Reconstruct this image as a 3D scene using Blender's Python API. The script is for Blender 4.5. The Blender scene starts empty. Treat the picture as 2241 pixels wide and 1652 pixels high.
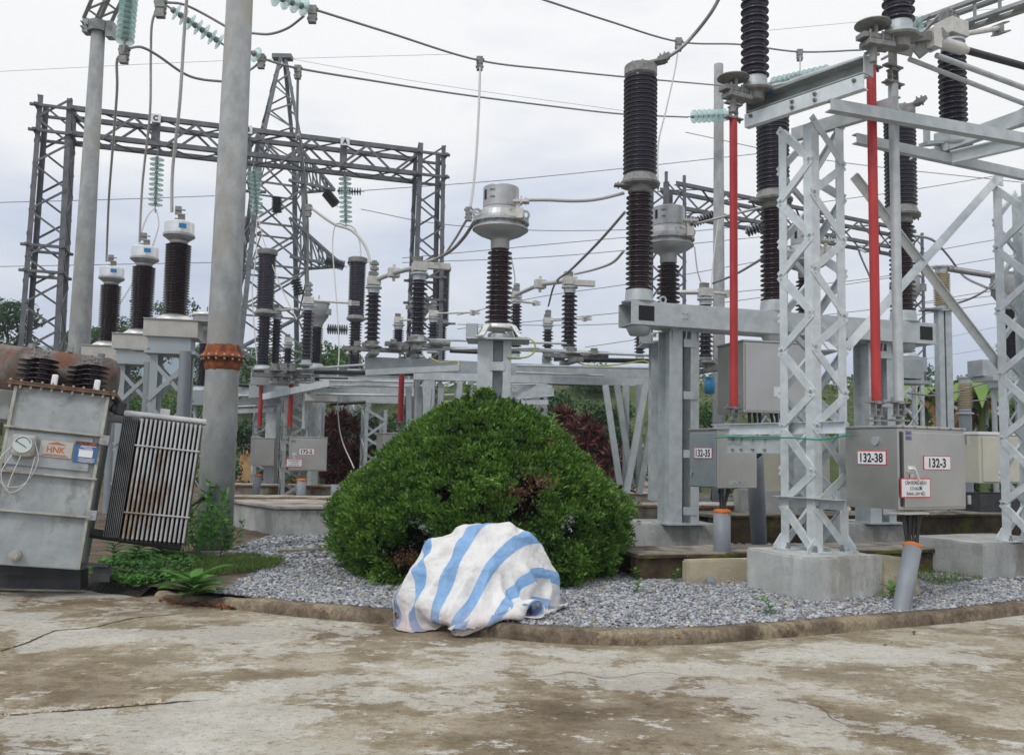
import bpy, math, random
import numpy as np
from mathutils import Vector as V, Matrix, noise
random.seed(7); RNG = np.random.default_rng(7)
S = bpy.context.scene; C = S.collection
# ---------------- camera ----------------
F = 1950.0; PITCH = 4.9; ROLL = 1.1
cd = bpy.data.cameras.new('camera'); cam = bpy.data.objects.new('camera', cd); C.objects.link(cam)
cd.sensor_width = 36; cd.lens = 36*F/2241; cd.clip_start = .05; cd.clip_end = 3000
R0 = Matrix.Rotation(math.radians(90+PITCH), 3, 'X') @ Matrix.Rotation(math.radians(ROLL), 3, 'Z')
CP = V((0, 0, 1.5)); cam.location = CP; cam.rotation_euler = R0.to_euler()
S.camera = cam
def ray(px, py): return R0 @ V(((px-1120.5)/F, (826-py)/F, -1))
def P(px, py, d):                       # point seen at picture position (2241 wide), at forward distance d
    r = ray(px, py); return CP + r*(d/r.y)
def G(px, py, z=.1):
    r = ray(px, py); return CP + r*((z-1.5)/r.z)
def PX(px, d, w): return w*d/F          # size of w picture units at distance d
# ---------------- world, sun ----------------
W = bpy.data.worlds.new('World'); S.world = W; W.use_nodes = True
n = W.node_tree.nodes; l = W.node_tree.links; n.clear()
SUN_EL, SUN_ROT = math.radians(48), math.radians(215)
sky = n.new('ShaderNodeTexSky'); sky.sky_type = 'NISHITA'; sky.sun_disc = False
sky.sun_elevation = SUN_EL; sky.sun_rotation = SUN_ROT
bg1 = n.new('ShaderNodeBackground'); bg1.inputs[1].default_value = .1; l.new(sky.outputs[0], bg1.inputs[0])
tc = n.new('ShaderNodeTexCoord'); mp = n.new('ShaderNodeMapping'); mp.inputs['Scale'].default_value = (1.5, 1.5, 5.0)
mp.inputs['Location'].default_value = (3.3, .4, .2)
l.new(tc.outputs['Generated'], mp.inputs[0])
nz = n.new('ShaderNodeTexNoise'); nz.inputs['Scale'].default_value = 1.3; nz.inputs['Detail'].default_value = 6; nz.inputs['Roughness'].default_value = .52
l.new(mp.outputs[0], nz.inputs[0])
sx = n.new('ShaderNodeSeparateXYZ'); l.new(tc.outputs['Generated'], sx.inputs[0])
mr = n.new('ShaderNodeMapRange'); mr.inputs['From Min'].default_value = -.02; mr.inputs['From Max'].default_value = .45
mr.inputs['To Min'].default_value = -.13; mr.inputs['To Max'].default_value = .34
l.new(sx.outputs['Z'], mr.inputs[0])
xr = n.new('ShaderNodeMapRange'); xr.inputs['From Min'].default_value = -.5; xr.inputs['From Max'].default_value = .5
xr.inputs['To Min'].default_value = -.08; xr.inputs['To Max'].default_value = .03
l.new(sx.outputs['X'], xr.inputs[0])
ad = n.new('ShaderNodeMath'); ad.operation = 'ADD'; l.new(nz.outputs['Fac'], ad.inputs[0]); l.new(mr.outputs[0], ad.inputs[1])
ad2 = n.new('ShaderNodeMath'); ad2.operation = 'ADD'; l.new(ad.outputs[0], ad2.inputs[0]); l.new(xr.outputs[0], ad2.inputs[1])
cr = n.new('ShaderNodeValToRGB'); l.new(ad2.outputs[0], cr.inputs[0])
e = cr.color_ramp.elements; e[0].position = .32; e[0].color = (.42, .50, .67, 1); e[1].position = .74; e[1].color = (1.0, 1.0, 1.0, 1)
k = e.new(.5); k.color = (.60, .67, .82, 1)
bg2 = n.new('ShaderNodeBackground'); bg2.inputs[1].default_value = 1.07; l.new(cr.outputs[0], bg2.inputs[0])
mx = n.new('ShaderNodeMixShader'); mx.inputs[0].default_value = .93; l.new(bg1.outputs[0], mx.inputs[1]); l.new(bg2.outputs[0], mx.inputs[2])
wo = n.new('ShaderNodeOutputWorld'); l.new(mx.outputs[0], wo.inputs[0])
sl = bpy.data.lights.new('sun', 'SUN'); sl.energy = 1.3; sl.angle = math.radians(14); sl.color = (1, .96, .9)
so = bpy.data.objects.new('sun', sl); C.objects.link(so)
sd = V((math.sin(SUN_ROT)*math.cos(SUN_EL), math.cos(SUN_ROT)*math.cos(SUN_EL), math.sin(SUN_EL)))
so.rotation_euler = sd.to_track_quat('Z', 'Y').to_euler(); so.location = (0, -5, 30)
S.view_settings.view_transform = 'Standard'; S.view_settings.look = 'None'; S.view_settings.exposure = 0; S.view_settings.gamma = 1
# ---------------- materials ----------------
M = {}
def mat(name, c1, c2=None, rough=.6, metal=0., scale=6., bump=0., bscale=40., c3=None, stretch=(1, 1, 1), detail=5, lo=.35, hi=.65, coat=0, spec=.5, rvar=0, trans=0, isl=0):
    m = bpy.data.materials.new(name); m.use_nodes = True; t = m.node_tree; b = t.nodes['Principled BSDF']
    b.inputs['Roughness'].default_value = rough; b.inputs['Metallic'].default_value = metal
    b.inputs['Specular IOR Level'].default_value = spec; b.inputs['Coat Weight'].default_value = coat
    if trans: b.inputs['Transmission Weight'].default_value = trans
    N = t.nodes.new; L = t.links.new
    co = N('ShaderNodeTexCoord'); ma = N('ShaderNodeMapping'); ma.inputs['Scale'].default_value = stretch; L(co.outputs['Object'], ma.inputs[0])
    if c2 is None: b.inputs['Base Color'].default_value = (*c1, 1)
    else:
        nt = N('ShaderNodeTexNoise'); nt.inputs['Scale'].default_value = scale; nt.inputs['Detail'].default_value = detail; nt.inputs['Roughness'].default_value = .6
        L(ma.outputs[0], nt.inputs[0]); r = N('ShaderNodeValToRGB'); L(nt.outputs['Fac'], r.inputs[0])
        r.color_ramp.elements[0].position = lo; r.color_ramp.elements[0].color = (*c1, 1); r.color_ramp.elements[1].position = hi; r.color_ramp.elements[1].color = (*c2, 1)
        out = r.outputs[0]
        if c3:
            n3 = N('ShaderNodeTexNoise'); n3.inputs['Scale'].default_value = scale*.37; n3.inputs['Detail'].default_value = 8; n3.inputs['Roughness'].default_value = .7
            L(ma.outputs[0], n3.inputs[0]); r3 = N('ShaderNodeValToRGB'); L(n3.outputs['Fac'], r3.inputs[0]); r3.color_ramp.elements[0].position = .52; r3.color_ramp.elements[1].position = .62
            mi = N('ShaderNodeMixRGB'); L(r3.outputs[0], mi.inputs[0]); L(out, mi.inputs[1]); mi.inputs[2].default_value = (*c3, 1); out = mi.outputs[0]
        if isl:
            ge = N('ShaderNodeNewGeometry'); hs = N('ShaderNodeHueSaturation'); mm = N('ShaderNodeMapRange')
            mm.inputs['To Min'].default_value = 1-isl; mm.inputs['To Max'].default_value = 1+isl
            L(ge.outputs['Random Per Island'], mm.inputs[0]); L(mm.outputs[0], hs.inputs['Value']); L(out, hs.inputs['Color']); out = hs.outputs[0]
        L(out, b.inputs['Base Color'])
        if rvar:
            mr = N('ShaderNodeMapRange'); mr.inputs['To Min'].default_value = rough-rvar; mr.inputs['To Max'].default_value = rough+rvar
            L(nt.outputs['Fac'], mr.inputs[0]); L(mr.outputs[0], b.inputs['Roughness'])
    if bump:
        nb = N('ShaderNodeTexNoise'); nb.inputs['Scale'].default_value = bscale; nb.inputs['Detail'].default_value = 6; L(ma.outputs[0], nb.inputs[0])
        bp = N('ShaderNodeBump'); bp.inputs['Strength'].default_value = bump; bp.inputs['Distance'].default_value = .02
        L(nb.outputs['Fac'], bp.inputs['Height']); L(bp.outputs[0], b.inputs['Normal'])
    M[name] = m; return m
mat('galv', (.40, .44, .455), (.52, .56, .575), .5, .3, 7, .12, 60, spec=.5, rvar=.12)
mat('galv_bright', (.56, .61, .635), (.70, .75, .77), .42, .25, 8, .1, 60, rvar=.12)
mat('galv_dull', (.26, .29, .29), (.40, .43, .43), .6, .15, 3, .1, 50, rvar=.1)
mat('steel_old', (.10, .107, .12), (.165, .172, .19), .65, .15, 3, .1, 30)
mat('steel_far', (.12, .135, .15), (.19, .21, .23), .7, .05, 3)
mat('porcelain', (.026, .025, .045), (.042, .036, .058), .22, 0, 5, coat=.35, spec=.6)  # brown glaze with a bluish sky reflection put into the base colour
mat('porcelain_red', (.029, .019, .028), (.048, .028, .036), .25, 0, 5, coat=.3, spec=.6)
mat('porcelain_cream', (.55, .46, .30), (.68, .60, .44), .35, 0, 5, coat=.3)
mat('stainless', (.46, .45, .425), (.54, .53, .505), .36, .8, 1.6, .03, 90, rvar=.08)
mat('stainless_grey', (.26, .30, .33), (.34, .38, .41), .4, .4, 3, .05, 90, rvar=.07)
mat('cabinet_cream', (.50, .49, .40), (.58, .57, .48), .55, 0, 2)
mat('cabinet_grey', (.30, .34, .36), (.36, .40, .42), .5, .1, 2)
mat('aluminium', (.38, .39, .40), (.48, .49, .50), .42, .6, 5, .08, 60, rvar=.08)
mat('aluminium_bright', (.70, .70, .68), (.82, .82, .80), .3, .7, 5, .04, 60, rvar=.08)
mat('cast', (.17, .175, .175), (.29, .29, .28), .6, .2, 14, .2, 60)
mat('terminal', (.50, .49, .46), (.62, .61, .57), .5, .3, 10, .1, 60)
mat('red_paint', (.36, .020, .024), (.45, .038, .036), .5, 0, 4, .05, 60, c3=(.46, .07, .06), stretch=(1, 1, .5))
mat('concrete_pole', (.24, .255, .26), (.36, .375, .375), .85, 0, 5, .4, 90, c3=(.30, .285, .25), stretch=(1, 1, .6))
mat('concrete_block', (.30, .31, .30), (.48, .49, .48), .85, 0, 3, .5, 60, c3=(.24, .23, .21), stretch=(1, 1, .5))
mat('concrete_pale', (.40, .42, .41), (.56, .58, .57), .85, 0, 3, .4, 60, c3=(.33, .32, .29), stretch=(1, 1, .45))
mat('concrete_old', (.17, .15, .12), (.36, .33, .28), .9, 0, 4, .7, 30, c3=(.08, .055, .03))
mat('concrete_tan', (.40, .35, .25), (.52, .46, .34), .9, 0, 3, .5, 40, c3=(.25, .19, .12))
mat('concrete_mossy', (.045, .03, .018), (.11, .075, .04), .95, 0, 5, .8, 25, c3=(.12, .13, .02))
mat('slab_top', (.34, .31, .27), (.50, .48, .44), .9, 0, 4, .5, 40, c3=(.20, .12, .07))
mat('rust', (.15, .042, .016), (.36, .11, .032), .85, .1, 12, .6, 70, c3=(.11, .035, .02))
mat('slab_edge', (.22, .085, .04), (.36, .24, .15), .9, 0, 20, .5, 70)
mat('lid_rust', (.09, .055, .035), (.22, .12, .07), .8, .1, 14, .5, 60)
mat('tank_paint', (.25, .275, .285), (.37, .40, .41), .55, .05, 3.5, .1, 50, c3=(.15, .155, .15), rvar=.1)
mat('tank_dark', (.02, .022, .026), (.05, .052, .056), .6, 0, 4, .2, 50)
mat('tank_trim', (.30, .30, .27), (.42, .42, .38), .6, 0, 6, .1, 50, c3=(.25, .15, .07))
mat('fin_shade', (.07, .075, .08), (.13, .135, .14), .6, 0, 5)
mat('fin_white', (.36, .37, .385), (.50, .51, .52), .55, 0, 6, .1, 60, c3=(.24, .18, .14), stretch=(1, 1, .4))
mat('conservator', (.07, .055, .045), (.20, .175, .16), .75, .1, 4, .5, 40, c3=(.15, .062, .035), stretch=(1.5, 1, 1))
mat('black_rubber', (.012, .012, .014), (.02, .02, .022), .45)
mat('black_hole', (.004, .004, .006), None, .6)
mat('dark_slot', (.05, .05, .055), None, .6)
mat('conductor', (.22, .21, .22), (.32, .31, .31), .5, .5, 30)
mat('conductor_light', (.42, .42, .41), (.52, .52, .50), .5, .4, 30)
mat('wire_far', (.16, .165, .20), None, .7)
mat('pvc', (.20, .225, .255), (.245, .27, .30), .5, 0, 3, .03, 60)
mat('foam_orange', (.52, .13, .025), (.64, .20, .05), .8, 0, 20, .4, 60)
mat('green_wire', (.01, .22, .12), (.02, .35, .2), .4, 0, 60)
mat('yellow_wire', (.50, .42, .08), (.35, .45, .10), .4, 0, 30)
mat('blue_plastic', (.03, .22, .42), None, .4)
mat('white_sign', (.74, .75, .77), None, .45)
mat('red_sign', (.62, .04, .05), None, .45)
mat('black_ink', (.015, .015, .02), None, .6)
mat('blue_ink', (.03, .04, .30), None, .6)
mat('sky_label', (.02, .22, .50), None, .5)
mat('orange_ink', (.42, .13, .04), None, .6)
mat('label_blue', (.04, .12, .28), None, .5)
mat('plate_pale', (.42, .41, .38), (.50, .48, .45), .6, 0, 8)
mat('gauge_face', (.55, .60, .60), None, .3)
mat('bark', (.045, .032, .022), (.10, .075, .05), .9, 0, 10, .5, 30)
def leafmat(name, c1, c2, isl=.45, scale=1.5, tl=.25, rough=.5):
    m = mat(name, c1, c2, rough, 0, scale, isl=isl)
    t = m.node_tree; b = t.nodes['Principled BSDF']
    o = t.nodes['Material Output']; tr = t.nodes.new('ShaderNodeBsdfTranslucent'); mxs = t.nodes.new('ShaderNodeMixShader'); mxs.inputs[0].default_value = tl
    src = b.inputs['Base Color'].links[0].from_socket
    t.links.new(src, tr.inputs[0]); t.links.new(b.outputs[0], mxs.inputs[1]); t.links.new(tr.outputs[0], mxs.inputs[2]); t.links.new(mxs.outputs[0], o.inputs[0]); return m
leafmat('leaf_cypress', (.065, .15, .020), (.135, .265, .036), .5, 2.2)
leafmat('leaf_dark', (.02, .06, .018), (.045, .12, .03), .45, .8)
leafmat('leaf_mid', (.05, .13, .025), (.10, .20, .045), .4, .5)
leafmat('leaf_hill', (.08, .14, .035), (.15, .21, .06), .35, .2)
leafmat('leaf_weed', (.06, .20, .03), (.12, .30, .05), .35, 4)
leafmat('leaf_red', (.055, .018, .018), (.15, .035, .03), .5, 2)
leafmat('leaf_banana', (.12, .25, .05), (.24, .36, .08), .3, .8)
leafmat('leaf_dead', (.15, .08, .035), (.27, .16, .07), .4, 3)
leafmat('leaf_seedling', (.15, .30, .05), (.24, .42, .09), .3, 4)
leafmat('grass', (.09, .17, .03), (.18, .26, .07), .5, 3)
# glass insulator
m = mat('glass', (.62, .86, .84), None, .12, 0, spec=.6); b = m.node_tree.nodes['Principled BSDF']; b.inputs['Transmission Weight'].default_value = .45; b.inputs['IOR'].default_value = 1.25; b.inputs['Alpha'].default_value = .62
# ---------------- mesh builder ----------------
def frame(p0, p1, up=V((0, 0, 1))):
    z = (p1-p0); L = z.length; z = z/L; x = up.cross(z)
    if x.length < 1e-4: x = V((1, 0, 0)).cross(z) if abs(z.x) < .9 else V((0, 1, 0)).cross(z)
    x.normalize(); y = z.cross(x); return x, y, z, L
class MB:
    def __init__(s): s.v = []; s.f = []; s.sm = []; s.ch = []; s.lk = 0
    def add(s, vs, fs, smooth=False):
        o = len(s.v)
        if not s.lk: s.ch.append((o, len(s.f)))
        s.v += [tuple(q) for q in vs]; s.f += [tuple(i+o for i in f) for f in fs]; s.sm += [smooth]*len(fs); return s
    def hexa(s, q):
        return s.add(q, [(0, 3, 2, 1), (4, 5, 6, 7), (0, 1, 5, 4), (1, 2, 6, 5), (2, 3, 7, 6), (3, 0, 4, 7)])
    def box(s, c, sz, rz=0):
        c = V(c); a, b = math.cos(rz), math.sin(rz); hx, hy, hz = sz[0]/2, sz[1]/2, sz[2]/2
        q = []
        for z in (-hz, hz):
            for x, y in ((-hx, -hy), (hx, -hy), (hx, hy), (-hx, hy)): q.append((c.x+x*a-y*b, c.y+x*b+y*a, c.z+z))
        return s.hexa(q)
    def obox(s, c, ex, ey, ez, sz):      # oriented box
        q = []
        for z in (-.5, .5):
            for x, y in ((-.5, -.5), (.5, -.5), (.5, .5), (-.5, .5)): q.append(c+ex*(x*sz[0])+ey*(y*sz[1])+ez*(z*sz[2]))
        return s.hexa(q)
    def bar(s, p0, p1, w, h, up=V((0, 0, 1)), ox=0, oy=0):
        p0, p1 = V(p0), V(p1); x, y, z, L = frame(p0, p1, up)
        return s.obox((p0+p1)/2+x*ox+y*oy, x, y, z, (w, h, L))
    def angle(s, p0, p1, w, t, up=V((0, 0, 1)), fx=1, fy=1):   # L section, corner on the line
        p0, p1 = V(p0), V(p1); s.bar(p0, p1, w, t, up, fx*w/2, fy*t/2); return s.bar(p0, p1, t, w-t, up, fx*t/2, fy*(t+(w-t)/2))
    def chan(s, p0, p1, h, w, t, up=V((0, 0, 1)), side=1):      # C section; web height h along up, flanges w to side
        s.bar(p0, p1, t, h, up, 0, 0); s.bar(p0, p1, w-t/2, t, up, side*(w/2+t/4), h/2-t/2); return s.bar(p0, p1, w-t/2, t, up, side*(w/2+t/4), -h/2+t/2)
    def ibeam(s, p0, p1, h, w, t, up=V((0, 0, 1))):
        s.bar(p0, p1, t, h-2*t, up); s.bar(p0, p1, w, t, up, 0, h/2-t/2); return s.bar(p0, p1, w, t, up, 0, -h/2+t/2)
    def cyl(s, p0, p1, r0, r1=None, seg=16, cap=True):
        r1 = r0 if r1 is None else r1; p0, p1 = V(p0), V(p1); x, y, z, L = frame(p0, p1); a = [2*math.pi*i/seg for i in range(seg)]
        vs = [p0+x*(r0*math.cos(t))+y*(r0*math.sin(t)) for t in a]+[p1+x*(r1*math.cos(t))+y*(r1*math.sin(t)) for t in a]
        s.add(vs, [(i, (i+1) % seg, seg+(i+1) % seg, seg+i) for i in range(seg)], True)
        if cap: s.add(vs[:seg], [tuple(range(seg))[::-1]]); s.add(vs[seg:], [tuple(range(seg))])
        return s
    def lathe(s, prof, p0=V((0, 0, 0)), axis=V((0, 0, 1)), seg=20, smooth=True):
        p0 = V(p0); x, y, z, _ = frame(p0, p0+V(axis)); n = len(prof); vs = []
        for r, h in prof:
            for i in range(seg):
                t = 2*math.pi*i/seg; vs.append(p0+z*h+x*(r*math.cos(t))+y*(r*math.sin(t)))
        fs = [(j*seg+i, j*seg+(i+1) % seg, (j+1)*seg+(i+1) % seg, (j+1)*seg+i) for j in range(n-1) for i in range(seg)]
        return s.add(vs, fs, smooth)
    def tube(s, pts, r, seg=8):
        pts = [V(p) for p in pts]; n = len(pts); vs = []; x = None
        for i, p in enumerate(pts):
            t = (pts[min(i+1, n-1)]-pts[max(i-1, 0)]).normalized()
            if x is None: x = frame(V((0, 0, 0)), t)[0]
            x = (x-t*x.dot(t)).normalized(); y = t.cross(x)
            for k in range(seg):
                a = 2*math.pi*k/seg; vs.append(p+x*(r*math.cos(a))+y*(r*math.sin(a)))
        fs = [(j*seg+i, j*seg+(i+1) % seg, (j+1)*seg+(i+1) % seg, (j+1)*seg+i) for j in range(n-1) for i in range(seg)]
        s.add(vs, fs, True); s.add(vs[:seg], [tuple(range(seg))[::-1]]); s.add(vs[-seg:], [tuple(range(seg))]); return s
    def prism(s, poly, vec):
        n = len(poly); poly = [V(p) for p in poly]; vec = V(vec); vs = poly+[p+vec for p in poly]
        return s.add(vs, [tuple(range(n))[::-1], tuple(range(n, 2*n))]+[(i, (i+1) % n, n+(i+1) % n, n+i) for i in range(n)])
    def build(s, name, mt, parent=None, loc=None, bevel=0):
        if name in SPLIT and parent is not None and 1 < len(s.ch) < 100:
            ch = s.ch+[(len(s.v), len(s.f))]; o = None
            for (v0, f0), (v1, f1) in zip(ch, ch[1:]):
                q = MB(); q.v = s.v[v0:v1]; q.f = [tuple(i-v0 for i in f) for f in s.f[f0:f1]]; q.sm = s.sm[f0:f1]; q.ch = [(0, 0)]
                o = q.build(name, mt, parent, loc, bevel)
            return o
        me = bpy.data.meshes.new(name); o = bpy.data.objects.new(name, me); C.objects.link(o)
        if parent is not None: off = BASE.get(parent.name, V((0, 0, 0)))
        elif loc is not None: off = V(loc)
        else:
            a = np.array(s.v); off = V(((a[:, 0].min()+a[:, 0].max())/2, (a[:, 1].min()+a[:, 1].max())/2, a[:, 2].min()))
        me.from_pydata([(p[0]-off.x, p[1]-off.y, p[2]-off.z) for p in s.v], [], s.f)
        me.polygons.foreach_set('use_smooth', s.sm); me.materials.append(M[mt] if isinstance(mt, str) else mt); me.update()
        if parent is not None: o.parent = parent
        else: o.location = off
        BASE[o.name] = off
        if bevel:
            bv = o.modifiers.new('bevel', 'BEVEL'); bv.width = bevel; bv.segments = 2; bv.limit_method = 'ANGLE'; bv.harden_normals = False
        return o
def _wrap(nm):
    f0 = getattr(MB, nm)
    def g(s, *a, **k):
        if not s.lk: s.ch.append((len(s.v), len(s.f)))
        s.lk += 1; r = f0(s, *a, **k); s.lk -= 1; return r
    setattr(MB, nm, g)
for _n in ('angle', 'chan', 'ibeam', 'cyl', 'tube'): _wrap(_n)
SPLIT = {'batten_plate', 'collar', 'flange_bolt', 'bolt', 'end_fitting', 'lid_bolt', 'base_plate', 'lower_flange', 'oil_pipe', 'support_leg', 'skid', 'stiffener', 'lifting_eye', 'anchor_bolt', 'filler_cap', 'beam_chord', 'access_hole', 'hanger_post', 'end_plate', 'black_tube', 'linkage_rod', 'terminal', 'tie_rod', 'gusset_plate'}
BASE = {}
def tag(o, label=None, cat=None, group=None, kind=None):
    if label: o['label'] = label
    if cat: o['category'] = cat
    if group: o['group'] = group
    if kind: o['kind'] = kind
    return o
def thing(name, label, cat, loc=(0, 0, 0), group=None, kind=None):
    o = bpy.data.objects.new(name, None); C.objects.link(o); o.empty_display_size = .2; o.location = loc; BASE[o.name] = V(loc)
    return tag(o, label, cat, group, kind)
def proto(name, label, cat, group=None):   # built round its own origin, moved later
    o = thing(name, label, cat, (0, 0, 0), group); BASE[o.name] = V((0, 0, 0)); return o
def dup(root, loc, rz=None, label=None, scale=None):
    def cp(o, par):
        c = o.copy(); C.objects.link(c); c.parent = par
        for ch in o.children: cp(ch, c)
        return c
    r = cp(root, None); r.location = loc
    if rz is not None: r.rotation_euler = (0, 0, rz)
    if scale: r.scale = (scale,)*3
    if label: r['label'] = label
    return r
def spline(pts, n=8):
    pts = [V(p) for p in pts]; q = [pts[0]*2-pts[1]]+pts+[pts[-1]*2-pts[-2]]; out = []
    for i in range(1, len(q)-2):
        for k in range(n):
            t = k/n; a, b, c, d = q[i-1], q[i], q[i+1], q[i+2]
            out.append(((b*2)+(c-a)*t+(a*2-b*5+c*4-d)*t*t+(b*3-a-c*3+d)*t*t*t)*.5)
    out.append(pts[-1]); return out
def ang(deg): a = math.radians(deg); return V((math.cos(a), math.sin(a), 0))
FONT = [None]
def text(s, size, mt, parent, o, ex, ez, name='lettering', width=None, th=.0015, bold=.0):
    cu = bpy.data.curves.new('t', 'FONT'); cu.body = s; cu.size = size; cu.align_x = 'CENTER'; cu.align_y = 'CENTER'; cu.offset = bold; cu.extrude = th/2; cu.resolution_u = 3
    ob = bpy.data.objects.new('t', cu); C.objects.link(ob); bpy.context.view_layer.update()
    me = bpy.data.meshes.new_from_object(ob.evaluated_get(bpy.context.evaluated_depsgraph_get())); bpy.data.objects.remove(ob); bpy.data.curves.remove(cu)
    ex = V(ex).normalized(); ez = V(ez).normalized(); nn = ex.cross(ez)
    xs = [v.co.x for v in me.vertices]; ys = [v.co.y for v in me.vertices]; kx = 1
    if width and xs: kx = width/(max(xs)-min(xs))
    cx, cy = (max(xs)+min(xs))/2, (max(ys)+min(ys))/2
    off = BASE.get(parent.name, V((0, 0, 0)))
    for v in me.vertices: c = v.co.copy(); v.co = V(o)-off+ex*((c.x-cx)*kx)+ez*(c.y-cy)+nn*c.z
    me.materials.clear(); me.materials.append(M[mt]); r = bpy.data.objects.new(name, me); C.objects.link(r); r.parent = parent; BASE[r.name] = off; return r
def plate(name, mt, parent, c, ex, ez, w, h, t=.003):
    ex = V(ex).normalized(); ez = V(ez).normalized(); return MB().obox(V(c), ex, ex.cross(ez), ez, (w, t, h)).build(name, mt, parent)
def sign(parent, c, ex, ez, w, h, lines, size, tw=None, border='red_sign', name='number_sign'):
    ex = V(ex).normalized(); ez = V(ez).normalized(); nn = ex.cross(ez)
    s = plate(name, border, parent, V(c)+nn*.003, ex, ez, w, h, .004)
    b = min(w, h)*.055; plate('sign_face', 'white_sign', s, V(c)+nn*.006, ex, ez, w-2*b, h-2*b, .003)
    k = len(lines)
    for i, t in enumerate(lines):
        sz, ww = (size, tw) if not isinstance(size, (list, tuple)) else (size[i], tw[i])
        text(t, sz, 'black_ink', s, V(c)+nn*.0085+ez*(((k-1)/2-i)*h*.29), ex, ez, 'lettering', ww, bold=.0026*sz/.1 if sz > .08 else 0)
    return s
def sheds(z0, z1, n, rc, rs, alt=0):
    p = (z1-z0)/n; out = [(rc, z0)]
    for i in range(n):
        z = z0+i*p; R = rs*(1-(alt if i % 2 else 0))
        out += [(rc, z+.12*p), (rc+(R-rc)*.6, z+.26*p), (R, z+.22*p), (R*1.0, z+.32*p), (rc+(R-rc)*.55, z+.5*p), (rc, z+.78*p)]
    out += [(rc, z1)]; return out
def bolts(mb, c, ex, ey, r, n, br=.012, h=.03, a0=0):
    nn = ex.cross(ey)
    for i in range(n):
        t = 2*math.pi*i/n+a0; q = c+ex*(r*math.cos(t))+ey*(r*math.sin(t)); mb.cyl(q-nn*h/2, q+nn*h/2, br, seg=6)
def lattice(parent, qb, qt, nseg, legw, brw, t=.01, legm='galv', brm='galv', cross=False, start=0, horiz=False, name='leg', bname='brace', flip=0, asym=0, heads=False):
    # four legs (angles) with zigzag lacing on all four faces
    qb = [V(q) for q in qb]; qt = [V(q) for q in qt]; c = sum(qb, V((0, 0, 0)))/4
    bm = MB(); bs = []
    lm = MB()
    for i in range(4):
        a = qb[i]; e1 = (qb[(i+1) % 4]-a).normalized(); e2 = (qb[i-1]-a).normalized()
        x, y, z, L = frame(a, qt[i], e2)
        # two flanges of the angle, along the two faces
        d1 = (e1-z*e1.dot(z)).normalized(); d2 = (e2-z*e2.dot(z)).normalized()
        m = (a+qt[i])/2
        one = MB()
        for d, dn in ((d1, d2), (d2, d1)):
            w = legw
            one.obox(m+d*(w/2)+dn*(t/2), d, dn, z, (w, t, L)) if d is d1 else one.obox(m+d*(w/2+t/2)+dn*(t/2), d, dn, z, (w-t, t, L))
        if parent is not None and legm: bs.append(one)
    for i in range(4):
        j = (i+1) % 4; a0, a1, b0, b1 = qb[i], qt[i], qb[j], qt[j]
        e = (b0-a0).normalized(); up = (a1-a0).normalized(); out = e.cross(up)
        if out.dot((a0+b0)/2-c) < 0: out = -out
        for k in range(nseg):
            f0, f1 = k/nseg, (k+1)/nseg
            if asym: f0 += asym*(k % 2)/nseg; f1 += asym*((k+1) % 2)/nseg
            s0 = (k+1+flip) % 2 if not cross else 0
            la0, la1, lb0, lb1 = a0.lerp(a1, f0), a0.lerp(a1, f1), b0.lerp(b1, f0), b0.lerp(b1, f1)
            def br(p, q):
                dd = (q-p); bm.obox((p+q)/2+out*(t*.6), dd.normalized().cross(out), out, dd.normalized(), (brw, t, dd.length)) ; w2 = dd.normalized().cross(out)
                if heads:
                    for e_ in (p+dd*.07, q-dd*.07): bm.cyl(e_, e_+out*(t*1.1+.012), .013, seg=6)
                bm.obox((p+q)/2-out*(brw*.18)+w2*(brw/2-t/2), w2, out, dd.normalized(), (t, brw*.36, dd.length*.80))
            if cross: br(la0, lb1); br(lb0, la1)
            else: br(*((la0, lb1) if s0 else (lb0, la1)))
            if horiz and k: br(la0, lb0)
    for one in bs: one.build(name, legm, parent)
    return bm.build(bname, brm, parent)
def square(c, s, deg, z):
    a = ang(deg)*(s/2); b = ang(deg+90)*(s/2); c = V((c[0], c[1], z)); return [c-a-b, c+a-b, c+a+b, c-a+b]
def instmesh(name, base_v, base_f, T, mt, parent=None, smooth=False, uvs=None):
    # T: (N,3,4) transforms applied to one small base mesh
    bv = np.asarray(base_v, float); N = len(T); nv = len(bv); v = np.einsum('nij,kj->nki', T[:, :, :3], bv)+T[:, None, :, 3]
    me = bpy.data.meshes.new(name); v = v.reshape(-1, 3); nf = len(base_f); ls = [len(f) for f in base_f]; nl = sum(ls)
    me.vertices.add(len(v)); me.loops.add(nl*N); me.polygons.add(nf*N)
    o = bpy.data.objects.new(name, me); C.objects.link(o); off = V((0, 0, 0))
    if parent is not None: off = BASE.get(parent.name, off); o.parent = parent
    me.vertices.foreach_set('co', (v-np.array(off)).ravel())
    idx = np.concatenate([np.array(f) for f in base_f]); li = (idx[None]+(np.arange(N)*nv)[:, None]).ravel(); me.loops.foreach_set('vertex_index', li)
    st = np.concatenate([[0], np.cumsum(ls)[:-1]]); me.polygons.foreach_set('loop_start', (st[None]+(np.arange(N)*nl)[:, None]).ravel())
    me.polygons.foreach_set('use_smooth', [smooth]*(nf*N)); me.update(calc_edges=True); me.materials.append(M[mt]); BASE[o.name] = off; return o
def rot_rand(N, tilt=1.0):
    a = RNG.normal(size=(N, 4)); a /= np.linalg.norm(a, axis=1)[:, None]; w, x, y, z = a.T
    return np.stack([1-2*(y*y+z*z), 2*(x*y-z*w), 2*(x*z+y*w), 2*(x*y+z*w), 1-2*(x*x+z*z), 2*(y*z-x*w), 2*(x*z-y*w), 2*(y*z+x*w), 1-2*(x*x+y*y)], 1).reshape(N, 3, 3)
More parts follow.
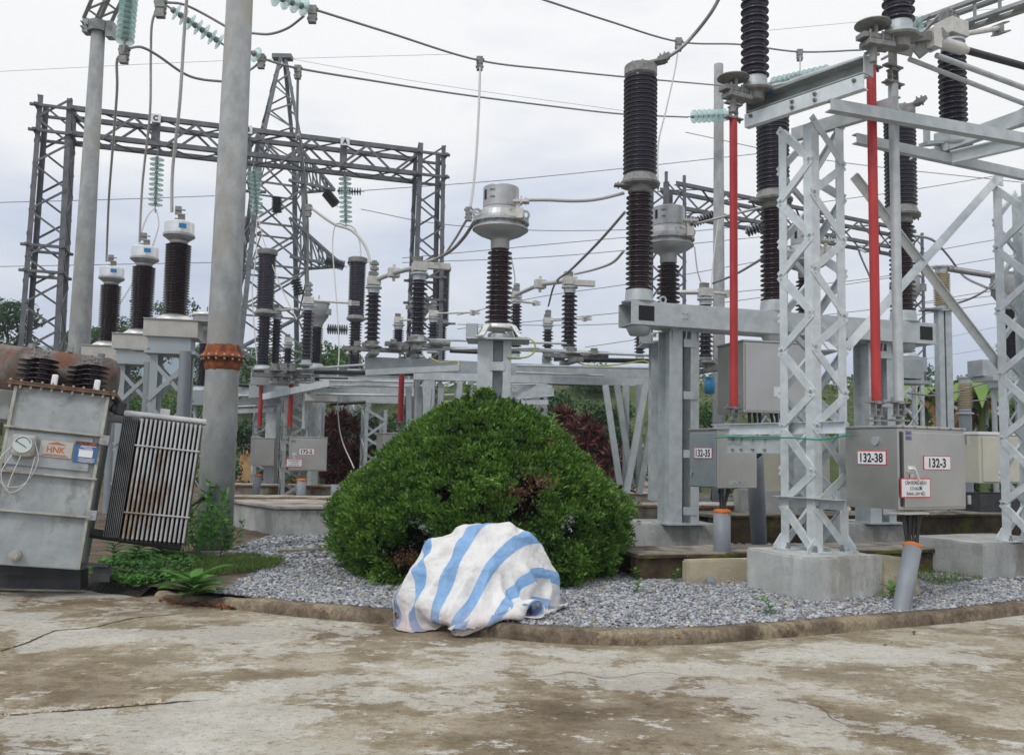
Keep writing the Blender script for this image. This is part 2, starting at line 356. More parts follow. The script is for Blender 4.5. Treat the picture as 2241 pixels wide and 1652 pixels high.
def basis(nrm, roll=None):
    z = nrm/np.linalg.norm(nrm, axis=1)[:, None]; h = np.where(np.abs(z[:, 2:3]) < .9, np.array([[0, 0, 1.]]), np.array([[1., 0, 0]])); x = np.cross(h, z); x /= np.linalg.norm(x, axis=1)[:, None]; y = np.cross(z, x)
    if roll is not None:
        c, s = np.cos(roll)[:, None], np.sin(roll)[:, None]; x, y = x*c+y*s, y*c-x*s
    return np.stack([x, y, z], 2)
LEAF = ([(0, 0, 0), (.28, .35, .05), (0, 1, -.05), (-.28, .35, .05)], [(0, 1, 2), (0, 2, 3)])
def leaves(name, cen, sz, mt, parent=None, outward=None, mix=.6, base=LEAF):
    N = len(cen); R = rot_rand(N)
    if outward is not None:
        nn = outward+RNG.normal(size=(N, 3))*mix; R = basis(nn, RNG.uniform(0, 6.28, N))
    s = (sz*RNG.uniform(.6, 1.3, N))[:, None, None] if np.isscalar(sz) else sz[:, None, None]
    T = np.concatenate([R*s, np.asarray(cen)[:, :, None]], 2); return instmesh(name, base[0], base[1], T, mt, parent)
# ================= SETTING =================
def nodes_of(name, rough=.9):
    m = bpy.data.materials.new(name); m.use_nodes = True; t = m.node_tree; b = t.nodes['Principled BSDF']; b.inputs['Roughness'].default_value = rough; M[name] = m
    def N(ty, **k):
        q = t.nodes.new('ShaderNode'+ty)
        for a, v in k.items():
            if a.startswith('_'): setattr(q, a[1:], v)
            else: q.inputs[a.replace('__', ' ')].default_value = v
        return q
    return m, t, b, N, t.links.new
def ramp(N, L, src, stops):
    r = N('ValToRGB'); L(src, r.inputs[0]); e = r.color_ramp.elements
    while len(e) < len(stops): e.new(.5)
    for q, (p, c) in zip(e, stops): q.position = p; q.color = (*c, 1) if len(c) == 3 else c
    return r.outputs[0]
def mixc(N, L, f, a, b, mode='MIX'):
    q = N('MixRGB'); q.blend_type = mode
    for i, x in ((0, f), (1, a), (2, b)):
        if hasattr(x, 'is_linked'): L(x, q.inputs[i])
        else: q.inputs[i].default_value = x if i == 0 else (*x, 1)
    return q.outputs[0]
# worn concrete road
m, t, b, N, L = nodes_of('road_concrete', .88)
co = N('TexCoord').outputs['Object']
def noi(sc, det=6, rg=.6, st=(1, 1, 1), loc=(0, 0, 0), dist=0):
    mp = N('Mapping', Scale=st, Location=loc); L(co, mp.inputs[0]); q = N('TexNoise', Scale=sc, Detail=det, Roughness=rg, Distortion=dist); L(mp.outputs[0], q.inputs[0]); return q.outputs['Fac']
base = ramp(N, L, noi(.5, 14, .68, (1, 1.15, 1), (4.2, 1, 0)), [(.34, (.20, .16, .11)), (.44, (.31, .262, .19)), (.52, (.40, .36, .28)), (.62, (.45, .425, .36)), (.72, (.51, .495, .44))])
dk = ramp(N, L, noi(.8, 14, .78, (1, 1.2, 1), (9.3, 3.1, 0)), [(.47, (1, 1, 1)), (.51, (.66, .60, .50)), (.60, (.45, .39, .31))]); base = mixc(N, L, .9, base, dk, 'MULTIPLY')
lt = ramp(N, L, noi(.55, 14, .74, (1, 1.25, 1), (2.3, 7.9, 0)), [(.51, (0, 0, 0)), (.525, (.9, .9, .9)), (.75, (1, 1, 1))]); base = mixc(N, L, lt, base, mixc(N, L, .6, base, (.60, .595, .555)))
lt2 = ramp(N, L, noi(2.6, 14, .8, (1, 1.4, 1), (22, 5.5, 0)), [(.575, (0, 0, 0)), (.59, (1, 1, 1))]); base = mixc(N, L, lt2, base, (.53, .52, .48))
fine = ramp(N, L, noi(70, 10, .9), [(.34, (.50, .48, .45)), (.5, (1, 1, 1)), (.66, (1.25, 1.25, 1.25))]); base = mixc(N, L, .9, base, fine, 'MULTIPLY')
sp = ramp(N, L, noi(17, 12, .85, (1, 1.3, 1)), [(.40, (.40, .36, .30)), (.48, (1, 1, 1))]); base = mixc(N, L, .8, base, sp, 'MULTIPLY')
L(base, b.inputs['Base Color'])
vo = N('TexVoronoi', Scale=1.1); vo.feature = 'DISTANCE_TO_EDGE'
bp = N('Bump', Strength=.7, Distance=.012); L(noi(30, 8, .75), bp.inputs['Height']); bp2 = N('Bump', Strength=.5, Distance=.05); L(noi(3.5, 5, .6), bp2.inputs['Height']); L(bp.outputs[0], bp2.inputs['Normal']); L(bp2.outputs[0], b.inputs['Normal'])
# yard: gravel + soil
m, t, b, N, L = nodes_of('yard_gravel', .85)
co = N('TexCoord').outputs['Object']
v1 = N('TexVoronoi', Scale=26); L(co, v1.inputs[0]); v1.feature = 'F1'
st = ramp(N, L, v1.outputs['Color'], [(0, (.14, .15, .17)), (.5, (.28, .30, .33)), (1, (.48, .50, .53))])
sh = ramp(N, L, v1.outputs['Distance'], [(.25, (1, 1, 1)), (.75, (.22, .22, .22))]); st = mixc(N, L, 1, st, sh, 'MULTIPLY')
so_ = ramp(N, L, noi(3, 8, .7), [(.35, (.07, .05, .03)), (.55, (.15, .115, .075)), (.7, (.24, .20, .15))])
at = N('Attribute'); at.attribute_name = 'soil'
ns = N('Math'); ns.operation = 'ADD'; L(at.outputs['Fac'], ns.inputs[0]); q = N('Math'); q.operation = 'MULTIPLY_ADD'; q.inputs[1].default_value = 1.2; q.inputs[2].default_value = -.6; L(noi(2.2, 6, .7), q.inputs[0]); L(q.outputs[0], ns.inputs[1])
mk = ramp(N, L, ns.outputs[0], [(.45, (0, 0, 0)), (.58, (1, 1, 1))])
ol = N('Attribute'); ol.attribute_name = 'oil'; oil_shade = ramp(N, L, ol.outputs['Fac'], [(0, (0, 0, 0)), (.35, (1, 1, 1))]); L(mixc(N, L, oil_shade, mixc(N, L, mk, st, so_), (.012, .010, .008)), b.inputs['Base Color'])  # near-black soil: oil stain plus shade under the transformer, both in the colour
bp = N('Bump', Strength=1, Distance=.03); bp.invert = True; L(v1.outputs['Distance'], bp.inputs['Height']); L(bp.outputs[0], b.inputs['Normal'])
# kerb
m, t, b, N, L = nodes_of('kerb_concrete', .92)
co = N('TexCoord').outputs['Object']
base = ramp(N, L, noi(5, 8, .7), [(.35, (.10, .07, .045)), (.5, (.20, .155, .11)), (.65, (.30, .25, .185))])
base = mixc(N, L, ramp(N, L, noi(1.2, 6, .7, loc=(5, 2, 0)), [(.52, (0, 0, 0)), (.58, (1, 1, 1))]), base, (.36, .30, .20))
base = mixc(N, L, .8, base, ramp(N, L, noi(30, 6, .8), [(.35, (.45, .42, .38)), (.6, (1.1, 1.1, 1.1))]), 'MULTIPLY')
L(base, b.inputs['Base Color']); bp = N('Bump', Strength=.9, Distance=.03); L(noi(16, 8, .75), bp.inputs['Height']); L(bp.outputs[0], b.inputs['Normal'])

KP = [(-900, 1245), (-300, 1262), (0, 1275), (120, 1283), (250, 1300), (330, 1312), (420, 1322), (500, 1330), (570, 1341), (650, 1350), (760, 1359), (870, 1368), (1000, 1385), (1100, 1398), (1200, 1407), (1300, 1412), (1400, 1413), (1500, 1411), (1600, 1405), (1750, 1393), (1900, 1379), (2110, 1362), (2241, 1345), (2500, 1325), (3000, 1290)]
KC = [G(x, y, 0) for x, y in KP]
kx = [p.x for p in KC]; ky = [p.y for p in KC]
def kY(x): return float(np.interp(x, kx, ky))
GX0, GX1 = kx[0]-60, kx[-1]+60
road = MB().add([(-300, -60, 0), (300, -60, 0), (300, 500, 0), (-300, 500, 0)], [(0, 1, 2, 3)]).build('road', 'road_concrete', loc=(0, 0, 0)); tag(road, kind='structure')
KS = G(315, 1310, 0).x      # kerb begins here
def soil_amt(x, y):
    # worn soil and turf round the left end of the kerb
    a = G(610, 1240).x; r = 0.
    if x < a+.1: r = max(r, min(1, (a+.1-x)*2.2) * min(1, max(0, (10.95-y)*1.5)))
    if x < -3.6: r = max(r, min(1, (-3.6-x)*1.5))
    if y > 30: r = max(r, min(1, (y-30)/4))
    return r
xs = sorted(set(list(np.linspace(-9, 9, 181))+[GX0, -60, -40, -30, -20, -15, -12, 12, 15, 20, 30, 40, 60, GX1]))
ts = [0, .05, .1, .2, .35, .5, .7, 1, 1.3, 1.6, 2, 2.5, 3, 3.6, 4.5, 5.5, 7, 9, 12, 16, 22, 30, 42]
vs = []; sv = []
for t_ in ts:
    for x in xs:
        iskerb = x > KS
        y = kY(x)+(.15 if iskerb else 0)+t_; z = .1
        if t_ > .3: z += .012*noise.noise((x*1.5, y*1.5, 0))
        if not iskerb:
            z = (-.01 if t_ == 0 else .1*min(1, t_/.25)**.6)+.03*noise.noise((x*4, y*4, 2))*min(1, t_*4)
            if t_ > 0: z += .05*max(0, noise.noise((x*1.3, y*1.3, 7)))*min(1, t_)
        vs.append((x, y+(0 if iskerb else .06*noise.noise((x*3, 0, 0))), z)); sv.append(soil_amt(x, y))
nx = len(xs); fs = [(j*nx+i, j*nx+i+1, (j+1)*nx+i+1, (j+1)*nx+i) for j in range(len(ts)-1) for i in range(nx-1)]
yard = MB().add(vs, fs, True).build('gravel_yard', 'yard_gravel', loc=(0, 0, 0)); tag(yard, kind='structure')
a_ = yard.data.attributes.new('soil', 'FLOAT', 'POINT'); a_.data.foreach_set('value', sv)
oq = P(60, 1260, 8.9); a_ = yard.data.attributes.new('oil', 'FLOAT', 'POINT'); a_.data.foreach_set('value', [max(0, 1-math.hypot((v[0]-oq.x)/1.5, (v[1]-oq.y-.1)/.8)) for v in vs])  # mask for oil stain and painted shade below the leaning tank
# kerb sweep
kb = MB(); pr = [(0, -.02), (.004, .05), (.012, .088), (.04, .108), (.15, .112), (.155, -.02)]
pts = []; x = KS
while x < kx[-1]: pts.append(V((x, kY(x), 0))); x += .06
pts = [sum(pts[max(0, i-4):i+5], V((0, 0, 0)))/len(pts[max(0, i-4):i+5]) for i in range(len(pts))]
vs = []
for i, p in enumerate(pts):
    tn = (pts[min(i+1, len(pts)-1)]-pts[max(i-1, 0)]).normalized(); nn = V((-tn.y, tn.x, 0))
    for j, (o_, h) in enumerate(pr):
        rg = max(0, min(1, (G(560, 1340, 0).x-p.x)/.5)); w = (.010+.035*rg)*noise.noise((p.x*5, j*2.3, 1))+.006*noise.noise((p.x*17, j*3, 1)); hh = h*(1-.35*rg)+w*(j not in (0, 5))
        if j in (2, 3) and noise.noise((p.x*2.1, 5, 5)) > .38: hh -= .02
        vs.append(p+nn*(o_+w*.7)+V((0, 0, hh)))
n_ = len(pr); kb.add(vs, [(i*n_+j, (i+1)*n_+j, (i+1)*n_+j+1, i*n_+j+1) for i in range(len(pts)-1) for j in range(n_-1)], True)
kb.add(vs[:n_], [tuple(range(n_))]); tag(kb.build('kerb', 'kerb_concrete', loc=(0, 0, 0)), kind='structure')
# cracks in the road
def crack(pp, w, name='crack', mt='crack'):
    pts = spline([G(x, y, .004) for x, y in pp], 14); mb = MB(); vs = []
    for i, p in enumerate(pts):
        tn = (pts[min(i+1, len(pts)-1)]-pts[max(i-1, 0)]).normalized(); nn = V((-tn.y, tn.x, 0)); j = noise.noise((p.x*9, p.y*9, 0))*.02+noise.noise((p.x*30, p.y*30, 0))*.008
        ww = w*(.5+abs(noise.noise((p.x*12, p.y*12, 3)))*1.6)*min(1, (len(pts)-i)/10); vs += [p+nn*(j+ww/2), p+nn*(j-ww/2)]
    mb.add(vs, [(2*i+1, 2*i+3, 2*i+2, 2*i) for i in range(len(pts)-1)]); o = mb.build(name, mt, road); return o
mat('crack', (.035, .028, .02), (.07, .055, .04), .95)
crack([(0, 1424), (60, 1405), (120, 1380), (200, 1372), (290, 1352), (360, 1345), (430, 1338)], .022)
crack([(-5, 1563), (100, 1558), (220, 1549), (330, 1540), (470, 1528)], .02)
crack([(1100, 1470), (1180, 1478), (1260, 1470), (1330, 1482), (1440, 1470), (1560, 1490)], .007)
crack([(1700, 1530), (1790, 1545), (1840, 1580), (1940, 1590)], .007)
crack([(0, 1690-60), (200, 1650), (420, 1668)], .006)
ch = []
for i in range(46):
    q = G(5+i*7.6+random.uniform(-3, 3), 1562-i*.62+random.uniform(-1, 1)+3, 0); ch.append(q)
ICO = None
bm_ = bmesh = __import__('bmesh'); bmx = bmesh.new(); bmesh.ops.create_icosphere(bmx, subdivisions=1, radius=1); bmx.verts.ensure_lookup_table()
ICO = (np.array([v.co[:] for v in bmx.verts]), [tuple(v.index for v in f.verts) for f in bmx.faces]); bmx.free()
ICO = (ICO[0]*np.random.default_rng(3).uniform(.78, 1.15, (len(ICO[0]), 1)), ICO[1])
def stones(name, pts, s0, s1, mt, flat=.55, parent=None):
    N_ = len(pts); R = rot_rand(N_); s = RNG.uniform(s0, s1, N_); D = np.stack([s*RNG.uniform(.8, 1.5, N_), s*RNG.uniform(.6, 1, N_), s*flat*RNG.uniform(.7, 1.2, N_)], 1)
    yaw = RNG.uniform(0, 6.28, N_); til = RNG.normal(0, .35, (N_, 2)); nn = np.stack([til[:, 0], til[:, 1], np.ones(N_)], 1); Bz = basis(nn, yaw); T = np.concatenate([Bz*D[:, None, :], np.asarray(pts)[:, :, None]], 2)
    return instmesh(name, ICO[0], ICO[1], T, mt, parent)
mat('stone', (.20, .213, .235), (.40, .415, .44), .8, 0, 9, isl=.62); mat('stone_tan', (.30, .25, .17), (.42, .36, .27), .9, 0, 9, isl=.3)
stones('crack_filler', [q[:] for q in ch], .012, .03, 'stone_tan', .5, road)
def scat(n, x0, x1, y0, y1, z=.105, keep=None):
    x = RNG.uniform(x0, x1, n); y = RNG.uniform(y0, y1, n); k = y > np.interp(x, kx, ky)+.17
    if keep is not None: k &= np.array([keep(a, b) for a, b in zip(x, y)])
    x, y = x[k], y[k]; zz = z+.012*np.array([noise.noise((a*1.5, b*1.5, 0)) for a, b in zip(x, y)])+RNG.uniform(-.006, .008, len(x)); return np.stack([x, y, zz], 1)
gk = lambda x, y: x > KS-.6 and soil_amt(x, y)+.5*noise.noise((x*2, y*2, 0)) < .35
p1 = scat(62000, -3, 6.5, 7, 10.6, keep=gk); p2 = scat(26000, -6, 8.5, 10.6, 17, keep=lambda x, y: soil_amt(x, y) < .4)
g1 = stones('gravel', np.concatenate([p1]), .011, .026, 'stone'); tag(g1, 'loose grey blue gravel spread behind the kerb', 'gravel', kind='stuff')
g2 = stones('gravel', p2, .018, .038, 'stone'); tag(g2, 'grey gravel further back between the concrete footings', 'gravel', kind='stuff')
g3 = stones('gravel', scat(900, -3, 6.5, 7, 11, .118, gk), .012, .028, 'stone_tan'); tag(g3, 'scattered tan stones among the grey gravel', 'gravel', kind='stuff')
# grass and clover patch
BL = ([(-.06, 0, 0), (.06, 0, 0), (.03, .15, .6), (0, .4, 1.0)], [(0, 1, 2), (0, 2, 3)])
def patch(name, n, poly, sz, mt, label, cat, base=BL, z=.11, flat=False):
    w = [G(x, y) for x, y in poly]; pts = []
    def ins(x, y):
        c = False
        for i in range(len(w)):
            a, b_ = w[i], w[i-1]
            if (a.y > y) != (b_.y > y) and x < (b_.x-a.x)*(y-a.y)/(b_.y-a.y)+a.x: c = not c
        return c
    x0, x1 = min(q.x for q in w), max(q.x for q in w); y0, y1 = min(q.y for q in w), max(q.y for q in w)
    while len(pts) < n:
        x, y = random.uniform(x0, x1), random.uniform(y0, y1)
        if ins(x, y) and noise.noise((x*3, y*3, 1)) > -.25+random.uniform(-.2, .2): pts.append((x, y, z+.01*random.random()))
    N_ = len(pts); yaw = RNG.uniform(0, 6.28, N_); til = RNG.normal(0, .45, (N_, 2)); nn = np.stack([til[:, 0], til[:, 1], np.ones(N_)], 1); Bz = basis(nn, yaw); s = sz*RNG.uniform(.5, 1.4, N_)
    if flat: pts = [(a, b_, c+random.uniform(0, flat)) for a, b_, c in pts]
    T = np.concatenate([Bz*s[:, None, None], np.array(pts)[:, :, None]], 2); o = instmesh(name, base[0], base[1], T, mt); return tag(o, label, cat, kind='stuff')
patch('grass', 9000, [(300, 1262), (430, 1228), (560, 1218), (625, 1228), (600, 1248), (470, 1262), (390, 1275)], .06, 'grass', 'short green grass on soil behind the broken kerb', 'grass')
CLV = ([(0, 0, 0), (.5, .1, .1), (.6, .6, .05), (0, .8, 0), (-.6, .6, .05), (-.5, .1, .1)], [(0, 1, 2, 3, 4, 5)])
patch('ground_cover', 5200, [(200, 1255), (240, 1225), (380, 1215), (440, 1235), (400, 1268), (300, 1285), (230, 1275)], .045, 'leaf_weed', 'low clover leaves beside the tilted transformer', 'ground cover', CLV, .11, .07)
patch('grass', 2600, [(1975, 1262), (2050, 1238), (2140, 1240), (2150, 1270), (2060, 1285)], .04, 'grass', 'sparse weeds in gravel beside the right foundation', 'grass', BL, .11)
# fallen leaves and debris
def litter(poly, n, mt, s0, s1, label):
    pts = []
    for i in range(n):
        x, y, z = random.choice(poly); q = G(x+random.uniform(-12, 12), y+random.uniform(-3, 3), z); pts.append((q.x, q.y, z+.006))
    o = leaves('dry_leaves', pts, RNG.uniform(s0, s1, n), mt, outward=np.tile([[0, 0, 1.]], (n, 1)), mix=.35); tag(o, label, 'leaves', kind='stuff')
litter([(x, 1318+(x-380)*.08, .01) for x in range(360, 520, 6)]+[(495, 1330, .01)]*4, 150, 'leaf_red_dry' if 'leaf_red_dry' in M else 'rust', .03, .07, 'rusty brown dry leaves against the broken kerb')
litter([(1945, 1408, .005), (1740, 1404, .005), (1470, 1395, .12), (1705, 1572, .005), (880, 1555, .005), (1330, 1300, .12), (1480, 1305, .12), (1590, 1270, .12), (700, 1395, .005), (2100, 1412, .005), (1990, 1385, .005)], 22, 'leaf_dead', .03, .06, 'single dry leaves scattered on gravel and road')
# -------- terrain behind --------
m, t, b, N, L = nodes_of('hill_grass', .9)
co = N('TexCoord').outputs['Object']
base = ramp(N, L, noi(.35, 8, .7), [(.35, (.05, .085, .025)), (.5, (.11, .16, .045)), (.62, (.17, .20, .07)), (.75, (.26, .18, .09))])
base = mixc(N, L, .7, base, ramp(N, L, noi(6, 8, .8), [(.35, (.45, .45, .45)), (.6, (1.15, 1.15, 1.15))]), 'MULTIPLY'); L(base, b.inputs['Base Color'])
bp = N('Bump', Strength=1, Distance=.3); L(noi(4, 8, .8), bp.inputs['Height']); L(bp.outputs[0], b.inputs['Normal'])
def hillz(x, y):
    k = max(0, min(1, (y-35)/24)); k = k*k*(3-2*k)
    return .08+k*(6.4+2.2*noise.noise((x*.035, y*.02, 3))+.9*noise.noise((x*.13, y*.1, 9)))+max(0, y-60)*.035
vs = []; HX = np.linspace(-110, 110, 111); HY = list(np.linspace(31, 70, 40))+[80, 100, 130]
for y in HY:
    for x in HX: vs.append((x, y, hillz(x, y)))
fs = [(j*111+i, j*111+i+1, (j+1)*111+i+1, (j+1)*111+i) for j in range(len(HY)-1) for i in range(110)]
tag(MB().add(vs, fs, True).build('hillside', 'hill_grass', loc=(0, 0, 0)), kind='structure')
mat('far_hill', (.13, .19, .22), (.17, .23, .26), 1, 0, .02)  # blue-green tone paints the fade of distance haze into the hills
vs = []; HX = np.linspace(-420, 300, 90)
for y, k in ((380, 0), (430, 1), (520, .6)):
    for x in HX: vs.append((x, y, -5+k*((50 if x < -150 else 50+(-150-x)*.22 if x < -30 else 23.6)+14*noise.noise((x*.008, .3, 0))+5*noise.noise((x*.03, 2, 0)))*(1 if x < 0 else max(.3, 1-x/260))))
tag(MB().add(vs, [(j*90+i, j*90+i+1, (j+1)*90+i+1, (j+1)*90+i) for j in range(2) for i in range(89)], True).build('far_hills', 'far_hill', loc=(0, 0, 0)), kind='structure')
def limbs(mb, base, h, r, n, spread, lean=0):
    top = base+V((lean, 0, h)); pts = [base+V((lean*k*k+.08*h*noise.noise((base.x, k*3, 0)), .05*h*noise.noise((base.y, k*3, 4)), h*k)) for k in (0, .3, .6, .85, 1)]
    for i in range(4): mb.cyl(pts[i], pts[i+1], r*(1-i*.2), r*(1-(i+1)*.2), 7)
    ends = [pts[-1]]
    for i in range(n):
        k = random.uniform(.35, .95); p = base.lerp(top, k); a = random.uniform(0, 6.28); q = p+V((math.cos(a)*spread*random.uniform(.4, .9), math.sin(a)*spread*random.uniform(.4, .9), h*random.uniform(.12, .38)))
        mb.cyl(p, (p+q)/2+V((0, 0, .04*h)), r*.4, r*.28, 5); mb.cyl((p+q)/2+V((0, 0, .04*h)), q, r*.28, r*.1, 5); ends.append(q)
    return ends
def crownpts(cs, per, rad):
    out = []; nr = []
    for c in cs:
        R_ = rad*random.uniform(.6, 1.2); k = int(per*(R_/rad)**2); a = RNG.normal(size=(k, 3)); a /= np.linalg.norm(a, axis=1)[:, None]; r = R_*RNG.uniform(.35, 1, k)**.5
        d = a*r[:, None]*np.array([1, 1, .75]); out.append(d+np.array(c[:])); nr.append(a+np.array([0, 0, .5]))
    return np.concatenate(out), np.concatenate(nr)
def tree(px, py, d, h, w, label, mt='leaf_dark', ncl=26, per=170, ls=.22, z0=None, group='trees behind the substation', name='tree', crownlow=.35):
    q = P(px, py, d); gz = hillz(q.x, d) if d > 34 else .1
    zt = q.z; h = zt-gz if h is None else h; base = V((q.x, d, zt-h if h else gz)); base.z = min(base.z, gz)
    H = zt-base.z
    t_ = thing(name, label, 'tree', base, group); mb = MB(); en = limbs(mb, base, H*.8, max(.06, H*.022), 8, w*.45); mb.build('trunk', 'bark', t_)
    cs = []
    for i in range(ncl):
        a = random.uniform(0, 6.28); k = random.random(); rr = w/2*math.sqrt(random.random())*(1-.55*abs(k-.35))
        cs.append(V((q.x+math.cos(a)*rr, d+math.sin(a)*rr, base.z+H*(crownlow+(1-crownlow)*.93*k))))
    p_, n2 = crownpts(cs+en[1:6], per, w*.17); leaves('crown', p_, ls, mt, t_, n2, .8); return t_
# ================= NEAR EQUIPMENT =================
A = ang(27); Bv = ang(117); UZ = V((0, 0, 1))
def block(name, near, ex, L, W_, z0, z1, mt, label, cat='foundation', batter=.0, group=None, bev=.02, ey=None):
    ey = ey or V((-ex.y, ex.x, 0)); c = near+ex*(L/2)+ey*(W_/2); q = []
    for z, k in ((z0, 1+batter), (z1, 1)):
        for a, b_ in ((-1, -1), (1, -1), (1, 1), (-1, 1)):
            p = c+ex*(a*L/2*k)+ey*(b_*W_/2*k); q.append(V((p.x, p.y, z)))
    mb = MB(); s_ = bmesh.new(); vv = [s_.verts.new(p) for p in q]
    for f in ((0, 3, 2, 1), (4, 5, 6, 7), (0, 1, 5, 4), (1, 2, 6, 5), (2, 3, 7, 6), (3, 0, 4, 7)): s_.faces.new([vv[i] for i in f])
    bmesh.ops.bevel(s_, geom=s_.edges[:], offset=bev, segments=2, affect='EDGES'); bmesh.ops.subdivide_edges(s_, edges=[e for e in s_.edges if e.calc_length() > .2], cuts=4, use_grid_fill=True)
    for v in s_.verts: k = noise.noise_vector(v.co*5)*.008+noise.noise_vector(v.co*14)*.004; v.co += k
    s_.verts.index_update(); mb.add([v.co[:] for v in s_.verts], [tuple(v.index for v in f.verts) for f in s_.faces], False); s_.free()
    return tag(mb.build(name, mt), label, cat, group)
def xy(px, d, py=1000): p = P(px, py, d); return V((p.x, d, 0))
def at(p, z): return V((p.x, p.y, z))
NC = xy(1762, 9.0, 1300)
block('foundation', NC, ang(20), .98, 1.0, 0, .526, 'concrete_pale', 'pale square concrete footing under the nearest lattice support, by the kerb')
block('foundation', xy(1905, 9.35, 1280), ang(20), .62, .55, 0, .47, 'concrete_tan', 'tan weathered sloping concrete stub right of the pale footing, behind the grey conduit', batter=.12)
block('foundation', xy(2148, 10.9, 1250), ang(24), 1.6, 1.1, 0, .53, 'concrete_block', 'stained concrete footing at the right edge of the photo')
# ---- supports ----
def support(near, side, z0, z1, n, label, legw=.115, deg=27, shoe=True, legm='galv_bright', brw=.085, group='lattice supports of the near disconnector'):
    a, b_ = ang(deg)*side, ang(deg+90)*side; q = [at(near, z0), at(near+a, z0), at(near+a+b_, z0), at(near+b_, z0)]
    t_ = thing('lattice_support', label, 'lattice support', at(near, z0), group)
    lattice(t_, q, [at(v, z1) for v in q], n, legw, brw, .010, legm, legm, asym=.15, flip=1, heads=True)
    if shoe:
        mb = MB(); bo = MB()
        for i, v in enumerate(q):
            sx = 1 if i in (0, 3) else -1; sy = 1 if i < 2 else -1
            c = v+a.normalized()*sx*.05+b_.normalized()*sy*.05
            mb.obox(c+UZ*.008, a.normalized(), b_.normalized(), UZ, (.24, .24, .016))
            for dr in (a.normalized()*-sx, b_.normalized()*-sy):
                pr_ = [v+UZ*.016, v+dr*.10+UZ*.016, v+dr*.10+UZ*.05, v+UZ*.17]; mb.prism(pr_, dr.cross(UZ)*.012)
            for dx, dy in ((-.08, -.08), (.08, .08)): p_ = c+a.normalized()*dx+b_.normalized()*dy; bo.cyl(p_+UZ*.016, p_+UZ*.08, .014, seg=6); bo.cyl(p_+UZ*.016, p_+UZ*.04, .024, seg=6)
        mb.build('base_plate', legm, t_); bo.build('anchor_bolt', 'cast', t_)
    return t_, q
N1 = G(1784, 1211, .526); N2 = G(2194, 1184, .53)-Bv*.49
T1, Q1 = support(N1, .49, .526, 5.16, 11, 'bright galvanised lattice support between boxes 132-35 and 132-38')
T2, Q2 = support(N2, .49, .53, 5.0, 11, 'galvanised lattice support cut off by the right edge of the photo')
# ---- support beams ----
fr = thing('bus_support', 'galvanised channel frame carrying the nearest disconnector', 'bus support', at(N1, 5.2))
def hz(px, py, z): return G(px, py, z)
b0, b1 = hz(1630, 280, 5.2), hz(1891, 194, 5.2); dB = (b1-b0).normalized(); sB = V((-dB.y, dB.x, 0))
if sB.y < 0: sB = -sB
MB().chan(b0+UZ*.075, b1+UZ*.075, .15, .075, .012, UZ, 1 if frame(b0, b1)[0].dot(sB) > 0 else -1).build('cross_channel', 'galv_bright', fr)
mb = MB(); bo = MB()
nB = -sB
for k in (.30, .52, .44, .63): pass
for k, dz in ((.43, .11), (.43, .045), (.62, .11), (.62, .045), (.06, .11), (.93, .11)):
    c = b0.lerp(b1, k)+UZ*dz; bo.cyl(c+nB*.0, c+nB*.045, .012, seg=6); bo.cyl(c, c+nB*.018, .024, seg=6)
bo.build('bolt', 'cast', fr)
c0, c1 = b0+dB*.02+UZ*.17, b1+dB*.0+UZ*.17
sd_ = 1 if frame(c0, c1)[0].dot(nB) > 0 else -1
MB().chan(c0+sB*.16+UZ*.085, c1+sB*.16+UZ*.085, .17, .15, .014, UZ, sd_).build('upper_channel', 'galv_dull', fr)
mb = MB()   # end plates of the open upper channel
for c in (c0, c1): mb.obox(c+sB*.085+UZ*.085, dB, sB, UZ, (.012, .17, .19))
mb.build('end_plate', 'galv', fr)
text('063 A', .075, 'dark_slot', fr, b0.lerp(b1, .80)+nB*(-.008)+UZ*.30+sB*.0, dB, UZ, 'lettering', .2)
text('SBS', .07, 'blue_ink', fr, b0.lerp(b1, .23)+nB*(-.008)+UZ*.30, dB, UZ, 'lettering', .09)
r0_, r1_ = b0+sB*.75+dB*.1, b1+sB*.75-dB*.05
MB().chan(r0_+UZ*.075, r1_+UZ*.075, .15, .075, .012, UZ, -sd_).build('cross_channel', 'galv', fr)
g0, g1 = hz(1818, 228, 5.1), hz(2330, 318, 5.1)
MB().chan(g0, g1, .12, .09, .012, UZ, 1).build('long_channel', 'galv', fr)
h0, h1 = hz(1875, 302, 5.05), hz(2150, 362, 5.05); MB().chan(h0, h1+(h1-h0)*.4, .11, .07, .012, UZ, 1).build('long_channel', 'galv', fr)
lw = thing('cross_brace', 'crossed diagonal brace between the two nearest lattice supports', 'cross brace', P(2000, 580, 10.4)-UZ*0)
ta, tb = Q1[1]+A*.02, Q2[3]
def ll(px, py, d): return P(px, py, d)
(lambda a, b_: MB().bar(a, b_, .10, .010, V((-.3, -1, 0))).bar(a, b_, .010, .045, V((-.3, -1, 0)), .045, .022))(ll(2182, 392, 11.3), ll(1852, 762, 9.85)).build('diagonal', 'galv_bright', lw)
(lambda a, b_: MB().bar(a, b_, .10, .010, V((-.3, -1, 0))).bar(a, b_, .010, .045, V((-.3, -1, 0)), .045, .022))(ll(1868, 385, 9.98), ll(2196, 812, 11.42)).build('diagonal', 'galv_bright', lw)
mb = MB()
for q_ in (ll(2186, 385, 11.28), ll(2196, 800, 11.38)): mb.obox(q_+UZ*0, A, Bv, UZ, (.16, .012, .26))
mb.build('gusset_plate', 'galv_bright', lw)
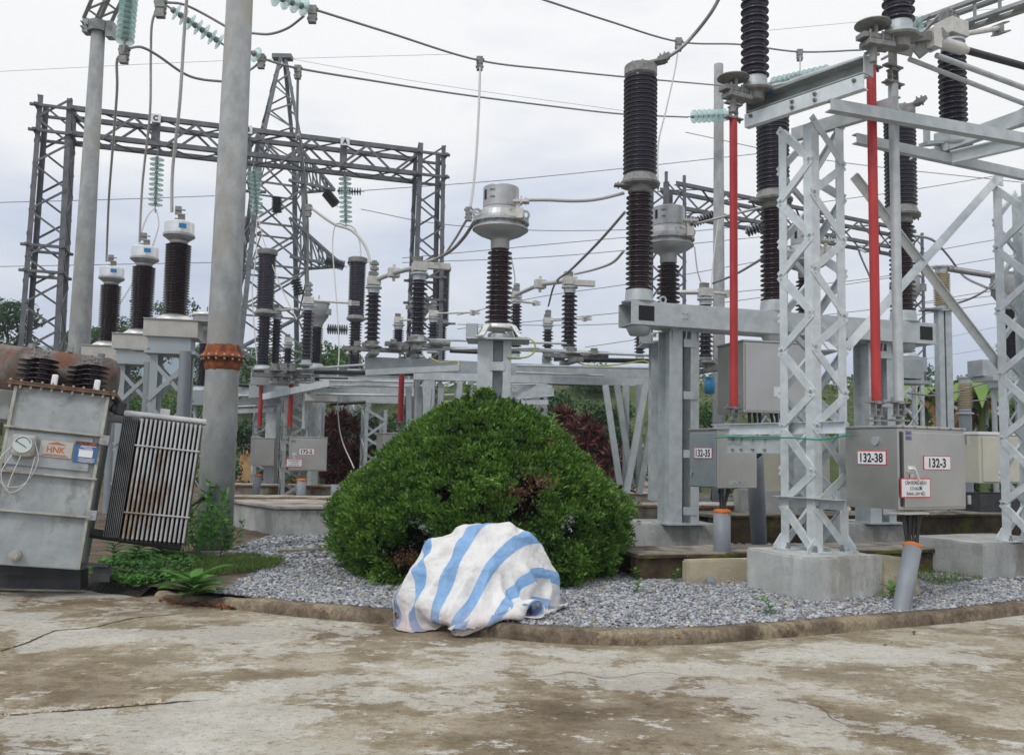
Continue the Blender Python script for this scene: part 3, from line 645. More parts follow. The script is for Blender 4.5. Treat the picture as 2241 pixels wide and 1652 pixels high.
# ---- post insulators ----
def insulator(parent, base, H, rs, rc, n, mt='porcelain', seg=28, cap=True, name='insulator', taper=0, capm='galv'):
    mb = MB(); pr = sheds(0, H, n, rc, rs, .0)
    if taper: pr = [(r*(1-taper*z/H), z) for r, z in pr]
    mb.lathe(pr, base, seg=seg); o = mb.build(name, mt, parent)
    if cap:
        m2 = MB(); m2.lathe([(0, -.14), (rc*1.7, -.14), (rc*1.7, -.115), (rc*1.3, -.105), (rc*1.22, 0), (rc*1.1, .008), (0, .008)], base, seg=seg, smooth=False)
        t_ = base+UZ*H; k = 1-taper; m2.lathe([(0, -.008), (rc*1.1*k, -.008), (rc*1.22*k, 0), (rc*1.25*k, .085), (rc*1.5*k, .09), (rc*1.5*k, .115), (0, .115)], t_, seg=seg, smooth=False)
        m2.build('end_fitting', capm, o)
    return o
ds = thing('disconnector_switch', 'near disconnector with red operating rods above boxes 132-38 and 132-3', 'disconnector', at(N1, 5.4))
I1 = xy(1652, 9.55, 120); I2 = xy(1966, 8.55, 30); I3 = xy(2085, 10.3, 200)
ZI1, ZI2 = P(1652, 172, 9.55).z, P(1966, 52, 8.55).z
insulator(ds, at(I1, ZI1), 1.75, .153, .105, 19, seg=36); insulator(ds, at(I2, ZI2), 1.75, .155, .105, 19, seg=36)
Z3b, Z3t = P(2085, 292, 10.3).z, P(2082, 112, 10.3).z
insulator(ds, at(I3, Z3b), Z3t-Z3b, .158, .10, 16, seg=32)
def jawbox(parent, c, ex, s=1., arm=None, mt='terminal'):
    ey = V((-ex.y, ex.x, 0)); mb = MB(); mb.obox(c+UZ*.12*s, ex, ey, UZ, (.26*s, .22*s, .17*s)); mb.obox(c+UZ*.025*s, ex, ey, UZ, (.1*s, .1*s, .05*s))
    o = mb.build('terminal_box', mt, parent, bevel=.008*s); m2 = MB(); m2.obox(c+UZ*.26*s-ex*.03*s, ex, ey, UZ, (.16*s, .12*s, .10*s))
    for i in range(3):
        for j in (-1, 1): p_ = c+UZ*(.235+.05*(j > 0))*s+ex*(i*.055-.085)*s; m2.cyl(p_-ey*.075*s, p_+ey*.075*s, .014*s, seg=6)
    m2.build('terminal_clamp', 'cast', o); return o
jb = jawbox(ds, at(I3, Z3t+.115), A, 1.15)
mb = MB(); a0 = at(I3, Z3t+.22)+A*.1; a1 = P(2190, 62, 10.9); mb.cyl(a0, a1, .032, seg=14); mb.build('contact_arm', 'terminal', ds)
mb = MB(); ad_ = (a1-a0).normalized(); ey_ = ad_.cross(UZ).normalized()
mb.obox(a1+UZ*.05, ad_, ey_, UZ, (.14, .16, .02)); mb.obox(a1-UZ*.07, ad_, ey_, UZ, (.2, .16, .02)); mb.obox(a1-ad_*.07-UZ*.01, ad_, ey_, UZ, (.02, .14, .14)); mb.obox(a1+ad_*.05-UZ*.01, ad_, ey_, UZ, (.02, .03, .12)); mb.build('contact_jaw', 'cast', ds)
# turntables under the insulators
def turntable(c, s=1.0, plate_dir=None):
    mb = MB(); mb.lathe([(0, -.10), (.10, -.10), (.11, -.02), (.19, -.01), (.20, .012), (.12, .02), (0, .02)], c-UZ*.16, seg=28, smooth=False)
    d = plate_dir; sv_ = V((-d.y, d.x, 0)); e = c+d*.30-UZ*.12
    mb.lathe([(0, .05), (.09, .05), (.17, .04), (.175, .028), (.13, .015), (.05, .01), (0, .01)], e+UZ*.03, seg=28, smooth=False)
    for k in (-1, 1): mb.cyl(e+sv_*.05*k-UZ*.05, e+sv_*.05*k+UZ*.03, .018, seg=8)
    mb.obox(e-UZ*.075-d*.1, d, sv_, UZ, (.50, .13, .05)); mb.obox(e-UZ*.14-d*.05, d, sv_, UZ, (.30, .16, .05)); mb.cyl(e-UZ*.32, e-UZ*.1, .035, seg=10)
    for k in (-.18, -.06, .08): mb.cyl(e+d*k+sv_*.07-UZ*.12, e+d*k+sv_*.07-UZ*.03, .012, seg=6); mb.cyl(e+d*k-sv_*.07-UZ*.12, e+d*k-sv_*.07-UZ*.03, .012, seg=6)
    return mb
turntable(at(I1, ZI1), 1, ang(205)).build('rotary_base', 'cast', ds)
turntable(at(I2, ZI2), 1, ang(195)).build('rotary_base', 'cast', ds)
mb = MB(); mb.lathe([(0, -.10), (.10, -.10), (.11, -.02), (.20, -.01), (.21, .012), (.12, .02), (0, .02)], at(I3, Z3b-.16), seg=28, smooth=False); mb.build('rotary_base', 'galv', ds)
# rods
R1t, R1b = P(1605, 262, 10.8), P(1594, 890, 10.8); R1b.x, R1b.y = R1t.x, R1t.y
R2t, R2b = P(1920, 148, 9.2), P(1918, 878, 9.2); R2t.x, R2t.y = R2b.x, R2b.y
G2t, G2b = P(1969, 186, 9.3), P(1967, 878, 9.3); G2t.x, G2t.y = G2b.x, G2b.y
MB().cyl(R1b, R1t, .049, seg=20).build('operating_rod', 'red_paint', ds)
MB().cyl(R2b, R2t, .049, seg=20).build('operating_rod', 'red_paint', ds)
MB().cyl(G2b, G2t, .052, seg=20).build('operating_rod', 'galv', ds)
def coupling(c, up=True, s=1.):
    mb = MB(); sg = 1 if up else -1
    mb.obox(c+UZ*.012*sg, A, Bv, UZ, (.26*s, .09*s, .016)); mb.cyl(c, c+UZ*.03*sg, .06*s, seg=14)
    for k in (-.1, .1): mb.cyl(c+A*k*s-UZ*.03, c+A*k*s+UZ*.04, .014, seg=6)
    for k in (-.045, .045): mb.obox(c+A*k*s+UZ*.085*sg, A, Bv, UZ, (.014, .06*s, .14))
    mb.cyl(c-A*.07*s+UZ*.09*sg, c+A*.07*s+UZ*.09*sg, .018, seg=8); mb.obox(c+UZ*.155*sg, A, Bv, UZ, (.12*s, .08*s, .016)); mb.cyl(c+UZ*.155*sg, c+UZ*.26*sg, .03*s, seg=12)
    mb.obox(c+UZ*.2*sg, A, Bv, UZ, (.25*s, .07*s, .02)); return mb
for c, u_ in ((R1t, 1), (R2t, 1), (G2t, 1)): coupling(c, True).build('rod_coupling', 'cast', ds)
for c in (R1b, R2b, G2b):
    mb = coupling(c, False); mb.lathe([(0, 0), (.10, 0), (.105, .02), (.05, .05), (.045, .1), (0, .1)], c-UZ*.345, seg=16, smooth=False); mb.build('rod_coupling', 'cast', ds)
# top of R2: clutter of links
mb = MB(); c = R2t+UZ*.26; mb.obox(c+UZ*.02, A, Bv, UZ, (.16, .10, .07)); mb.cyl(c+A*.05, at(G2t, c.z+.02), .022, seg=8)
mb.build('link', 'terminal', ds); mb = MB(); g = at(G2t, G2t.z)
mb.cyl(g+UZ*.2, g+UZ*.46, .045, seg=12); e0, e1 = g+UZ*.46, P(2035, 78, 8.9)
mb.bar(e0, e1, .05, .09); mb.obox(e0.lerp(e1, .5), A, Bv, UZ, (.1, .12, .14)); mb.bar(P(1915, 92, 9.1), P(2000, 112, 9.0), .02, .13); mb.bar(P(2005, 120, 9.0), P(2070, 70, 9.0), .02, .12)
for k in (.2, .4, .6, .8): q_ = e0.lerp(e1, k); mb.cyl(q_-sB*.06, q_+sB*.06, .014, seg=6)
mb.build('crank', 'cast', ds)
mb = MB(); s0, s1 = P(2040, 88, 9.0), P(2105, 108, 9.25); mb.cyl(s0, s1, .065, seg=16); mb.cyl(s0-(s1-s0)*.05, s0, .05, seg=16); mb.cyl(s1, s1+(s1-s0)*.15, .045, seg=16); mb.obox(s0, A, Bv, UZ, (.12, .14, .2))
mb.build('pipe_socket', 'terminal', ds)
MB().cyl(s1, P(2330, 170, 10.2), .040, seg=16).build('black_tube', 'black_rubber', ds)
MB().cyl(P(2050, 122, 9.0), P(2330, 226, 10.0), .030, seg=14).build('connecting_tube', 'galv', ds)
MB().cyl(P(1990, 130, 9.1), P(2330, 262, 10.0), .026, seg=14).build('connecting_tube', 'galv', ds)
mb = MB(); mb.tube([P(1690, 188, 9.45), P(1722, 182, 9.4), P(1895, 126, 8.8), P(1925, 118, 8.75)], .020, 8); mb.cyl(P(1730, 179, 9.38), P(1885, 129, 8.82), .027, seg=10); mb.build('tie_rod', 'galv', ds)
mb = MB(); mb.cyl(P(2060, 345, 10.2), P(2140, 335, 10.35), .018); mb.cyl(P(2110, 332, 10.3), P(2330, 285, 11), .028); mb.build('tie_rod', 'galv', ds)
# frame of the right-hand disconnector pole
f2 = thing('switch_pedestal', 'channel pedestal under the porcelain post with a terminal box, top right', 'pedestal', P(2060, 310, 10.4))
p0, p1 = P(2010, 318, 10.15), P(2330, 235, 9.6); MB().chan(P(2060, 318, 10.2), P(2330, 222, 9.7), .16, .12, .012, UZ, 1).build('channel', 'galv', f2)
MB().chan(P(2080, 348, 10.2), P(2330, 290, 9.8), .15, .08, .012, UZ, -1).build('channel', 'galv_bright', f2)
mb = MB(); mb.obox(P(2062, 310, 10.25), A, Bv, UZ, (.03, .2, .24)); mb.bar(P(2020, 316, 10.1), P(2065, 312, 10.25), .12, .04); mb.obox(P(2028, 292, 10.1), A, Bv, UZ, (.10, .02, .26)); mb.build('bracket', 'galv', f2)
m_ = MB(); u0, u1 = P(1975, 85, 13.2), P(2420, -70, 10.6)
for dy in (-.16, .16):
    for dz in (-.14, .14): m_.bar(u0+V((0, dy, dz)), u1+V((0, dy, dz)), .09, .05)
for k in range(9): q_ = u0.lerp(u1, k/8); m_.bar(q_+V((0, -.16, -.14)), q_+V((0, .16, -.14)), .08, .02); m_.bar(q_+V((0, -.16, -.14)), q_+V((0, -.16, .14)), .06, .02)
tag(m_.build('ladder_beam', 'galv_dull'), 'galvanised ladder beam running behind the top right terminal box', 'beam')
# ---- cabinets ----
def cabinet(name, near, ex, L, W_, z0, z1, mt, label, cat='control cabinet', lid=.025, door=True, group=None, mt2=None):
    ey = V((-ex.y, ex.x, 0)); t_ = thing(name, label, cat, at(near, z0), group); c = near+ex*L/2+ey*W_/2
    MB().obox(at(c, (z0+z1)/2), ex, ey, UZ, (L, W_, z1-z0)).build('body', mt, t_, bevel=.006)
    MB().obox(at(c, z1+lid/2+.001), ex, ey, UZ, (L+.03, W_+.03, lid)).build('lid', mt2 or mt, t_, bevel=.005)
    if door:
        cc = near+ex*(L/2+.02)-ey*.012; MB().obox(at(cc, (z0+z1)/2-.005), ex, ey, UZ, (L-.09, .022, z1-z0-.06)).build('door', mt, t_, bevel=.006)
    return t_, ey
bxA = xy(1965, 8.75, 1000); zA1, zA0 = P(1965, 936, 8.75).z, P(1965, 1116, 8.75).z; HA = zA1-zA0
cA, eyA = cabinet('control_cabinet', bxA, A, .99, .65, zA0, zA1, 'stainless', 'stainless cabinet with signs 132-38 and 132-3 beside the lattice support')
MB().obox(at(bxA+A*.04-eyA*.004, (zA0+zA1)/2), A, eyA, UZ, (.022, .006, HA-.07)).build('door_seal', 'black_rubber', cA)
lf = lambda u, v: at(bxA+eyA*(.65*(1-u)), zA1-v*HA); rf = lambda u, v: at(bxA+A*(.99*u)-eyA*.023, zA1-v*HA)
sign(cA, lf(.52, .37), -eyA, UZ, .36, .142, ['132-38'], .125, .28)
sign(cA, rf(.54, .42), A, UZ, .40, .142, ['132-3'], .125, .25)
sign(cA, rf(.19, .73)-eyA*.02, A, UZ, .42, .19, ['CẤM ĐÓNG ĐIỆN !', 'CÓ NGƯỜI', 'ĐANG LÀM VIỆC'], [.052, .045, .045], [.31, .17, .27], name='warning_sign')
mb = MB(); p_ = lf(.60, .16); mb.cyl(p_, p_-A*.022, .043, seg=24); mb.build('vent_disc', 'cabinet_grey', cA)
for q_, (a_s, dy) in enumerate((('SBS', 0), ('SBS', .05))): text(a_s, .055, 'blue_ink', cA, rf(.13, .06)-UZ*dy-eyA*.002, A, UZ, 'sticker', .085)
def handle(parent, c, ex, ey, s=1.):
    mb = MB(); mb.obox(c-ey*.008, ex, ey, UZ, (.10*s, .016, .06*s)); mb.cyl(c-ey*.01, c-ey*.055*s, .018*s, seg=10); mb.bar(c-ey*.05*s, c-ey*.06*s+ex*.05*s-UZ*.12*s, .02*s, .015*s); mb.obox(c-ey*.012-UZ*.075*s, ex, ey, UZ, (.035*s, .012, .05*s)); return mb.build('handle', 'aluminium_bright', parent)
handle(cA, rf(.15, .50), A, eyA)
mb = MB(); mb.obox(lf(.13, .075), -eyA, A, UZ, (.10, .012, .02)); mb.obox(lf(.13, .13), -eyA, A, UZ, (.05, .012, .012)); mb.build('earth_terminal', 'cast', cA)
bxB = xy(1570, 10.6, 1000); zB1, zB0 = P(1570, 941, 10.6).z, P(1570, 1068, 10.6).z
cB, eyB = cabinet('control_cabinet', bxB, A, .61, .52, zB0, zB1, 'stainless', 'stainless cabinet with sign 132-35 left of the lattice support', door=False)
MB().obox(at(bxB+eyB*.26-A*.006, (zB0+zB1)/2-.01), A, eyB, UZ, (.012, .48, zB1-zB0-.04)).build('side_panel', 'stainless_grey', cB, bevel=.004)
for q_ in (.12, .88): MB().box(at(bxA+A*1.0-eyA*.03, zA0+HA*q_)[:], (.03, .03, .09)).build('hinge', 'aluminium', cA)
m_ = MB()
for k in range(6): c_ = at(bxA+A*(.06+.175*k)-eyA*.018, zA1+.013); m_.cyl(c_, c_-eyA*.008, .008, seg=6)
m_.build('screws', 'cast', cA)
HB = zB1-zB0; sign(cB, at(bxB+eyB*.24-A*.014, zB1-.40*HB), -eyB, UZ, .33, .13, ['132-35'], .12, .27)
mb = MB(); c = at(bxB+A*.30-eyB*.006, zB0+.07); mb.obox(c, A, eyB, UZ, (.27, .012, .055)); bolts(mb, c+A*.04, A, UZ, .0, 1, .014, .04); bolts(mb, c-A*.04, A, UZ, .0, 1, .014, .04); mb.build('bracket', 'galv', cB)
mb = MB(); c = at(bxB+eyB*.44-A*.02, zB0+.22); mb.obox(c, A, eyB, UZ, (.03, .03, .10)); mb.bar(c, c-UZ*.08-A*.03, .015, .015); mb.build('handle', 'aluminium', cB)
# rails carrying the cabinets
rl = thing('mounting_rail', 'galvanised cabinet mounting rails bolted across the lattice support', 'rail', at(N1, 1.0))
a0, a1 = P(1563, 940, 10.9), P(1850, 940, 9.2); a0.z = a1.z = 1.84; MB().chan(a0, a1, .13, .05, .008, UZ, -1).build('rail', 'galv_bright', rl)
a0, a1 = P(1592, 970, 10.45), P(1722, 970, 9.85); a0.z = a1.z = 1.66; MB().chan(a0, a1, .20, .05, .008, UZ, -1).build('rail', 'galv', rl)
mb = MB()
for k in (.1, .25, .45, .65):
    for dz in (-.06, .06): c = a0.lerp(a1, k)+UZ*dz; mb.cyl(c-V((.03, .03, 0)), c+V((.0, .0, 0)), .014, seg=6)
mb.build('bolt', 'cast', rl)
a0, a1 = P(1705, 1090, 9.9), P(1852, 1100, 9.15); a0.z = a1.z = 1.10; MB().angle(a0, a1, .11, .008, UZ, -1, -1).build('rail', 'galv', rl)
w_ = [P(1560, 958, 10.55), P(1600, 956, 10.4), P(1660, 960, 10.0), P(1720, 958, 9.7), P(1790, 962, 9.35), P(1850, 952, 9.0)]
for q in w_: q.y -= .1
tag(MB().tube(spline(w_, 6), .009, 8).build('earth_wire', 'green_wire'), 'green earth wire tied along the rail between two cabinets', 'wire')
def conduit(p0, p1, r, label, foam=True, seg=24):
    t_ = thing('cable_conduit', label, 'conduit', p0); mb = MB(); ax = (p1-p0); mb.lathe([(r, 0), (r, ax.length*.33), (r*1.03, ax.length*.34), (r*1.03, ax.length), (r*.92, ax.length), (r*.92, ax.length*.9)], p0, ax.normalized(), seg, True); mb.build('pipe', 'pvc', t_)
    if foam:
        m2 = MB(); x, y, z, _ = frame(p0, p1); vs = []
        for j, (rr, h) in enumerate(((.9, -.01), (1.12, .01), (1.05, .035), (.6, .05), (0, .045))):
            for i in range(18): a = 2*math.pi*i/18; k = rr*r*(1+.12*noise.noise((i*.9, j, p0.x))); vs.append(p1+x*k*math.cos(a)+y*k*math.sin(a)+z*(h+.01*noise.noise((i, j*3, 1))))
        m2.add(vs, [(j*18+i, j*18+(i+1) % 18, (j+1)*18+(i+1) % 18, (j+1)*18+i) for j in range(4) for i in range(18)], True); m2.build('foam_plug', 'foam_orange', t_)
    return t_
pA0, pA1 = G(1970, 1336), P(1997, 1200, 8.8); conduit(pA0-UZ*.03, pA1, .082, 'leaning grey plastic conduit with orange foam below cabinet 132-3')
mb = MB()
for k in range(6):
    c = P(1976+k*8, 1122, 8.85+.03*(k % 2)); e = pA1+V((-.05+.02*k, .01*(k % 3), .0)); mb.tube(spline([c, c.lerp(e, .5)+V((.015*math.sin(k*2), 0, 0)), e, e+(pA0-pA1)*.15], 4), .0145, 8)
tag(mb.build('cable', 'black_rubber'), 'bundle of black control cables entering the leaning grey conduit', 'cables')
mb = MB(); mb.obox(P(1990, 1122, 8.85), A, Bv, UZ, (.32, .2, .02)); mb.build('gland_plate', 'plate_pale', cA)
pB1 = P(1580, 1122, 10.75); pB0 = V((pB1.x, pB1.y, .1)); conduit(pB0, pB1, .098, 'upright grey conduit with orange foam collar below cabinet 132-35')
mb = MB()
for k, px in enumerate((1578, 1595)): c = P(px, 1070, 10.8); mb.tube(spline([c, c.lerp(pB1, .5), pB1+V((.01*k, 0, 0)), pB1-UZ*.1], 4), .027-.006*k, 8); mb.cyl(c, c-UZ*.05, .035, seg=8)
tag(mb.build('cable', 'black_rubber'), 'two black cables hanging from cabinet 132-35', 'cables')
p0, p1 = G(1662, 1182, .2), P(1650, 990, 12.2); p0 = V((p0.x, p0.y, .1)); conduit(p0, p1, .12, 'slanting grey conduit behind cabinet 132-35', False)
# ---- circuit breaker ----
cb = thing('circuit_breaker', 'three pole circuit breaker with tall dark insulators on a long galvanised beam', 'circuit breaker', xy(1490, 12.5, 1100))
D1, D2, D3 = 12.4, 13.05, 13.75
c1, c2, c3 = xy(1400, D1, 450), xy(1692, D2, 450), xy(1972, D3, 450)
dbm = (c3-c1).normalized(); sbm = V((-dbm.y, dbm.x, 0)); zb = P(1400, 690, D1).z
e0 = at(c1-dbm*.22, zb); e1 = at(c3+dbm*.42, zb)
mb = MB(); HH = .33; WW = .42
mb.bar(e0, e1, .012, HH, UZ, -WW/2, 0); mb.bar(e0, e1, .012, HH, UZ, WW/2, 0); mb.bar(e0, e1, WW-.012, .012, UZ, 0, HH/2-.006); mb.bar(e0, e1, WW-.012, .012, UZ, 0, -HH/2+.006)
mb.build('beam', 'galv', cb, bevel=.01)
mb = MB(); fs_ = -sbm
for k in (.045, .965): c = e0.lerp(e1, k)+fs_*(WW/2+.007); mb.obox(c, dbm, sbm, UZ, (.24, .006, .21))
mb.build('access_hole', 'black_hole', cb, bevel=.01)
mb = MB()
for k in (.16, .86):
    for i in (-1, 1):
        for j in (-1, 1): c = e0.lerp(e1, k)+fs_*(WW/2)+dbm*i*.03+UZ*j*.035; mb.cyl(c, c+fs_*.03, .011, seg=6)
c = e0.lerp(e1, .10)+UZ*(HH/2+.05)+fs_*.15; mb.lathe([(.035, -.012), (.055, -.012), (.055, .012), (.035, .012), (.035, -.012)], c, fs_, 14, False); mb.build('bolt', 'galv', cb)
def brk_pole(c, d, px):
    zt = zb+HH/2; base = at(c, zt)
    k = d/12.4*1.0
    mb = MB(); mb.lathe([(0, 0), (.24, 0), (.25, .02), (.22, .035), (.20, .04), (.19, .17), (.175, .19), (0, .19)], base, seg=28, smooth=False)
    mb.lathe([(0, -.12), (.13, -.12), (.18, -.02), (.18, 0)], at(c, zb-HH/2), seg=20); mb.build('lower_flange', 'galv', cb)
    H1 = 1.38; insulator(cb, base+UZ*.19, H1, .192, .135, 19, 'porcelain_red', 30, False)
    m_ = base+UZ*(.19+H1); mb = MB(); mb.lathe([(0, 0), (.15, 0), (.17, .02), (.17, .10), (.28, .12), (.29, .15), (.26, .18), (.23, .26), (.20, .29), (0, .29)], m_, seg=28, smooth=False)
    for s_ in (-1, 1):
        q_ = m_+UZ*.12+V((-.25*1, -.05, 0)) if s_ < 0 else m_+UZ*.12+V((.2, -.05, 0)); mb.obox(q_-UZ*.01, V((1, 0, 0)), V((0, 1, 0)), UZ, (.24 if s_ < 0 else .12, .14, .025))
        for kk in (-.06, 0, .06): mb.cyl(q_+V((kk, .03, -.05)), q_+V((kk, .03, .05)), .012, seg=6)
    mb.build('interrupter_flange', 'cast', cb)
    H2 = 1.42; insulator(cb, m_+UZ*.29, H2, .242, .205, 22, 'porcelain', 34, False)
    t_ = m_+UZ*(.29+H2); mb = MB(); mb.lathe([(0, 0), (.21, 0), (.235, .03), (.235, .15), (.22, .17), (.16, .19), (0, .2)], t_, seg=28, smooth=False); bolts(mb, t_+UZ*.17, V((1, 0, 0)), V((0, 1, 0)), .19, 8, .015, .04)
    mb.obox(t_+UZ*.22+V((.17, 0, 0)), V((.97, 0, .24)), V((0, 1, 0)), V((-.24, 0, .97)), (.42, .2, .03)); mb.obox(t_+UZ*.30+V((.33, 0, 0)), V((.9, 0, .43)), V((0, 1, 0)), V((-.43, 0, .9)), (.18, .14, .07))
    bolts(mb, t_+UZ*.3+V((.33, 0, 0)), V((1, 0, 0)), V((0, 1, 0)), .05, 4, .012, .14); mb.build('top_cap', 'cast', cb); return t_
tp = [brk_pole(c, d, 0) for c, d in ((c1, D1), (c2, D2), (c3, D3))]
for px, d, yb in ((1487, 12.75, 1138), (1915, 13.7, 1118)):
    b_ = xy(px, d, 900); ex_ = dbm; z0_ = .56; z1_ = zb-HH/2; t_ = z1_-z0_; m_ = MB()
    for i in (-1, 1):
        q0, q1 = at(b_+ex_*(i*.15), z0_), at(b_+ex_*(i*.15), z1_)
        m_.bar(q0, q1, .13 if i > 0 else .20, .014, sbm, 0, -.17); m_.bar(q0, q1, .13 if i > 0 else .20, .014, sbm, 0, .17); m_.bar(q0, q1, .014, .33, sbm)
    pl_ = m_.build('column', 'galv', cb); m_ = MB()
    for k in (.07, .36, .66, .93): m_.obox(at(b_+ex_*.07-sbm*.186, z0_+t_*k), ex_, sbm, UZ, (.21, .012, .11))
    m_.build('batten_plate', 'galv', pl_); m_ = MB(); m_.obox(at(b_, z0_+.012), ex_, sbm, UZ, (.62, .5, .024)); m_.obox(at(b_, z1_-.012), ex_, sbm, UZ, (.5, .42, .02))
    for i in (-.2, .0, .2): m_.prism([at(b_+ex_*(i-.01)-sbm*.18, z1_-.02), at(b_+ex_*(i-.01)-sbm*.18, z1_-.17), at(b_+ex_*(i-.01)-sbm*.215, z1_-.02)], ex_*.02)
    m_.build('end_plate', 'galv', pl_)
fc = xy(1408, 12.55, 1180); block('foundation', fc, ang(12), 1.15, 1.0, 0, .56, 'concrete_block', 'stained concrete footing under the left column of the circuit breaker', group=None)
block('foundation', xy(1835, 13.4, 1150), ang(12), 1.15, 1.0, 0, .56, 'concrete_block', 'concrete footing under the right column of the circuit breaker')
bxC = xy(1627, 12.0, 820); zC1, zC0 = P(1627, 747, 12).z, P(1627, 902, 12).z
cC, eyC = cabinet('breaker_cabinet', bxC, ang(14), 1.0, .75, zC0, zC1, 'stainless', 'large stainless cabinet hung under the circuit breaker beam', door=False)
MB().obox(at(bxC+ang(14)*.5-eyC*.008, (zC0+zC1)/2), ang(14), eyC, UZ, (.95, .014, zC1-zC0-.05)).build('door', 'stainless', cC, bevel=.005)
plate('name_plate', 'white_sign', cC, at(bxC+ang(14)*.50-eyC*.02, P(1710, 856, 12).z), ang(14), UZ, .12, .13)
mb = MB()
for k in range(5): c = P(1640+k*11+(k > 2)*14, 903, 12.2); g_ = P(1650, 990, 12.2)+V((-.06+.03*k, .02*(k % 2), 0)); mb.tube(spline([c, c+V((.01*(k % 2), 0, -.18)), g_+V((0, 0, .12)), g_-UZ*.1], 5), .022, 8)
tag(mb.build('cable', 'black_rubber'), 'black cables dropping from the large stainless breaker cabinet', 'cables')
# ---- current transformers ----
def ct_proto():
    r = proto('current_transformer', 'current transformer with silver head left of the circuit breaker', 'current transformer', 'current transformers with silver heads'); Z = 2.80
    m_ = MB()
    for i in (-1, 1):
        for s_ in (-1, 1): m_.bar(V((i*.15-.02, s_*.13, .45)), V((i*.15-.02, s_*.13, Z)), .11 if i > 0 else .21, .014, V((0, 1, 0)))
        m_.bar(V((i*.20-.02, 0, .45)), V((i*.20-.02, 0, Z)), .014, .26, V((0, 1, 0)))
    m_.box((-.02, .05, (Z+.45)/2), (.38, .02, Z-.46))
    m_.build('column', 'galv', r); m_ = MB()
    for z in (.7, 1.25, 1.9, 2.45): m_.box((.0, -.145, z), (.20, .012, .12))
    m_.build('batten_plate', 'galv', r)
    m_ = MB(); m_.box((0, 0, Z+.012), (.86, .62, .024)); m_.build('base_plate', 'galv', r)
    m_ = MB(); m_.lathe([(0, .24), (.20, .24), (.23, .22), (.24, .17), (.20, .165)], V((0, 0, Z)), seg=28)
    for i in range(4):
        a = math.radians(45+90*i+10); d = V((math.cos(a), math.sin(a), 0)); e = V((-d.y, d.x, 0)); pp = [(.16, .235), (.26, .20), (.33, .10), (.38, .04), (.46, .026)]
        for (r0, h0), (r1, h1) in zip(pp, pp[1:]): m_.bar(V((0, 0, Z+h0))+d*r0, V((0, 0, Z+h1))+d*(r1+.004), .03, .09, e, 0, 0)
    m_.lathe([(0, .03), (.14, .03), (.15, .1), (.08, .14), (0, .15)], V((0, 0, Z)), seg=20); m_.build('spider_base', 'aluminium_bright', r, bevel=.006)
    m_ = MB(); m_.box((-.36, -.05, Z+.13), (.16, .2, .2)); m_.build('secondary_box', 'cabinet_grey', r, bevel=.008)
    insulator(r, V((0, 0, Z+.25)), 1.04, .192, .125, 15, 'porcelain_red', 30, False, taper=.12)
    z = Z+1.29; m_ = MB(); m_.lathe([(0, 0), (.125, 0), (.13, .01), (.13, .12), (.15, .15), (.20, .17), (.30, .21), (.36, .25), (.37, .27)], V((0, 0, z)), seg=36)
    m_.lathe([(.37, .27), (.39, .27), (.39, .29), (.355, .29), (.345, .35), (.40, .355), (.40, .385), (.34, .39), (.335, .44), (.30, .52), (.265, .56), (.245, .575)], V((0, 0, z)), seg=36, smooth=False)
    bolts(m_, V((0, 0, z+.37)), V((1, 0, 0)), V((0, 1, 0)), .375, 14, .014, .06)
    h = m_.build('head', 'aluminium', r); m_ = MB(); m_.lathe([(.245, .575), (.25, .58), (.25, .86), (.244, .875), (0, .895)], V((0, 0, z)), seg=36, smooth=False); m_.build('expansion_cover', 'aluminium', r, bevel=.004)
    m_ = MB(); m_.box((.20, -.30, z+.44), (.26, .07, .10)); m_.box((.26, -.36, z+.42), (.10, .1, .14)); m_.box((.08, -.30, z+.43), (.06, .05, .15)); m_.box((.28, -.30, z+.60), (.22, .14, .03)); m_.box((.24, -.30, z+.53), (.05, .05, .14))
    bolts(m_, V((.28, -.3, z+.61)), V((1, 0, 0)), V((0, 1, 0)), .06, 4, .012, .1); bolts(m_, V((.2, -.34, z+.44)), V((1, 0, 0)), V((0, 0, 1)), .08, 5, .014, .06); m_.build('primary_terminal', 'terminal', r)
    m_ = MB()
    for a in (200, 350): d = ang(a); c = d*.345+V((0, 0, z+.45)); m_.lathe([(.04, -.012), (.07, -.012), (.07, .012), (.04, .012), (.04, -.012)], c+UZ*.03, V((-d.y, d.x, 0)), 14, False); m_.obox(c-UZ*.04, d, V((-d.y, d.x, 0)), UZ, (.1, .02, .08))
    m_.build('lifting_eye', 'aluminium', r)
    ey_ = V((math.sin(math.radians(-58)), -math.cos(math.radians(-58)), 0)); tx_ = V((-ey_.y, ey_.x, 0))
    c = ey_*.252+V((0, 0, z+.74)); MB().obox(c, tx_, ey_, UZ, (.05, .006, .14)).build('oil_gauge', 'black_hole', r, bevel=.003)
    e2 = V((math.sin(math.radians(-28)), -math.cos(math.radians(-28)), 0)); t2 = V((-e2.y, e2.x, 0))
    text('-MAX', .04, 'black_ink', r, e2*.256+V((0, 0, z+.79)), t2, UZ, 'lettering', .09); text('-MIN', .04, 'black_ink', r, e2*.256+V((0, 0, z+.69)), t2, UZ, 'lettering', .08)
    return r
ct = ct_proto(); ct.location = at(xy(1090, 12.2, 750), P(1090, 745, 12.2).z-2.82); ct['label'] = 'silver headed current transformer standing behind the round bush'
ct2 = dup(ct, at(xy(1462, 13.6, 750), P(1455, 755, 13.6).z-2.82+.0), 0, 'silver headed current transformer just right of the tallest breaker pole')
ct3 = dup(ct, at(xy(1765, 15.2, 750), P(1765, 770, 15.2).z-2.82), 0, 'silver headed current transformer seen through the near lattice support')
block('foundation', xy(1400, 13.2, 1100), ang(12), 1.0, .9, 0, .48, 'concrete_block', 'low concrete footing left behind the circuit breaker column')
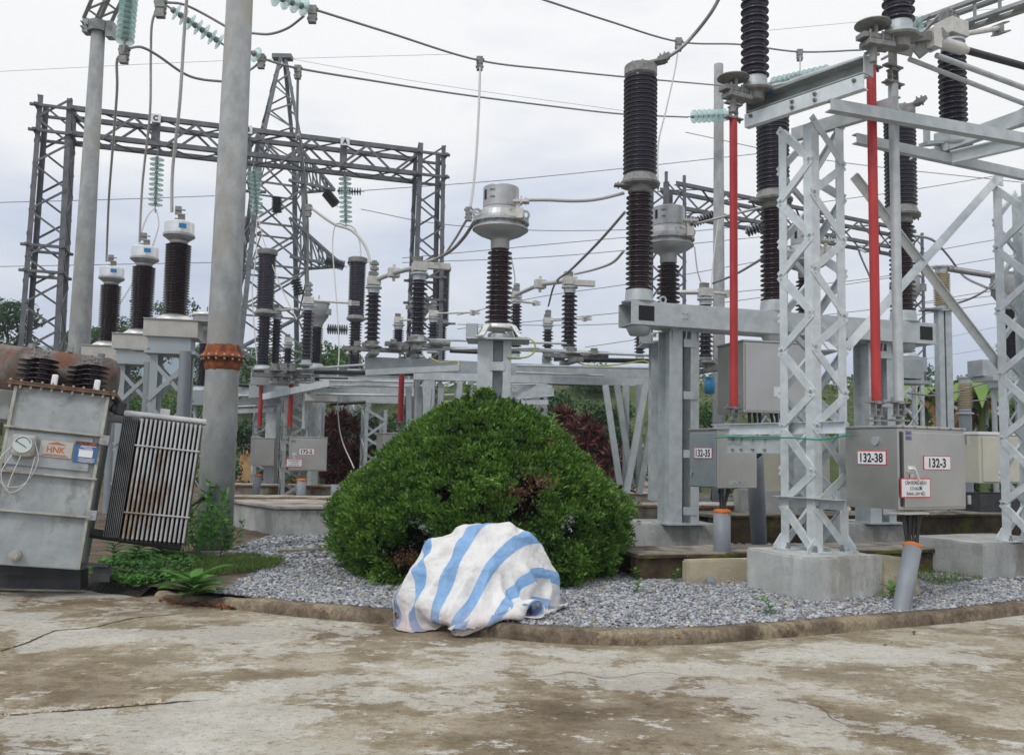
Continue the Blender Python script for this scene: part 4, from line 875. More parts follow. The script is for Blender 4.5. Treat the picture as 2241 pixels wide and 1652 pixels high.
# ---- cable trenches ----
TD = ang(18)
def slabrun(name, p0, L, W_, z0, z1, mt, label, ex=TD, top='slab_top', edge='slab_edge', over=.04, n=None):
    t_ = thing(name, label, 'cable trench', at(p0, z0)); ey = V((-ex.y, ex.x, 0)); mb = MB()
    for o_ in (0, W_-.15): mb.obox(at(p0+ex*L/2+ey*(o_+.075), (z0+z1)/2), ex, ey, UZ, (L, .15, z1-z0))
    mb.build('wall', mt, t_); n = n or int(L/.6); mb = MB(); me_ = MB()
    for i in range(n):
        k = L/n; c = p0+ex*(k*(i+.5))+ey*(W_/2); dz = random.uniform(-.006, .006); q = at(c, z1+.03+dz); mb.obox(q+UZ*.006, ex, ey, UZ, (k-.012, W_+2*over-.01, .05)); me_.obox(q-UZ*.002, ex, ey, UZ, (k-.02, W_+2*over, .035))
    mb.build('cover_slab', top, t_, bevel=.006); me_.build('slab_edging', edge, t_); return t_
t1 = xy(1392, 10.25, 1250); slabrun('cable_trench', t1, 9.5, .75, 0, .34, 'concrete_mossy', 'mossy dark cable trench wall running behind the nearest footing', top='concrete_old', edge='concrete_mossy')
block('rubble_wall', xy(1505, 10.05, 1250), TD, 1.3, .14, 0, .36, 'concrete_tan', 'tan plastered patch of trench wall with a drain pipe', 'wall')
MB_ = MB().cyl(G(1553, 1278)+V((0, -.12, .0)), G(1545, 1262, .12)+V((0, .1, .1)), .05, seg=14); tag(MB_.build('drain_pipe', 'pvc'), 'short grey drain pipe poking from the tan wall', 'pipe')
slabrun('cable_trench', xy(1560, 14.6, 1120), 11, .9, 0, .52, 'concrete_mossy', 'dark covered cable trench behind the cabinet 132-3', top='concrete_old', edge='concrete_mossy')
slabrun('cable_trench', xy(1370, 15.6, 1080), 6, .9, 0, .6, 'concrete_old', 'covered cable trench with rusty edge behind the breaker footing')
slabrun('cable_trench', xy(1800, 17.5, 1080), 8, .9, 0, .7, 'concrete_old', 'far right covered cable trench below the cream cabinet')
# ================= LEFT: TRANSFORMER, POLES, MIDDLE BAYS =================
# ---- tilted transformer (built upright, then the root leans) ----
tl = P(140, 1236, 8.9); tr = thing('transformer', 'old grey oil transformer leaning to the right at the left edge', 'transformer', (0, 0, 0)); BASE[tr.name] = V((0, 0, 0))
TW, TH, TDp = .88, 1.76, .55       # front face in the plane y=0, x from -TW/2 to TW/2, z from 0
X_, Y_, Z_ = V((1, 0, 0)), V((0, 1, 0)), V((0, 0, 1))
MB().box((0, TDp/2, TH/2), (TW, TDp, TH)).build('tank', 'tank_paint', tr, bevel=.012)
mb = MB(); mb.box((0, TDp/2, TH+.012), (TW+.14, TDp+.14, .02)); mb.box((0, TDp/2, TH+.034), (TW+.13, TDp+.13, .016)); mb.build('lid', 'lid_rust', tr, bevel=.003)
mb = MB()
for i in range(11): x = -TW/2-.04+i*(TW+.08)/10; mb.cyl((x, -.045, TH-.03), (x, -.045, TH+.06), .012, seg=6)
mb.build('lid_bolt', 'tank_trim', tr)
for z, h in ((TH-.42, .03), (TH-.86, .03), (TH-1.24, .03)):
    MB().box((0, -.028, z), (TW+.04, .06, h*.7)).build('stiffener_band', 'tank_trim', tr, bevel=.004)
MB().box((-.03, -.012, TH-.62), (TW-.10, .022, .34)).build('panel', 'tank_paint', tr, bevel=.004)
for x in (-TW/2+.012, TW/2-.012): MB().box((x, -.012, TH/2), (.03, .03, TH-.02)).build('corner_strip', 'tank_trim', tr)
for z in (TH-.46, TH-1.22): MB().box((TW/2+.03, -.02, z), (.09, .07, .10)).build('lug', 'tank_paint', tr, bevel=.006)
gx, gz_ = -.25, TH-.60
g = MB().box((gx, -.06, gz_), (.22, .09, .22)).build('gauge', 'tank_trim', tr, bevel=.03)
m_ = MB(); m_.cyl((gx, -.125, gz_+.01), (gx, -.09, gz_+.01), .085, seg=28); m_.build('gauge_glass', 'gauge_face', g)
m_ = MB(); m_.bar(V((gx+.04, -.13, gz_-.02)), V((gx-.06, -.13, gz_+.035)), .006, .004, Y_); m_.tube([V((gx+.068*math.cos(t/10), -.129, gz_+.01+.068*math.sin(t/10))) for t in range(2, 30)], .003, 5); m_.build('needle', 'black_ink', g)
m_ = MB(); m_.tube(spline([V((gx-.10, -.1, gz_-.02)), V((gx-.17, -.14, gz_-.18)), V((gx-.10, -.16, gz_-.40)), V((gx+.08, -.13, gz_-.38)), V((gx+.16, -.1, gz_-.15)), V((gx+.10, -.09, gz_+.05))], 8), .006, 6)
m_.tube(spline([V((gx-.08, -.1, gz_-.1)), V((gx-.13, -.15, gz_-.3)), V((gx-.02, -.18, gz_-.47)), V((gx+.10, -.14, gz_-.36)), V((gx+.13, -.1, gz_-.1))], 8), .006, 6)
m_.tube(spline([V((gx, -.1, gz_-.1)), V((gx-.05, -.15, gz_-.42)), V((gx+.02, -.16, gz_-.52))], 6), .006, 6); m_.build('capillary_tube', 'conductor_light', tr)
pl_ = plate('name_plate', 'plate_pale', tr, V((.04, -.032, TH-.60)), X_, Z_, .30, .16, .006)
text('HNK', .085, 'orange_ink', pl_, V((.04, -.036, TH-.605)), X_, Z_, 'lettering', .17, bold=.002)
m_ = MB(); m_.prism([V((-.05, -.036, TH-.553)), V((.13, -.036, TH-.553)), V((.04, -.036, TH-.525))], V((0, -.002, 0))); m_.box((.04, -.037, TH-.655), (.2, .002, .007)); m_.box((.04, -.037, TH-.668), (.24, .002, .006)); m_.build('emblem', 'orange_ink', pl_)
pl_ = plate('data_plate', 'label_blue', tr, V((.315, -.032, TH-.60)), X_, Z_, .22, .21, .006)
m_ = MB(); m_.box((.315, -.037, TH-.512), (.21, .003, .03)); m_.build('heading', 'rust', pl_)
m_ = MB(); m_.box((.315, -.037, TH-.615), (.13, .003, .07))
for i in range(4):
    m_.box((.33-.02*(i % 2), -.037, TH-.538-i*.012), (.14-.03*(i % 3), .003, .005)); m_.box((.33, -.037, TH-.665-i*.011), (.16-.03*(i % 2), .003, .004))
m_.build('print', 'white_sign', pl_)
m_ = MB(); m_.cyl((-.15, -.06, .10), (-.15, 0, .10), .055, seg=18); m_.cyl((-.15, -.075, .10), (-.15, -.06, .10), .04, seg=6); m_.build('drain_valve', 'tank_trim', tr)
m_ = MB(); m_.box((0, TDp/2+.08, -.05), (TW-.1, .14, .1)); m_.box((TW/2+.12, .1, .06), (.26, .16, .03)); m_.box((TW/2+.20, .08, -.02), (.16, .02, .16)); m_.build('skid', 'tank_dark', tr)
mat('fin_gap_shade', (.03, .02, .016), (.09, .055, .04), .7, 0, 8, .2, 60)  # dark rusty tone, with the shade between the fins put into it
MBK = MB().box((TW/2+.25+.34, .50, .32+.64), (.60, .03, 1.22)).build('gap_shade_panel', 'fin_gap_shade', tr)  # added dark sheet behind the fins, painted shade for the gaps
# radiator on the right
rd = MB(); RX, RW, RH, RZ = TW/2+.25, .70, 1.28, .32
rdo = MB().box((RX-.03, .42, RZ+RH/2), (.16, .5, RH-.08)).build('radiator', 'tank_dark', tr)
for i in range(14):
    x = RX+.09+i*(RW-.12)/13
    f_ = MB(); n_ = 10
    f_.box((x, .34, RZ+RH/2), (.016, .52, RH)); f_.cyl((x, .075, RZ+.02), (x, .075, RZ+RH-.02), .0125, seg=8); fo = f_.build('radiator_fin', 'fin_white', rdo); fo.data.materials.append(M['fin_gap_shade']); fo.data.polygons.foreach_set('material_index', [1]*6+[0]*(len(fo.data.polygons)-6))  # blades coloured dark as shade between fins, only front rims white
for yy in (.16, .26, .36, .46, .56): pass
m_ = MB(); m_.cyl((RX-.10, .14, RZ+RH+.02), (RX+RW+.02, .14, RZ+RH+.02), .035, seg=14); m_.cyl((RX-.25, .3, RZ+RH-.02), (RX+.1, .3, RZ+RH-.02), .05, seg=14); m_.build('header_pipe', 'fin_white', rdo)
m_ = MB(); m_.cyl((RX-.25, .3, RZ+.05), (RX+RW-.05, .3, RZ-.02), .05, seg=14); m_.build('header_pipe', 'tank_dark', rdo)
for z in (RZ+RH*.76, RZ+RH*.22): MB().cyl((RX+.06, .055, z), (RX+RW, .055, z), .009, seg=8).build('tie_rod', 'fin_white', rdo)
m_ = MB()
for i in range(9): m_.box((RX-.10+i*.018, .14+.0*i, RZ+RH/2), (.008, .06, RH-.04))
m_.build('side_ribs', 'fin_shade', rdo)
m_ = MB(); m_.box((RX+RW*.42, .14, RZ+RH+.075), (.10, .014, .08)); m_.build('lifting_lug', 'fin_white', rdo, bevel=.01)
def bushing(x, y, s=1.):
    m_ = MB(); m_.lathe([(0, 0)]+[(r*s, z*s) for r, z in sheds(.0, .30, 6, .055, .13)]+[(.04*s, .31*s), (0, .31*s)], V((x, y, TH+.06)), seg=22); b_ = m_.build('bushing', 'porcelain_red', tr)
    m_ = MB(); m_.cyl((x, y, TH+.06+.31*s), (x, y, TH+.06+.40*s), .014*s, seg=8); m_.box((x, y, TH+.06+.36*s), (.06*s, .03*s, .02*s)); m_.build('stud', 'cast', b_)
for x, y in ((-.42, .45), (-.27, .3), (-.36, .6), (.05, .52), (.22, .3), (.14, .42)): bushing(x, y, 1.05)
for x in (-.10, .30): m_ = MB(); m_.box((x-.0, .02, TH+.09), (.06, .03, .14)); m_.build('lifting_lug', 'white_sign', tr, bevel=.028)
m_ = MB(); m_.lathe([(0, -1.3), (.2, -1.28), (.27, -1.2), (.27, 0), (.25, .06), (.18, .11), (0, .13)], V((.26, .95, TH+.30)), V((1, 0, 0)), 32); cv = m_.build('conservator', 'conservator', tr)
m_ = MB(); m_.cyl((.16, .9, TH+.55), (.16, .9, TH+.60), .04, seg=12); m_.cyl((-.55, .9, TH+.55), (-.55, .9, TH+.61), .04, seg=12); m_.box((-.16, .9, TH+.6), (.05, .05, .06)); m_.build('filler_cap', 'cast', cv)
m_ = MB(); m_.cyl((.0, .95, TH+.05), (.0, .95, TH+.15), .05); m_.cyl((TW/2+.02, .12, TH-.10), (TW/2+.22, .2, TH-.14), .045, seg=12); m_.cyl((TW/2+.10, .14, TH-.16), (TW/2+.10, .14, TH-.04), .06, seg=10); m_.build('oil_pipe', 'tank_dark', tr)
m_ = MB(); m_.box((-TW/2-.10, .2, TH-.2), (.2, .3, .3)); m_.build('side_box', 'tank_paint', tr, bevel=.01)
tr.rotation_euler = (math.radians(-6), math.radians(5.2), math.radians(17)); tr.location = (P(72, 1236, 8.85).x-.02, 8.85, .31); BASE[tr.name] = V((0, 0, 0))
MB_ = MB()
MB_.box((-5.0, 9.3, .14), (1.3, .16, .2)); tag(MB_.build('timber_bearer', 'tank_dark'), 'dark oily timber bearer under the leaning transformer', 'timber')
p_ = [P(412, 1112, 12.0), P(432, 1098, 11.9), P(445, 1088, 11.9)]; m_ = MB(); m_.tube(p_, .018, 8); m_.cyl(P(441, 1091, 11.9), P(462, 1077, 11.9), .045, seg=10); m_.tube([p_[0], p_[0]+V((-.1, 0, -.3)), V((p_[0].x-.15, p_[0].y, .1))], .014, 6)
tag(m_.build('cable_lug', 'black_rubber'), 'black cable end sticking up in front of the thick pole', 'cable')
MB_ = MB().lathe([(0, 0), (.09, 0), (.11, .32), (.10, .32), (0, .3)], P(1553, 862, 17), seg=14); tag(MB_.build('bucket', 'blue_plastic'), 'small blue bucket hanging behind the left red rod', 'bucket')
# ---- concrete poles ----
def conc_pole(px, py, d, prof, label, flange=None, mt='concrete_pole'):
    q = xy(px, d, py); t_ = thing('concrete_pole', label, 'pole', at(q, .05), None); m_ = MB(); m_.lathe([(0, prof[0][1])]+prof+[(0, prof[-1][1])], at(q, 0), seg=36); m_.build('shaft', mt, t_)
    if flange:
        zf, r0, R1 = flange; m_ = MB(); vs = []; n = 40
        for j, (r, h) in enumerate([(r0*1.01, .17), (r0*1.03, .165), (r0*1.10, .10), (R1*.93, .018), (R1, .014), (R1, -.014), (R1*.80, -.018), (r0*1.12, -.10), (r0*1.05, -.165), (r0*1.02, -.17)]):
            for i in range(n):
                a = 2*math.pi*i/n; jt = .025*noise.noise((math.cos(a)*3, math.sin(a)*3, j*3.)) if j in (0, 9) else .004*noise.noise((a*5, j, 0)); vs.append(at(q, zf)+V((math.cos(a)*(r+.0*jt), math.sin(a)*r, h+jt*1.4)))
        m_.add(vs, [(j*n+i, j*n+(i+1) % n, (j+1)*n+(i+1) % n, (j+1)*n+i) for j in range(9) for i in range(n)], True); f_ = m_.build('flange', 'rust', t_)
        m_ = MB()
        for i in range(16):
            a = 2*math.pi*i/16; dr = V((math.cos(a), math.sin(a), 0)); c = at(q, zf)+dr*R1*.9; m_.lk = 0; m_.ch.append((len(m_.v), len(m_.f))); m_.lk = 1; m_.cyl(c-UZ*.045, c+UZ*.04, .011, seg=6); m_.cyl(c-UZ*.04, c-UZ*.015, .019, seg=6); m_.cyl(c+UZ*.012, c+UZ*.028, .019, seg=6); m_.lk = 0
        m_.build('flange_bolt', 'plate_pale', f_); m_ = MB()
        for i in range(16):
            a = 2*math.pi*(i+.5)/16; dr = V((math.cos(a), math.sin(a), 0)); tn = UZ.cross(dr)*.008; c = at(q, zf)
            for s_ in (1, -1): m_.prism([c+dr*r0*1.0+UZ*.15*s_, c+dr*r0*1.0, c+dr*R1*.97], tn)
        m_.build('stiffener', 'rust', f_)
    return t_
conc_pole(478, 990, 12.4, [(.242, .0), (.232, 2.0), (.222, 2.75), (.222, 2.95), (.180, 8.6)], 'thick concrete pole with a rusty bolted flange collar', (P(485, 783, 12.4).z, .223, .31))
q = xy(196, 18, 400); zt = P(218, 62, 18).z
pl2 = conc_pole(195, 400, 18, [(.25, .0), (.21, 3.5), (.185, 5.5), (.134, zt)], 'slimmer tapered pole with a steel bracket at its top, left of the thick pole')
m_ = MB(); a_ = at(xy(195, 18, 400), zt); m_.lathe([(.17, -.1), (.20, -.1), (.20, .12), (.17, .12)], a_, seg=20, smooth=False); m_.box((a_.x-.24, a_.y, a_.z+.02), (.12, .2, .3)); m_.box((a_.x+.26, a_.y, a_.z-.05), (.14, .2, .34)); bolts(m_, a_+V((-.25, -.12, 0)), X_, Z_, .06, 3, .02, .14); m_.build('bracket', 'galv_dull', pl2)
m_ = MB(); u0, u1 = P(208, 50, 18), P(262, -70, 16.5)
for dx in (-.14, .20):
    for dy in (-.2, .2): m_.bar(u0+V((dx, dy, 0)), u1+V((dx, dy, 0)), .07, .03)
for k in range(6): f0 = u0.lerp(u1, k/6); f1 = u0.lerp(u1, (k+1)/6); s_ = (-.14, .2) if k % 2 else (.2, -.14); m_.bar(f0+V((s_[0], -.2, 0)), f1+V((s_[1], -.2, 0)), .05, .02); m_.bar(f0+V((s_[0], .2, 0)), f1+V((s_[1], .2, 0)), .05, .02)
m_.build('lattice_arm', 'galv_dull', pl2)
# ---- capacitor voltage transformers on the left ----
def cvt_proto():
    r = proto('voltage_transformer', 'voltage transformer', 'voltage transformer', 'voltage transformers in a row behind the transformer'); Z = 3.46; m_ = MB()
    for x in (-.28, .28):
        for y in (-.22, .22):
            m_.angle(V((x, y, .3)), V((x, y, 2.9)), .11, .01, V((0, 1, 0)), -1 if x > 0 else 1, 1 if y < 0 else -1)
    m_.build('support_leg', 'cabinet_grey', r); m_ = MB()
    for y in (-.235, .235):
        for k in range(3): z = .9+k*.66; m_.bar(V((-.28, y, z)), V((.28, y, z+.6)), .06, .01, V((0, 1, 0))); m_.bar(V((.28, y+.012, z)), V((-.28, y+.012, z+.6)), .06, .01, V((0, 1, 0)))
    m_.build('brace', 'cabinet_grey', r); MB().cyl((.22, -.28, .3), (.22, -.28, 2.95), .085, seg=14).build('cable_pipe', 'pvc', r)
    m_ = MB(); m_.box((0, 0, 2.93), (.72, .60, .05)); m_.box((-.42, -.1, 2.96), (.26, .3, .03)); m_.build('top_frame', 'cabinet_grey', r)
    m_ = MB(); m_.box((-.02, 0, 3.06), (.60, .5, .22)); m_.build('lower_box', 'cabinet_grey', r); MB().box((0, 0, 3.28), (.76, .60, .25)).build('base_box', 'plate_pale', r, bevel=.006)
    MB().box((-.385, 0, 3.28), (.01, .56, .23)).build('side_panel', 'galv', r); MB().box((.1, 0, 3.415), (.98, .64, .012)).build('top_plate', 'galv', r); m_ = MB(); m_.lathe([(0, 0), (.30, 0), (.29, .02), (.20, .09), (.16, .10), (0, .10)], V((0, 0, 3.421)), seg=24); m_.build('base_flange', 'aluminium_bright', r)
    m_ = MB(); m_.lathe([(0, .0)]+sheds(0, 1.10, 27, .125, .19)+[(0, 1.10)], V((0, 0, 3.52)), seg=26); m_.build('insulator', 'porcelain_red', r)
    m_ = MB(); m_.lathe([(0, 0), (.13, 0), (.14, .04), (.22, .10), (.235, .11), (.235, .14), (.21, .15)], V((0, 0, 4.62)), seg=28, smooth=False); m_.build('head_flange', 'aluminium', r)
    m_ = MB(); m_.lathe([(.212, 0), (.218, .01), (.218, .17), (.205, .19), (0, .21)], V((0, 0, 4.76)), seg=28, smooth=False); h_ = m_.build('head', 'aluminium_bright', r)
    e2 = ang(-70); plate('label', 'sky_label', h_, e2*.222+V((0, 0, 4.86)), V((-e2.y, e2.x, 0)), UZ, .11, .07, .004)
    m_ = MB(); m_.cyl((0, 0, 4.95), (0, 0, 5.12), .02); m_.box((.02, 0, 5.04), (.1, .06, .04)); m_.box((-.03, 0, 5.14), (.09, .06, .12))
    for k in range(3): m_.cyl((-.07, -.04, 5.0+k*.07), (.08, -.04, 5.0+k*.07), .012, seg=6)
    m_.build('terminal_clamp', 'cast', r); return r
cvt = cvt_proto(); cv_pos = []
for i, (px, pyb, d, lab) in enumerate(((383, 690, 13.4, 'nearest of the three voltage transformers, just left of the thick pole'), (308, 722, 15.1, 'middle one of three voltage transformers with silver caps'), (236, 748, 16.9, 'farthest and leftmost of three voltage transformers with silver caps'))):
    q = P(px, pyb, d); loc = V((q.x, q.y, q.z-3.52)); cv_pos.append(loc)
    if i == 0: cvt.location = loc; cvt['label'] = lab; cvt.rotation_euler = (0, 0, math.radians(12))
    else: dup(cvt, loc, math.radians(12), lab)
# ---- grey current transformers with funnel heads ----
def gct_proto():
    r = proto('current_transformer', 'grey', 'current transformer', 'grey funnel headed current transformers'); z = 0
    m_ = MB(); m_.lathe([(0, 0)]+sheds(0, 1.0, 20, .11, .175)+[(0, 1.)], V((0, 0, 0)), seg=18); m_.build('insulator', 'porcelain', r)
    m_ = MB(); m_.lathe([(.14, 0), (.15, .03), (.16, .09), (.28, .28), (.30, .30), (.30, .66)], V((0, 0, 1.0)), seg=24); h = m_.build('head', 'aluminium', r)
    m_ = MB(); m_.lathe([(.30, .64), (.33, .65), (.33, .70), (.28, .74), (0, .77)], V((0, 0, 1.0)), seg=24); m_.build('lid', 'aluminium_bright', h); m_ = MB(); m_.box((.32, -.1, 1.42), (.14, .1, .16)); m_.box((-.32, -.1, 1.42), (.14, .1, .12)); m_.cyl((.02, 0, 1.77), (.02, 0, 1.9), .015, seg=6); m_.build('terminal', 'cast', h)
    m_ = MB(); m_.lathe([(0, -.14), (.25, -.14), (.25, -.10), (.17, -.01), (0, 0)], seg=20); m_.build('base_flange', 'galv', r); m_ = MB(); m_.box((0, 0, -.3), (.62, .55, .32)); m_.build('base_box', 'cabinet_grey', r)
    m_ = MB()
    for x in (-.22, .22):
        for y in (-.2, .2): m_.bar(V((x, y, -2.6)), V((x, y, -.45)), .07, .07)
    for k in range(3): m_.bar(V((-.22, -.24, -2.5+k*.68)), V((.22, -.24, -1.85+k*.68)), .05, .01); m_.bar(V((.22, -.25, -2.5+k*.68)), V((-.22, -.25, -1.85+k*.68)), .05, .01)
    m_.build('support', 'galv', r); return r
gp = gct_proto(); first = True
for px, pyi, d, lab in ((444, 845, 21, 'grey current transformer half hidden behind the thick pole'), (691, 795, 24.5, 'grey funnel headed current transformer right of the tall lattice tower base'), (914, 775, 27, 'grey funnel headed current transformer behind the middle disconnector'), (1985, 770, 19.5, 'grey current transformer behind the right breaker pole'), (2212, 795, 16.5, 'grey current transformer behind the lattice support at the right edge')):
    q = P(px, pyi, d); q.z = P(px, pyi, d).z
    if first: gp.location = q; gp['label'] = lab; first = False
    else: dup(gp, q, 0, lab)
# ---- middle and rear posts ----
def post(px, yt, yb, rpx, label=None, box=None, n=None, parent=None, clampup=0, mt='porcelain', d=None):
    d = d or .155*F/rpx; q = P(px, yb, d); top = P(px, yt, d); H = top.z-q.z; n = n or max(8, int(H/.085)); m_ = MB()
    s_ = 20 if d < 20 else 14; m_.lathe([(0, 0)]+sheds(0, H, n, .095, .155)+[(0, H)], q, seg=s_); o = m_.build('insulator', mt, parent)
    m_ = MB(); m_.lathe([(0, -.13), (.17, -.13), (.17, -.10), (.12, -.09), (.115, 0), (0, 0)], q, seg=s_, smooth=False); m_.lathe([(0, 0), (.115, 0), (.12, .09), (.16, .10), (.16, .13), (0, .13)], q+UZ*H, seg=s_, smooth=False); m_.build('end_fitting', 'galv', parent)
    if box: jawbox(parent, q+UZ*(H+.13), ang(box), .95)
    if clampup:
        m_ = MB(); c = q+UZ*(H+.13+.22); m_.box(c+UZ*clampup/2, (.09, .07, clampup))
        for k in range(3): m_.box(c+UZ*(clampup*(k+.4)/3), (.16, .10, .05))
        m_.build('cable_clamp', 'cast', parent)
    return q, q+UZ*(H+.13)
def arm(parent, p0, p1, r=.025, jaw=True, mt='terminal'):
    m_ = MB(); m_.cyl(p0, p1, r, seg=10)
    if jaw:
        d_ = (p1-p0).normalized(); y_ = d_.cross(UZ).normalized()
        for k in (-.04, .04, 0): m_.obox(p1+UZ*k, d_, y_, UZ, (.26, .10, .016))
        m_.obox(p1-d_*.1, d_, y_, UZ, (.07, .12, .14))
    m_.build('contact_arm', mt, parent)
dm = thing('disconnector_switch', 'middle disconnector on a long channel beam behind the round bush', 'disconnector', xy(1050, 16.3, 1000))
D = 16.6
pk = {}
pk['h'] = post(814, 642, 752, 17.5, parent=dm, box=20, clampup=.30); pk['i'] = post(914, 614, 733, 19.3, parent=dm, box=20)
pk['j'] = post(947, 706, 762, 12.6, parent=dm, box=10, clampup=.25); pk['k'] = post(871, 721, 760, 12.8, parent=dm, box=10)
pk['l'] = post(1128, 666, 774, 13.2, parent=dm, box=20, clampup=.2); pk['m'] = post(1245, 642, 759, 17.5, parent=dm, box=20)
pk['n'] = post(1198, 722, 789, 12.6, parent=dm, box=10, clampup=.2); pk['o'] = post(1544, 668, 782, 18, parent=dm, box=20); pk['p'] = post(1400, 722, 780, 12.6, parent=dm, box=10)
arm(dm, pk['h'][1]+UZ*.12, P(862, 597, 17.0), .045, False, 'conductor_light'); arm(dm, P(862, 597, 17.0), pk['i'][1]+UZ*.12, .045, False, 'conductor_light')
m_ = MB(); c = P(862, 597, 17); m_.obox(c, ang(20), ang(110), UZ, (.22, .16, .18)); m_.cyl(c-UZ*.16, c+UZ*.16, .03); m_.build('contact_jaw', 'terminal', dm, bevel=.01)
m_ = MB(); c = P(960, 583, 15.9); m_.obox(c, ang(10), ang(100), UZ, (.42, .10, .12)); m_.build('contact_jaw', 'terminal', dm, bevel=.01)
arm(dm, pk['j'][1]+UZ*.12, P(1040, 684, 23)); arm(dm, pk['k'][1]+UZ*.12, P(925, 700, 22), .025, False)
arm(dm, pk['l'][1]+UZ*.12, P(1182, 622, 17.8), .045, False, 'conductor_light'); arm(dm, P(1182, 622, 17.8), pk['m'][1]+UZ*.12, .045, False, 'conductor_light')
m_ = MB(); c = P(1182, 622, 17.8); m_.obox(c, ang(20), ang(110), UZ, (.22, .16, .18)); m_.cyl(c-UZ*.16, c+UZ*.16, .03); m_.build('contact_jaw', 'terminal', dm, bevel=.01)
m_ = MB(); c = P(1280, 620, 17.2); m_.obox(c, ang(10), ang(100), UZ, (.40, .10, .12)); m_.build('contact_jaw', 'terminal', dm, bevel=.01)
arm(dm, pk['n'][1]+UZ*.12, P(1285, 697, 23)); arm(dm, P(1120, 658, 22), P(1175, 664, 23), .03); arm(dm, pk['o'][1]+UZ*.12, P(1470, 640, 17), .045, False, 'conductor_light'); arm(dm, pk['o'][1]+UZ*.12, P(1600, 644, 17), .03)
def beamp(parent, a, b, h, w, mt='galv', name='beam', side=1): MB().chan(a, b, h, w, .014, UZ, side).build(name, mt, parent)
za = P(1000, 795, 15.4).z
def HZ(px, py, z): return G(px, py, z)
beamp(dm, HZ(798, 795, za), HZ(1432, 822, za), .24, .12, 'galv', side=1); beamp(dm, HZ(905, 822, za-.22), HZ(1432, 838, za-.22), .13, .10, 'galv_bright')
beamp(dm, P(800, 815, 15.2)+UZ*0, P(1005, 805, 14.6), .10, .08, 'galv')
for a, b_ in (((795, 767), (1180, 762)), ((905, 742), (1240, 752)), ((1150, 762), (1530, 785)), ((900, 757), (1430, 778))): m_ = MB(); m_.cyl(P(a[0], a[1], 15.8), P(b_[0], b_[1], 15.4), .022, seg=8); m_.build('linkage_rod', 'galv', dm)
m_ = MB(); m_.cyl(P(1260, 787, 15.4), P(1560, 793, 15.6), .042, seg=10); m_.cyl(P(985, 768, 15.6), P(1052, 771, 15.5), .035, seg=10); m_.build('black_tube', 'black_rubber', dm)
for px, py in ((905, 755), (1250, 780), (1545, 800), (815, 765)):
    c = P(px, py, 15.6); m_ = MB(); m_.obox(c, ang(15), ang(105), UZ, (1.0, .16, .07)); m_.obox(c-UZ*.09, ang(105), ang(15), UZ, (.9, .14, .07)); m_.lathe([(0, 0), (.16, 0), (.17, .02), (.1, .05), (.1, .12), (0, .12)], c+UZ*.03, seg=16, smooth=False)
    for k in range(7): m_.box(c+V((random.uniform(-.45, .45), random.uniform(-.2, .1), random.uniform(-.1, .12))), (random.uniform(.05, .16), .08, random.uniform(.04, .12)))
    m_.cyl(c+V((.3, -.05, .05)), c+V((.65, -.05, .03)), .06, seg=12); m_.build('rotary_base', 'cast', dm)
# sloping supports of the middle beam
def legs(parent, pts, w=.16):
    for (x0, y0, d0), (x1, y1, d1), k in pts:
        a, b_ = P(x0, y0, d0), P(x1, y1, d1); MB().chan(b_, a, w*k, .09, .012, V((0, -1, 0)), 1).build('leg', 'galv', parent); MB().chan(b_+V((w*k*.9, .02, 0)), a+V((w*k*.9, .02, 0)), w*k, .09, .012, V((0, -1, 0)), -1).build('leg', 'galv_dull', parent)
legs(dm, [((1330, 842, 15.1), (1362, 1060, 15.1), .8), ((1375, 842, 15.3), (1375, 1068, 15.3), 1), ((1420, 834, 15), (1376, 1080, 14.8), .9)])
legs(dm, [((899, 845, 16.2), (905, 1100, 16.2), .8), ((945, 850, 15.6), (925, 1100, 15.4), .9), ((970, 840, 15.8), (975, 1100, 15.8), 1.4), ((1012, 835, 15.6), (995, 1100, 15.6), .7)])
block('foundation', xy(1345, 15.0, 1080), ang(12), .9, .8, 0, .35, 'concrete_block', 'small concrete footing under the sloping legs right of the bush')
def rodset(parent, px, yt, yb, d, r=.05, mt='red_paint'):
    a, b_ = P(px, yt, d), P(px, yb, d); b_.x = a.x; b_.y = a.y; MB().cyl(b_, a, r, seg=14).build('operating_rod', mt, parent); coupling(a, True).build('rod_coupling', 'cast', parent); coupling(b_, False).build('rod_coupling', 'cast', parent)
rodset(dm, 880, 793, 922, 16.3, .053); rodset(dm, 914, 806, 930, 16.2, .05, 'galv')
bm1 = xy(868, 16.2, 980); c_, _ = cabinet('control_cabinet', bm1-ang(20)*.25, ang(20), .75, .6, P(870, 1040, 16.2).z, P(870, 950, 16.2).z, 'stainless', 'stainless cabinet mostly hidden behind the left of the bush', door=False)
tag(MB().tube(spline([P(1255, 790, 15.3), P(1290, 800, 15.2), P(1350, 798, 15.2), P(1410, 790, 15.2), P(1425, 805, 15.1), P(1418, 828, 15)], 6), .014, 6).build('earth_wire', 'yellow_wire'), 'yellow green earth wire sagging under the middle beam, right of the bush', 'wire')
tag(MB().tube(spline([P(940, 782, 15.3), P(965, 793, 15.2), P(1000, 790, 15.2), P(1003, 800, 15.1), P(992, 815, 15)], 6), .014, 6).build('earth_wire', 'yellow_wire'), 'yellow earth wire curling at the left end of the middle beam', 'wire')
tag(MB().tube(spline([P(1130, 738, 12.1), P(1165, 745, 12.0), P(1170, 768, 12), P(1150, 782, 12), P(1110, 782, 12.05)], 7), .012, 6).build('earth_wire', 'yellow_wire'), 'green yellow earth wire looping from the transformer pedestal behind the bush', 'wire')
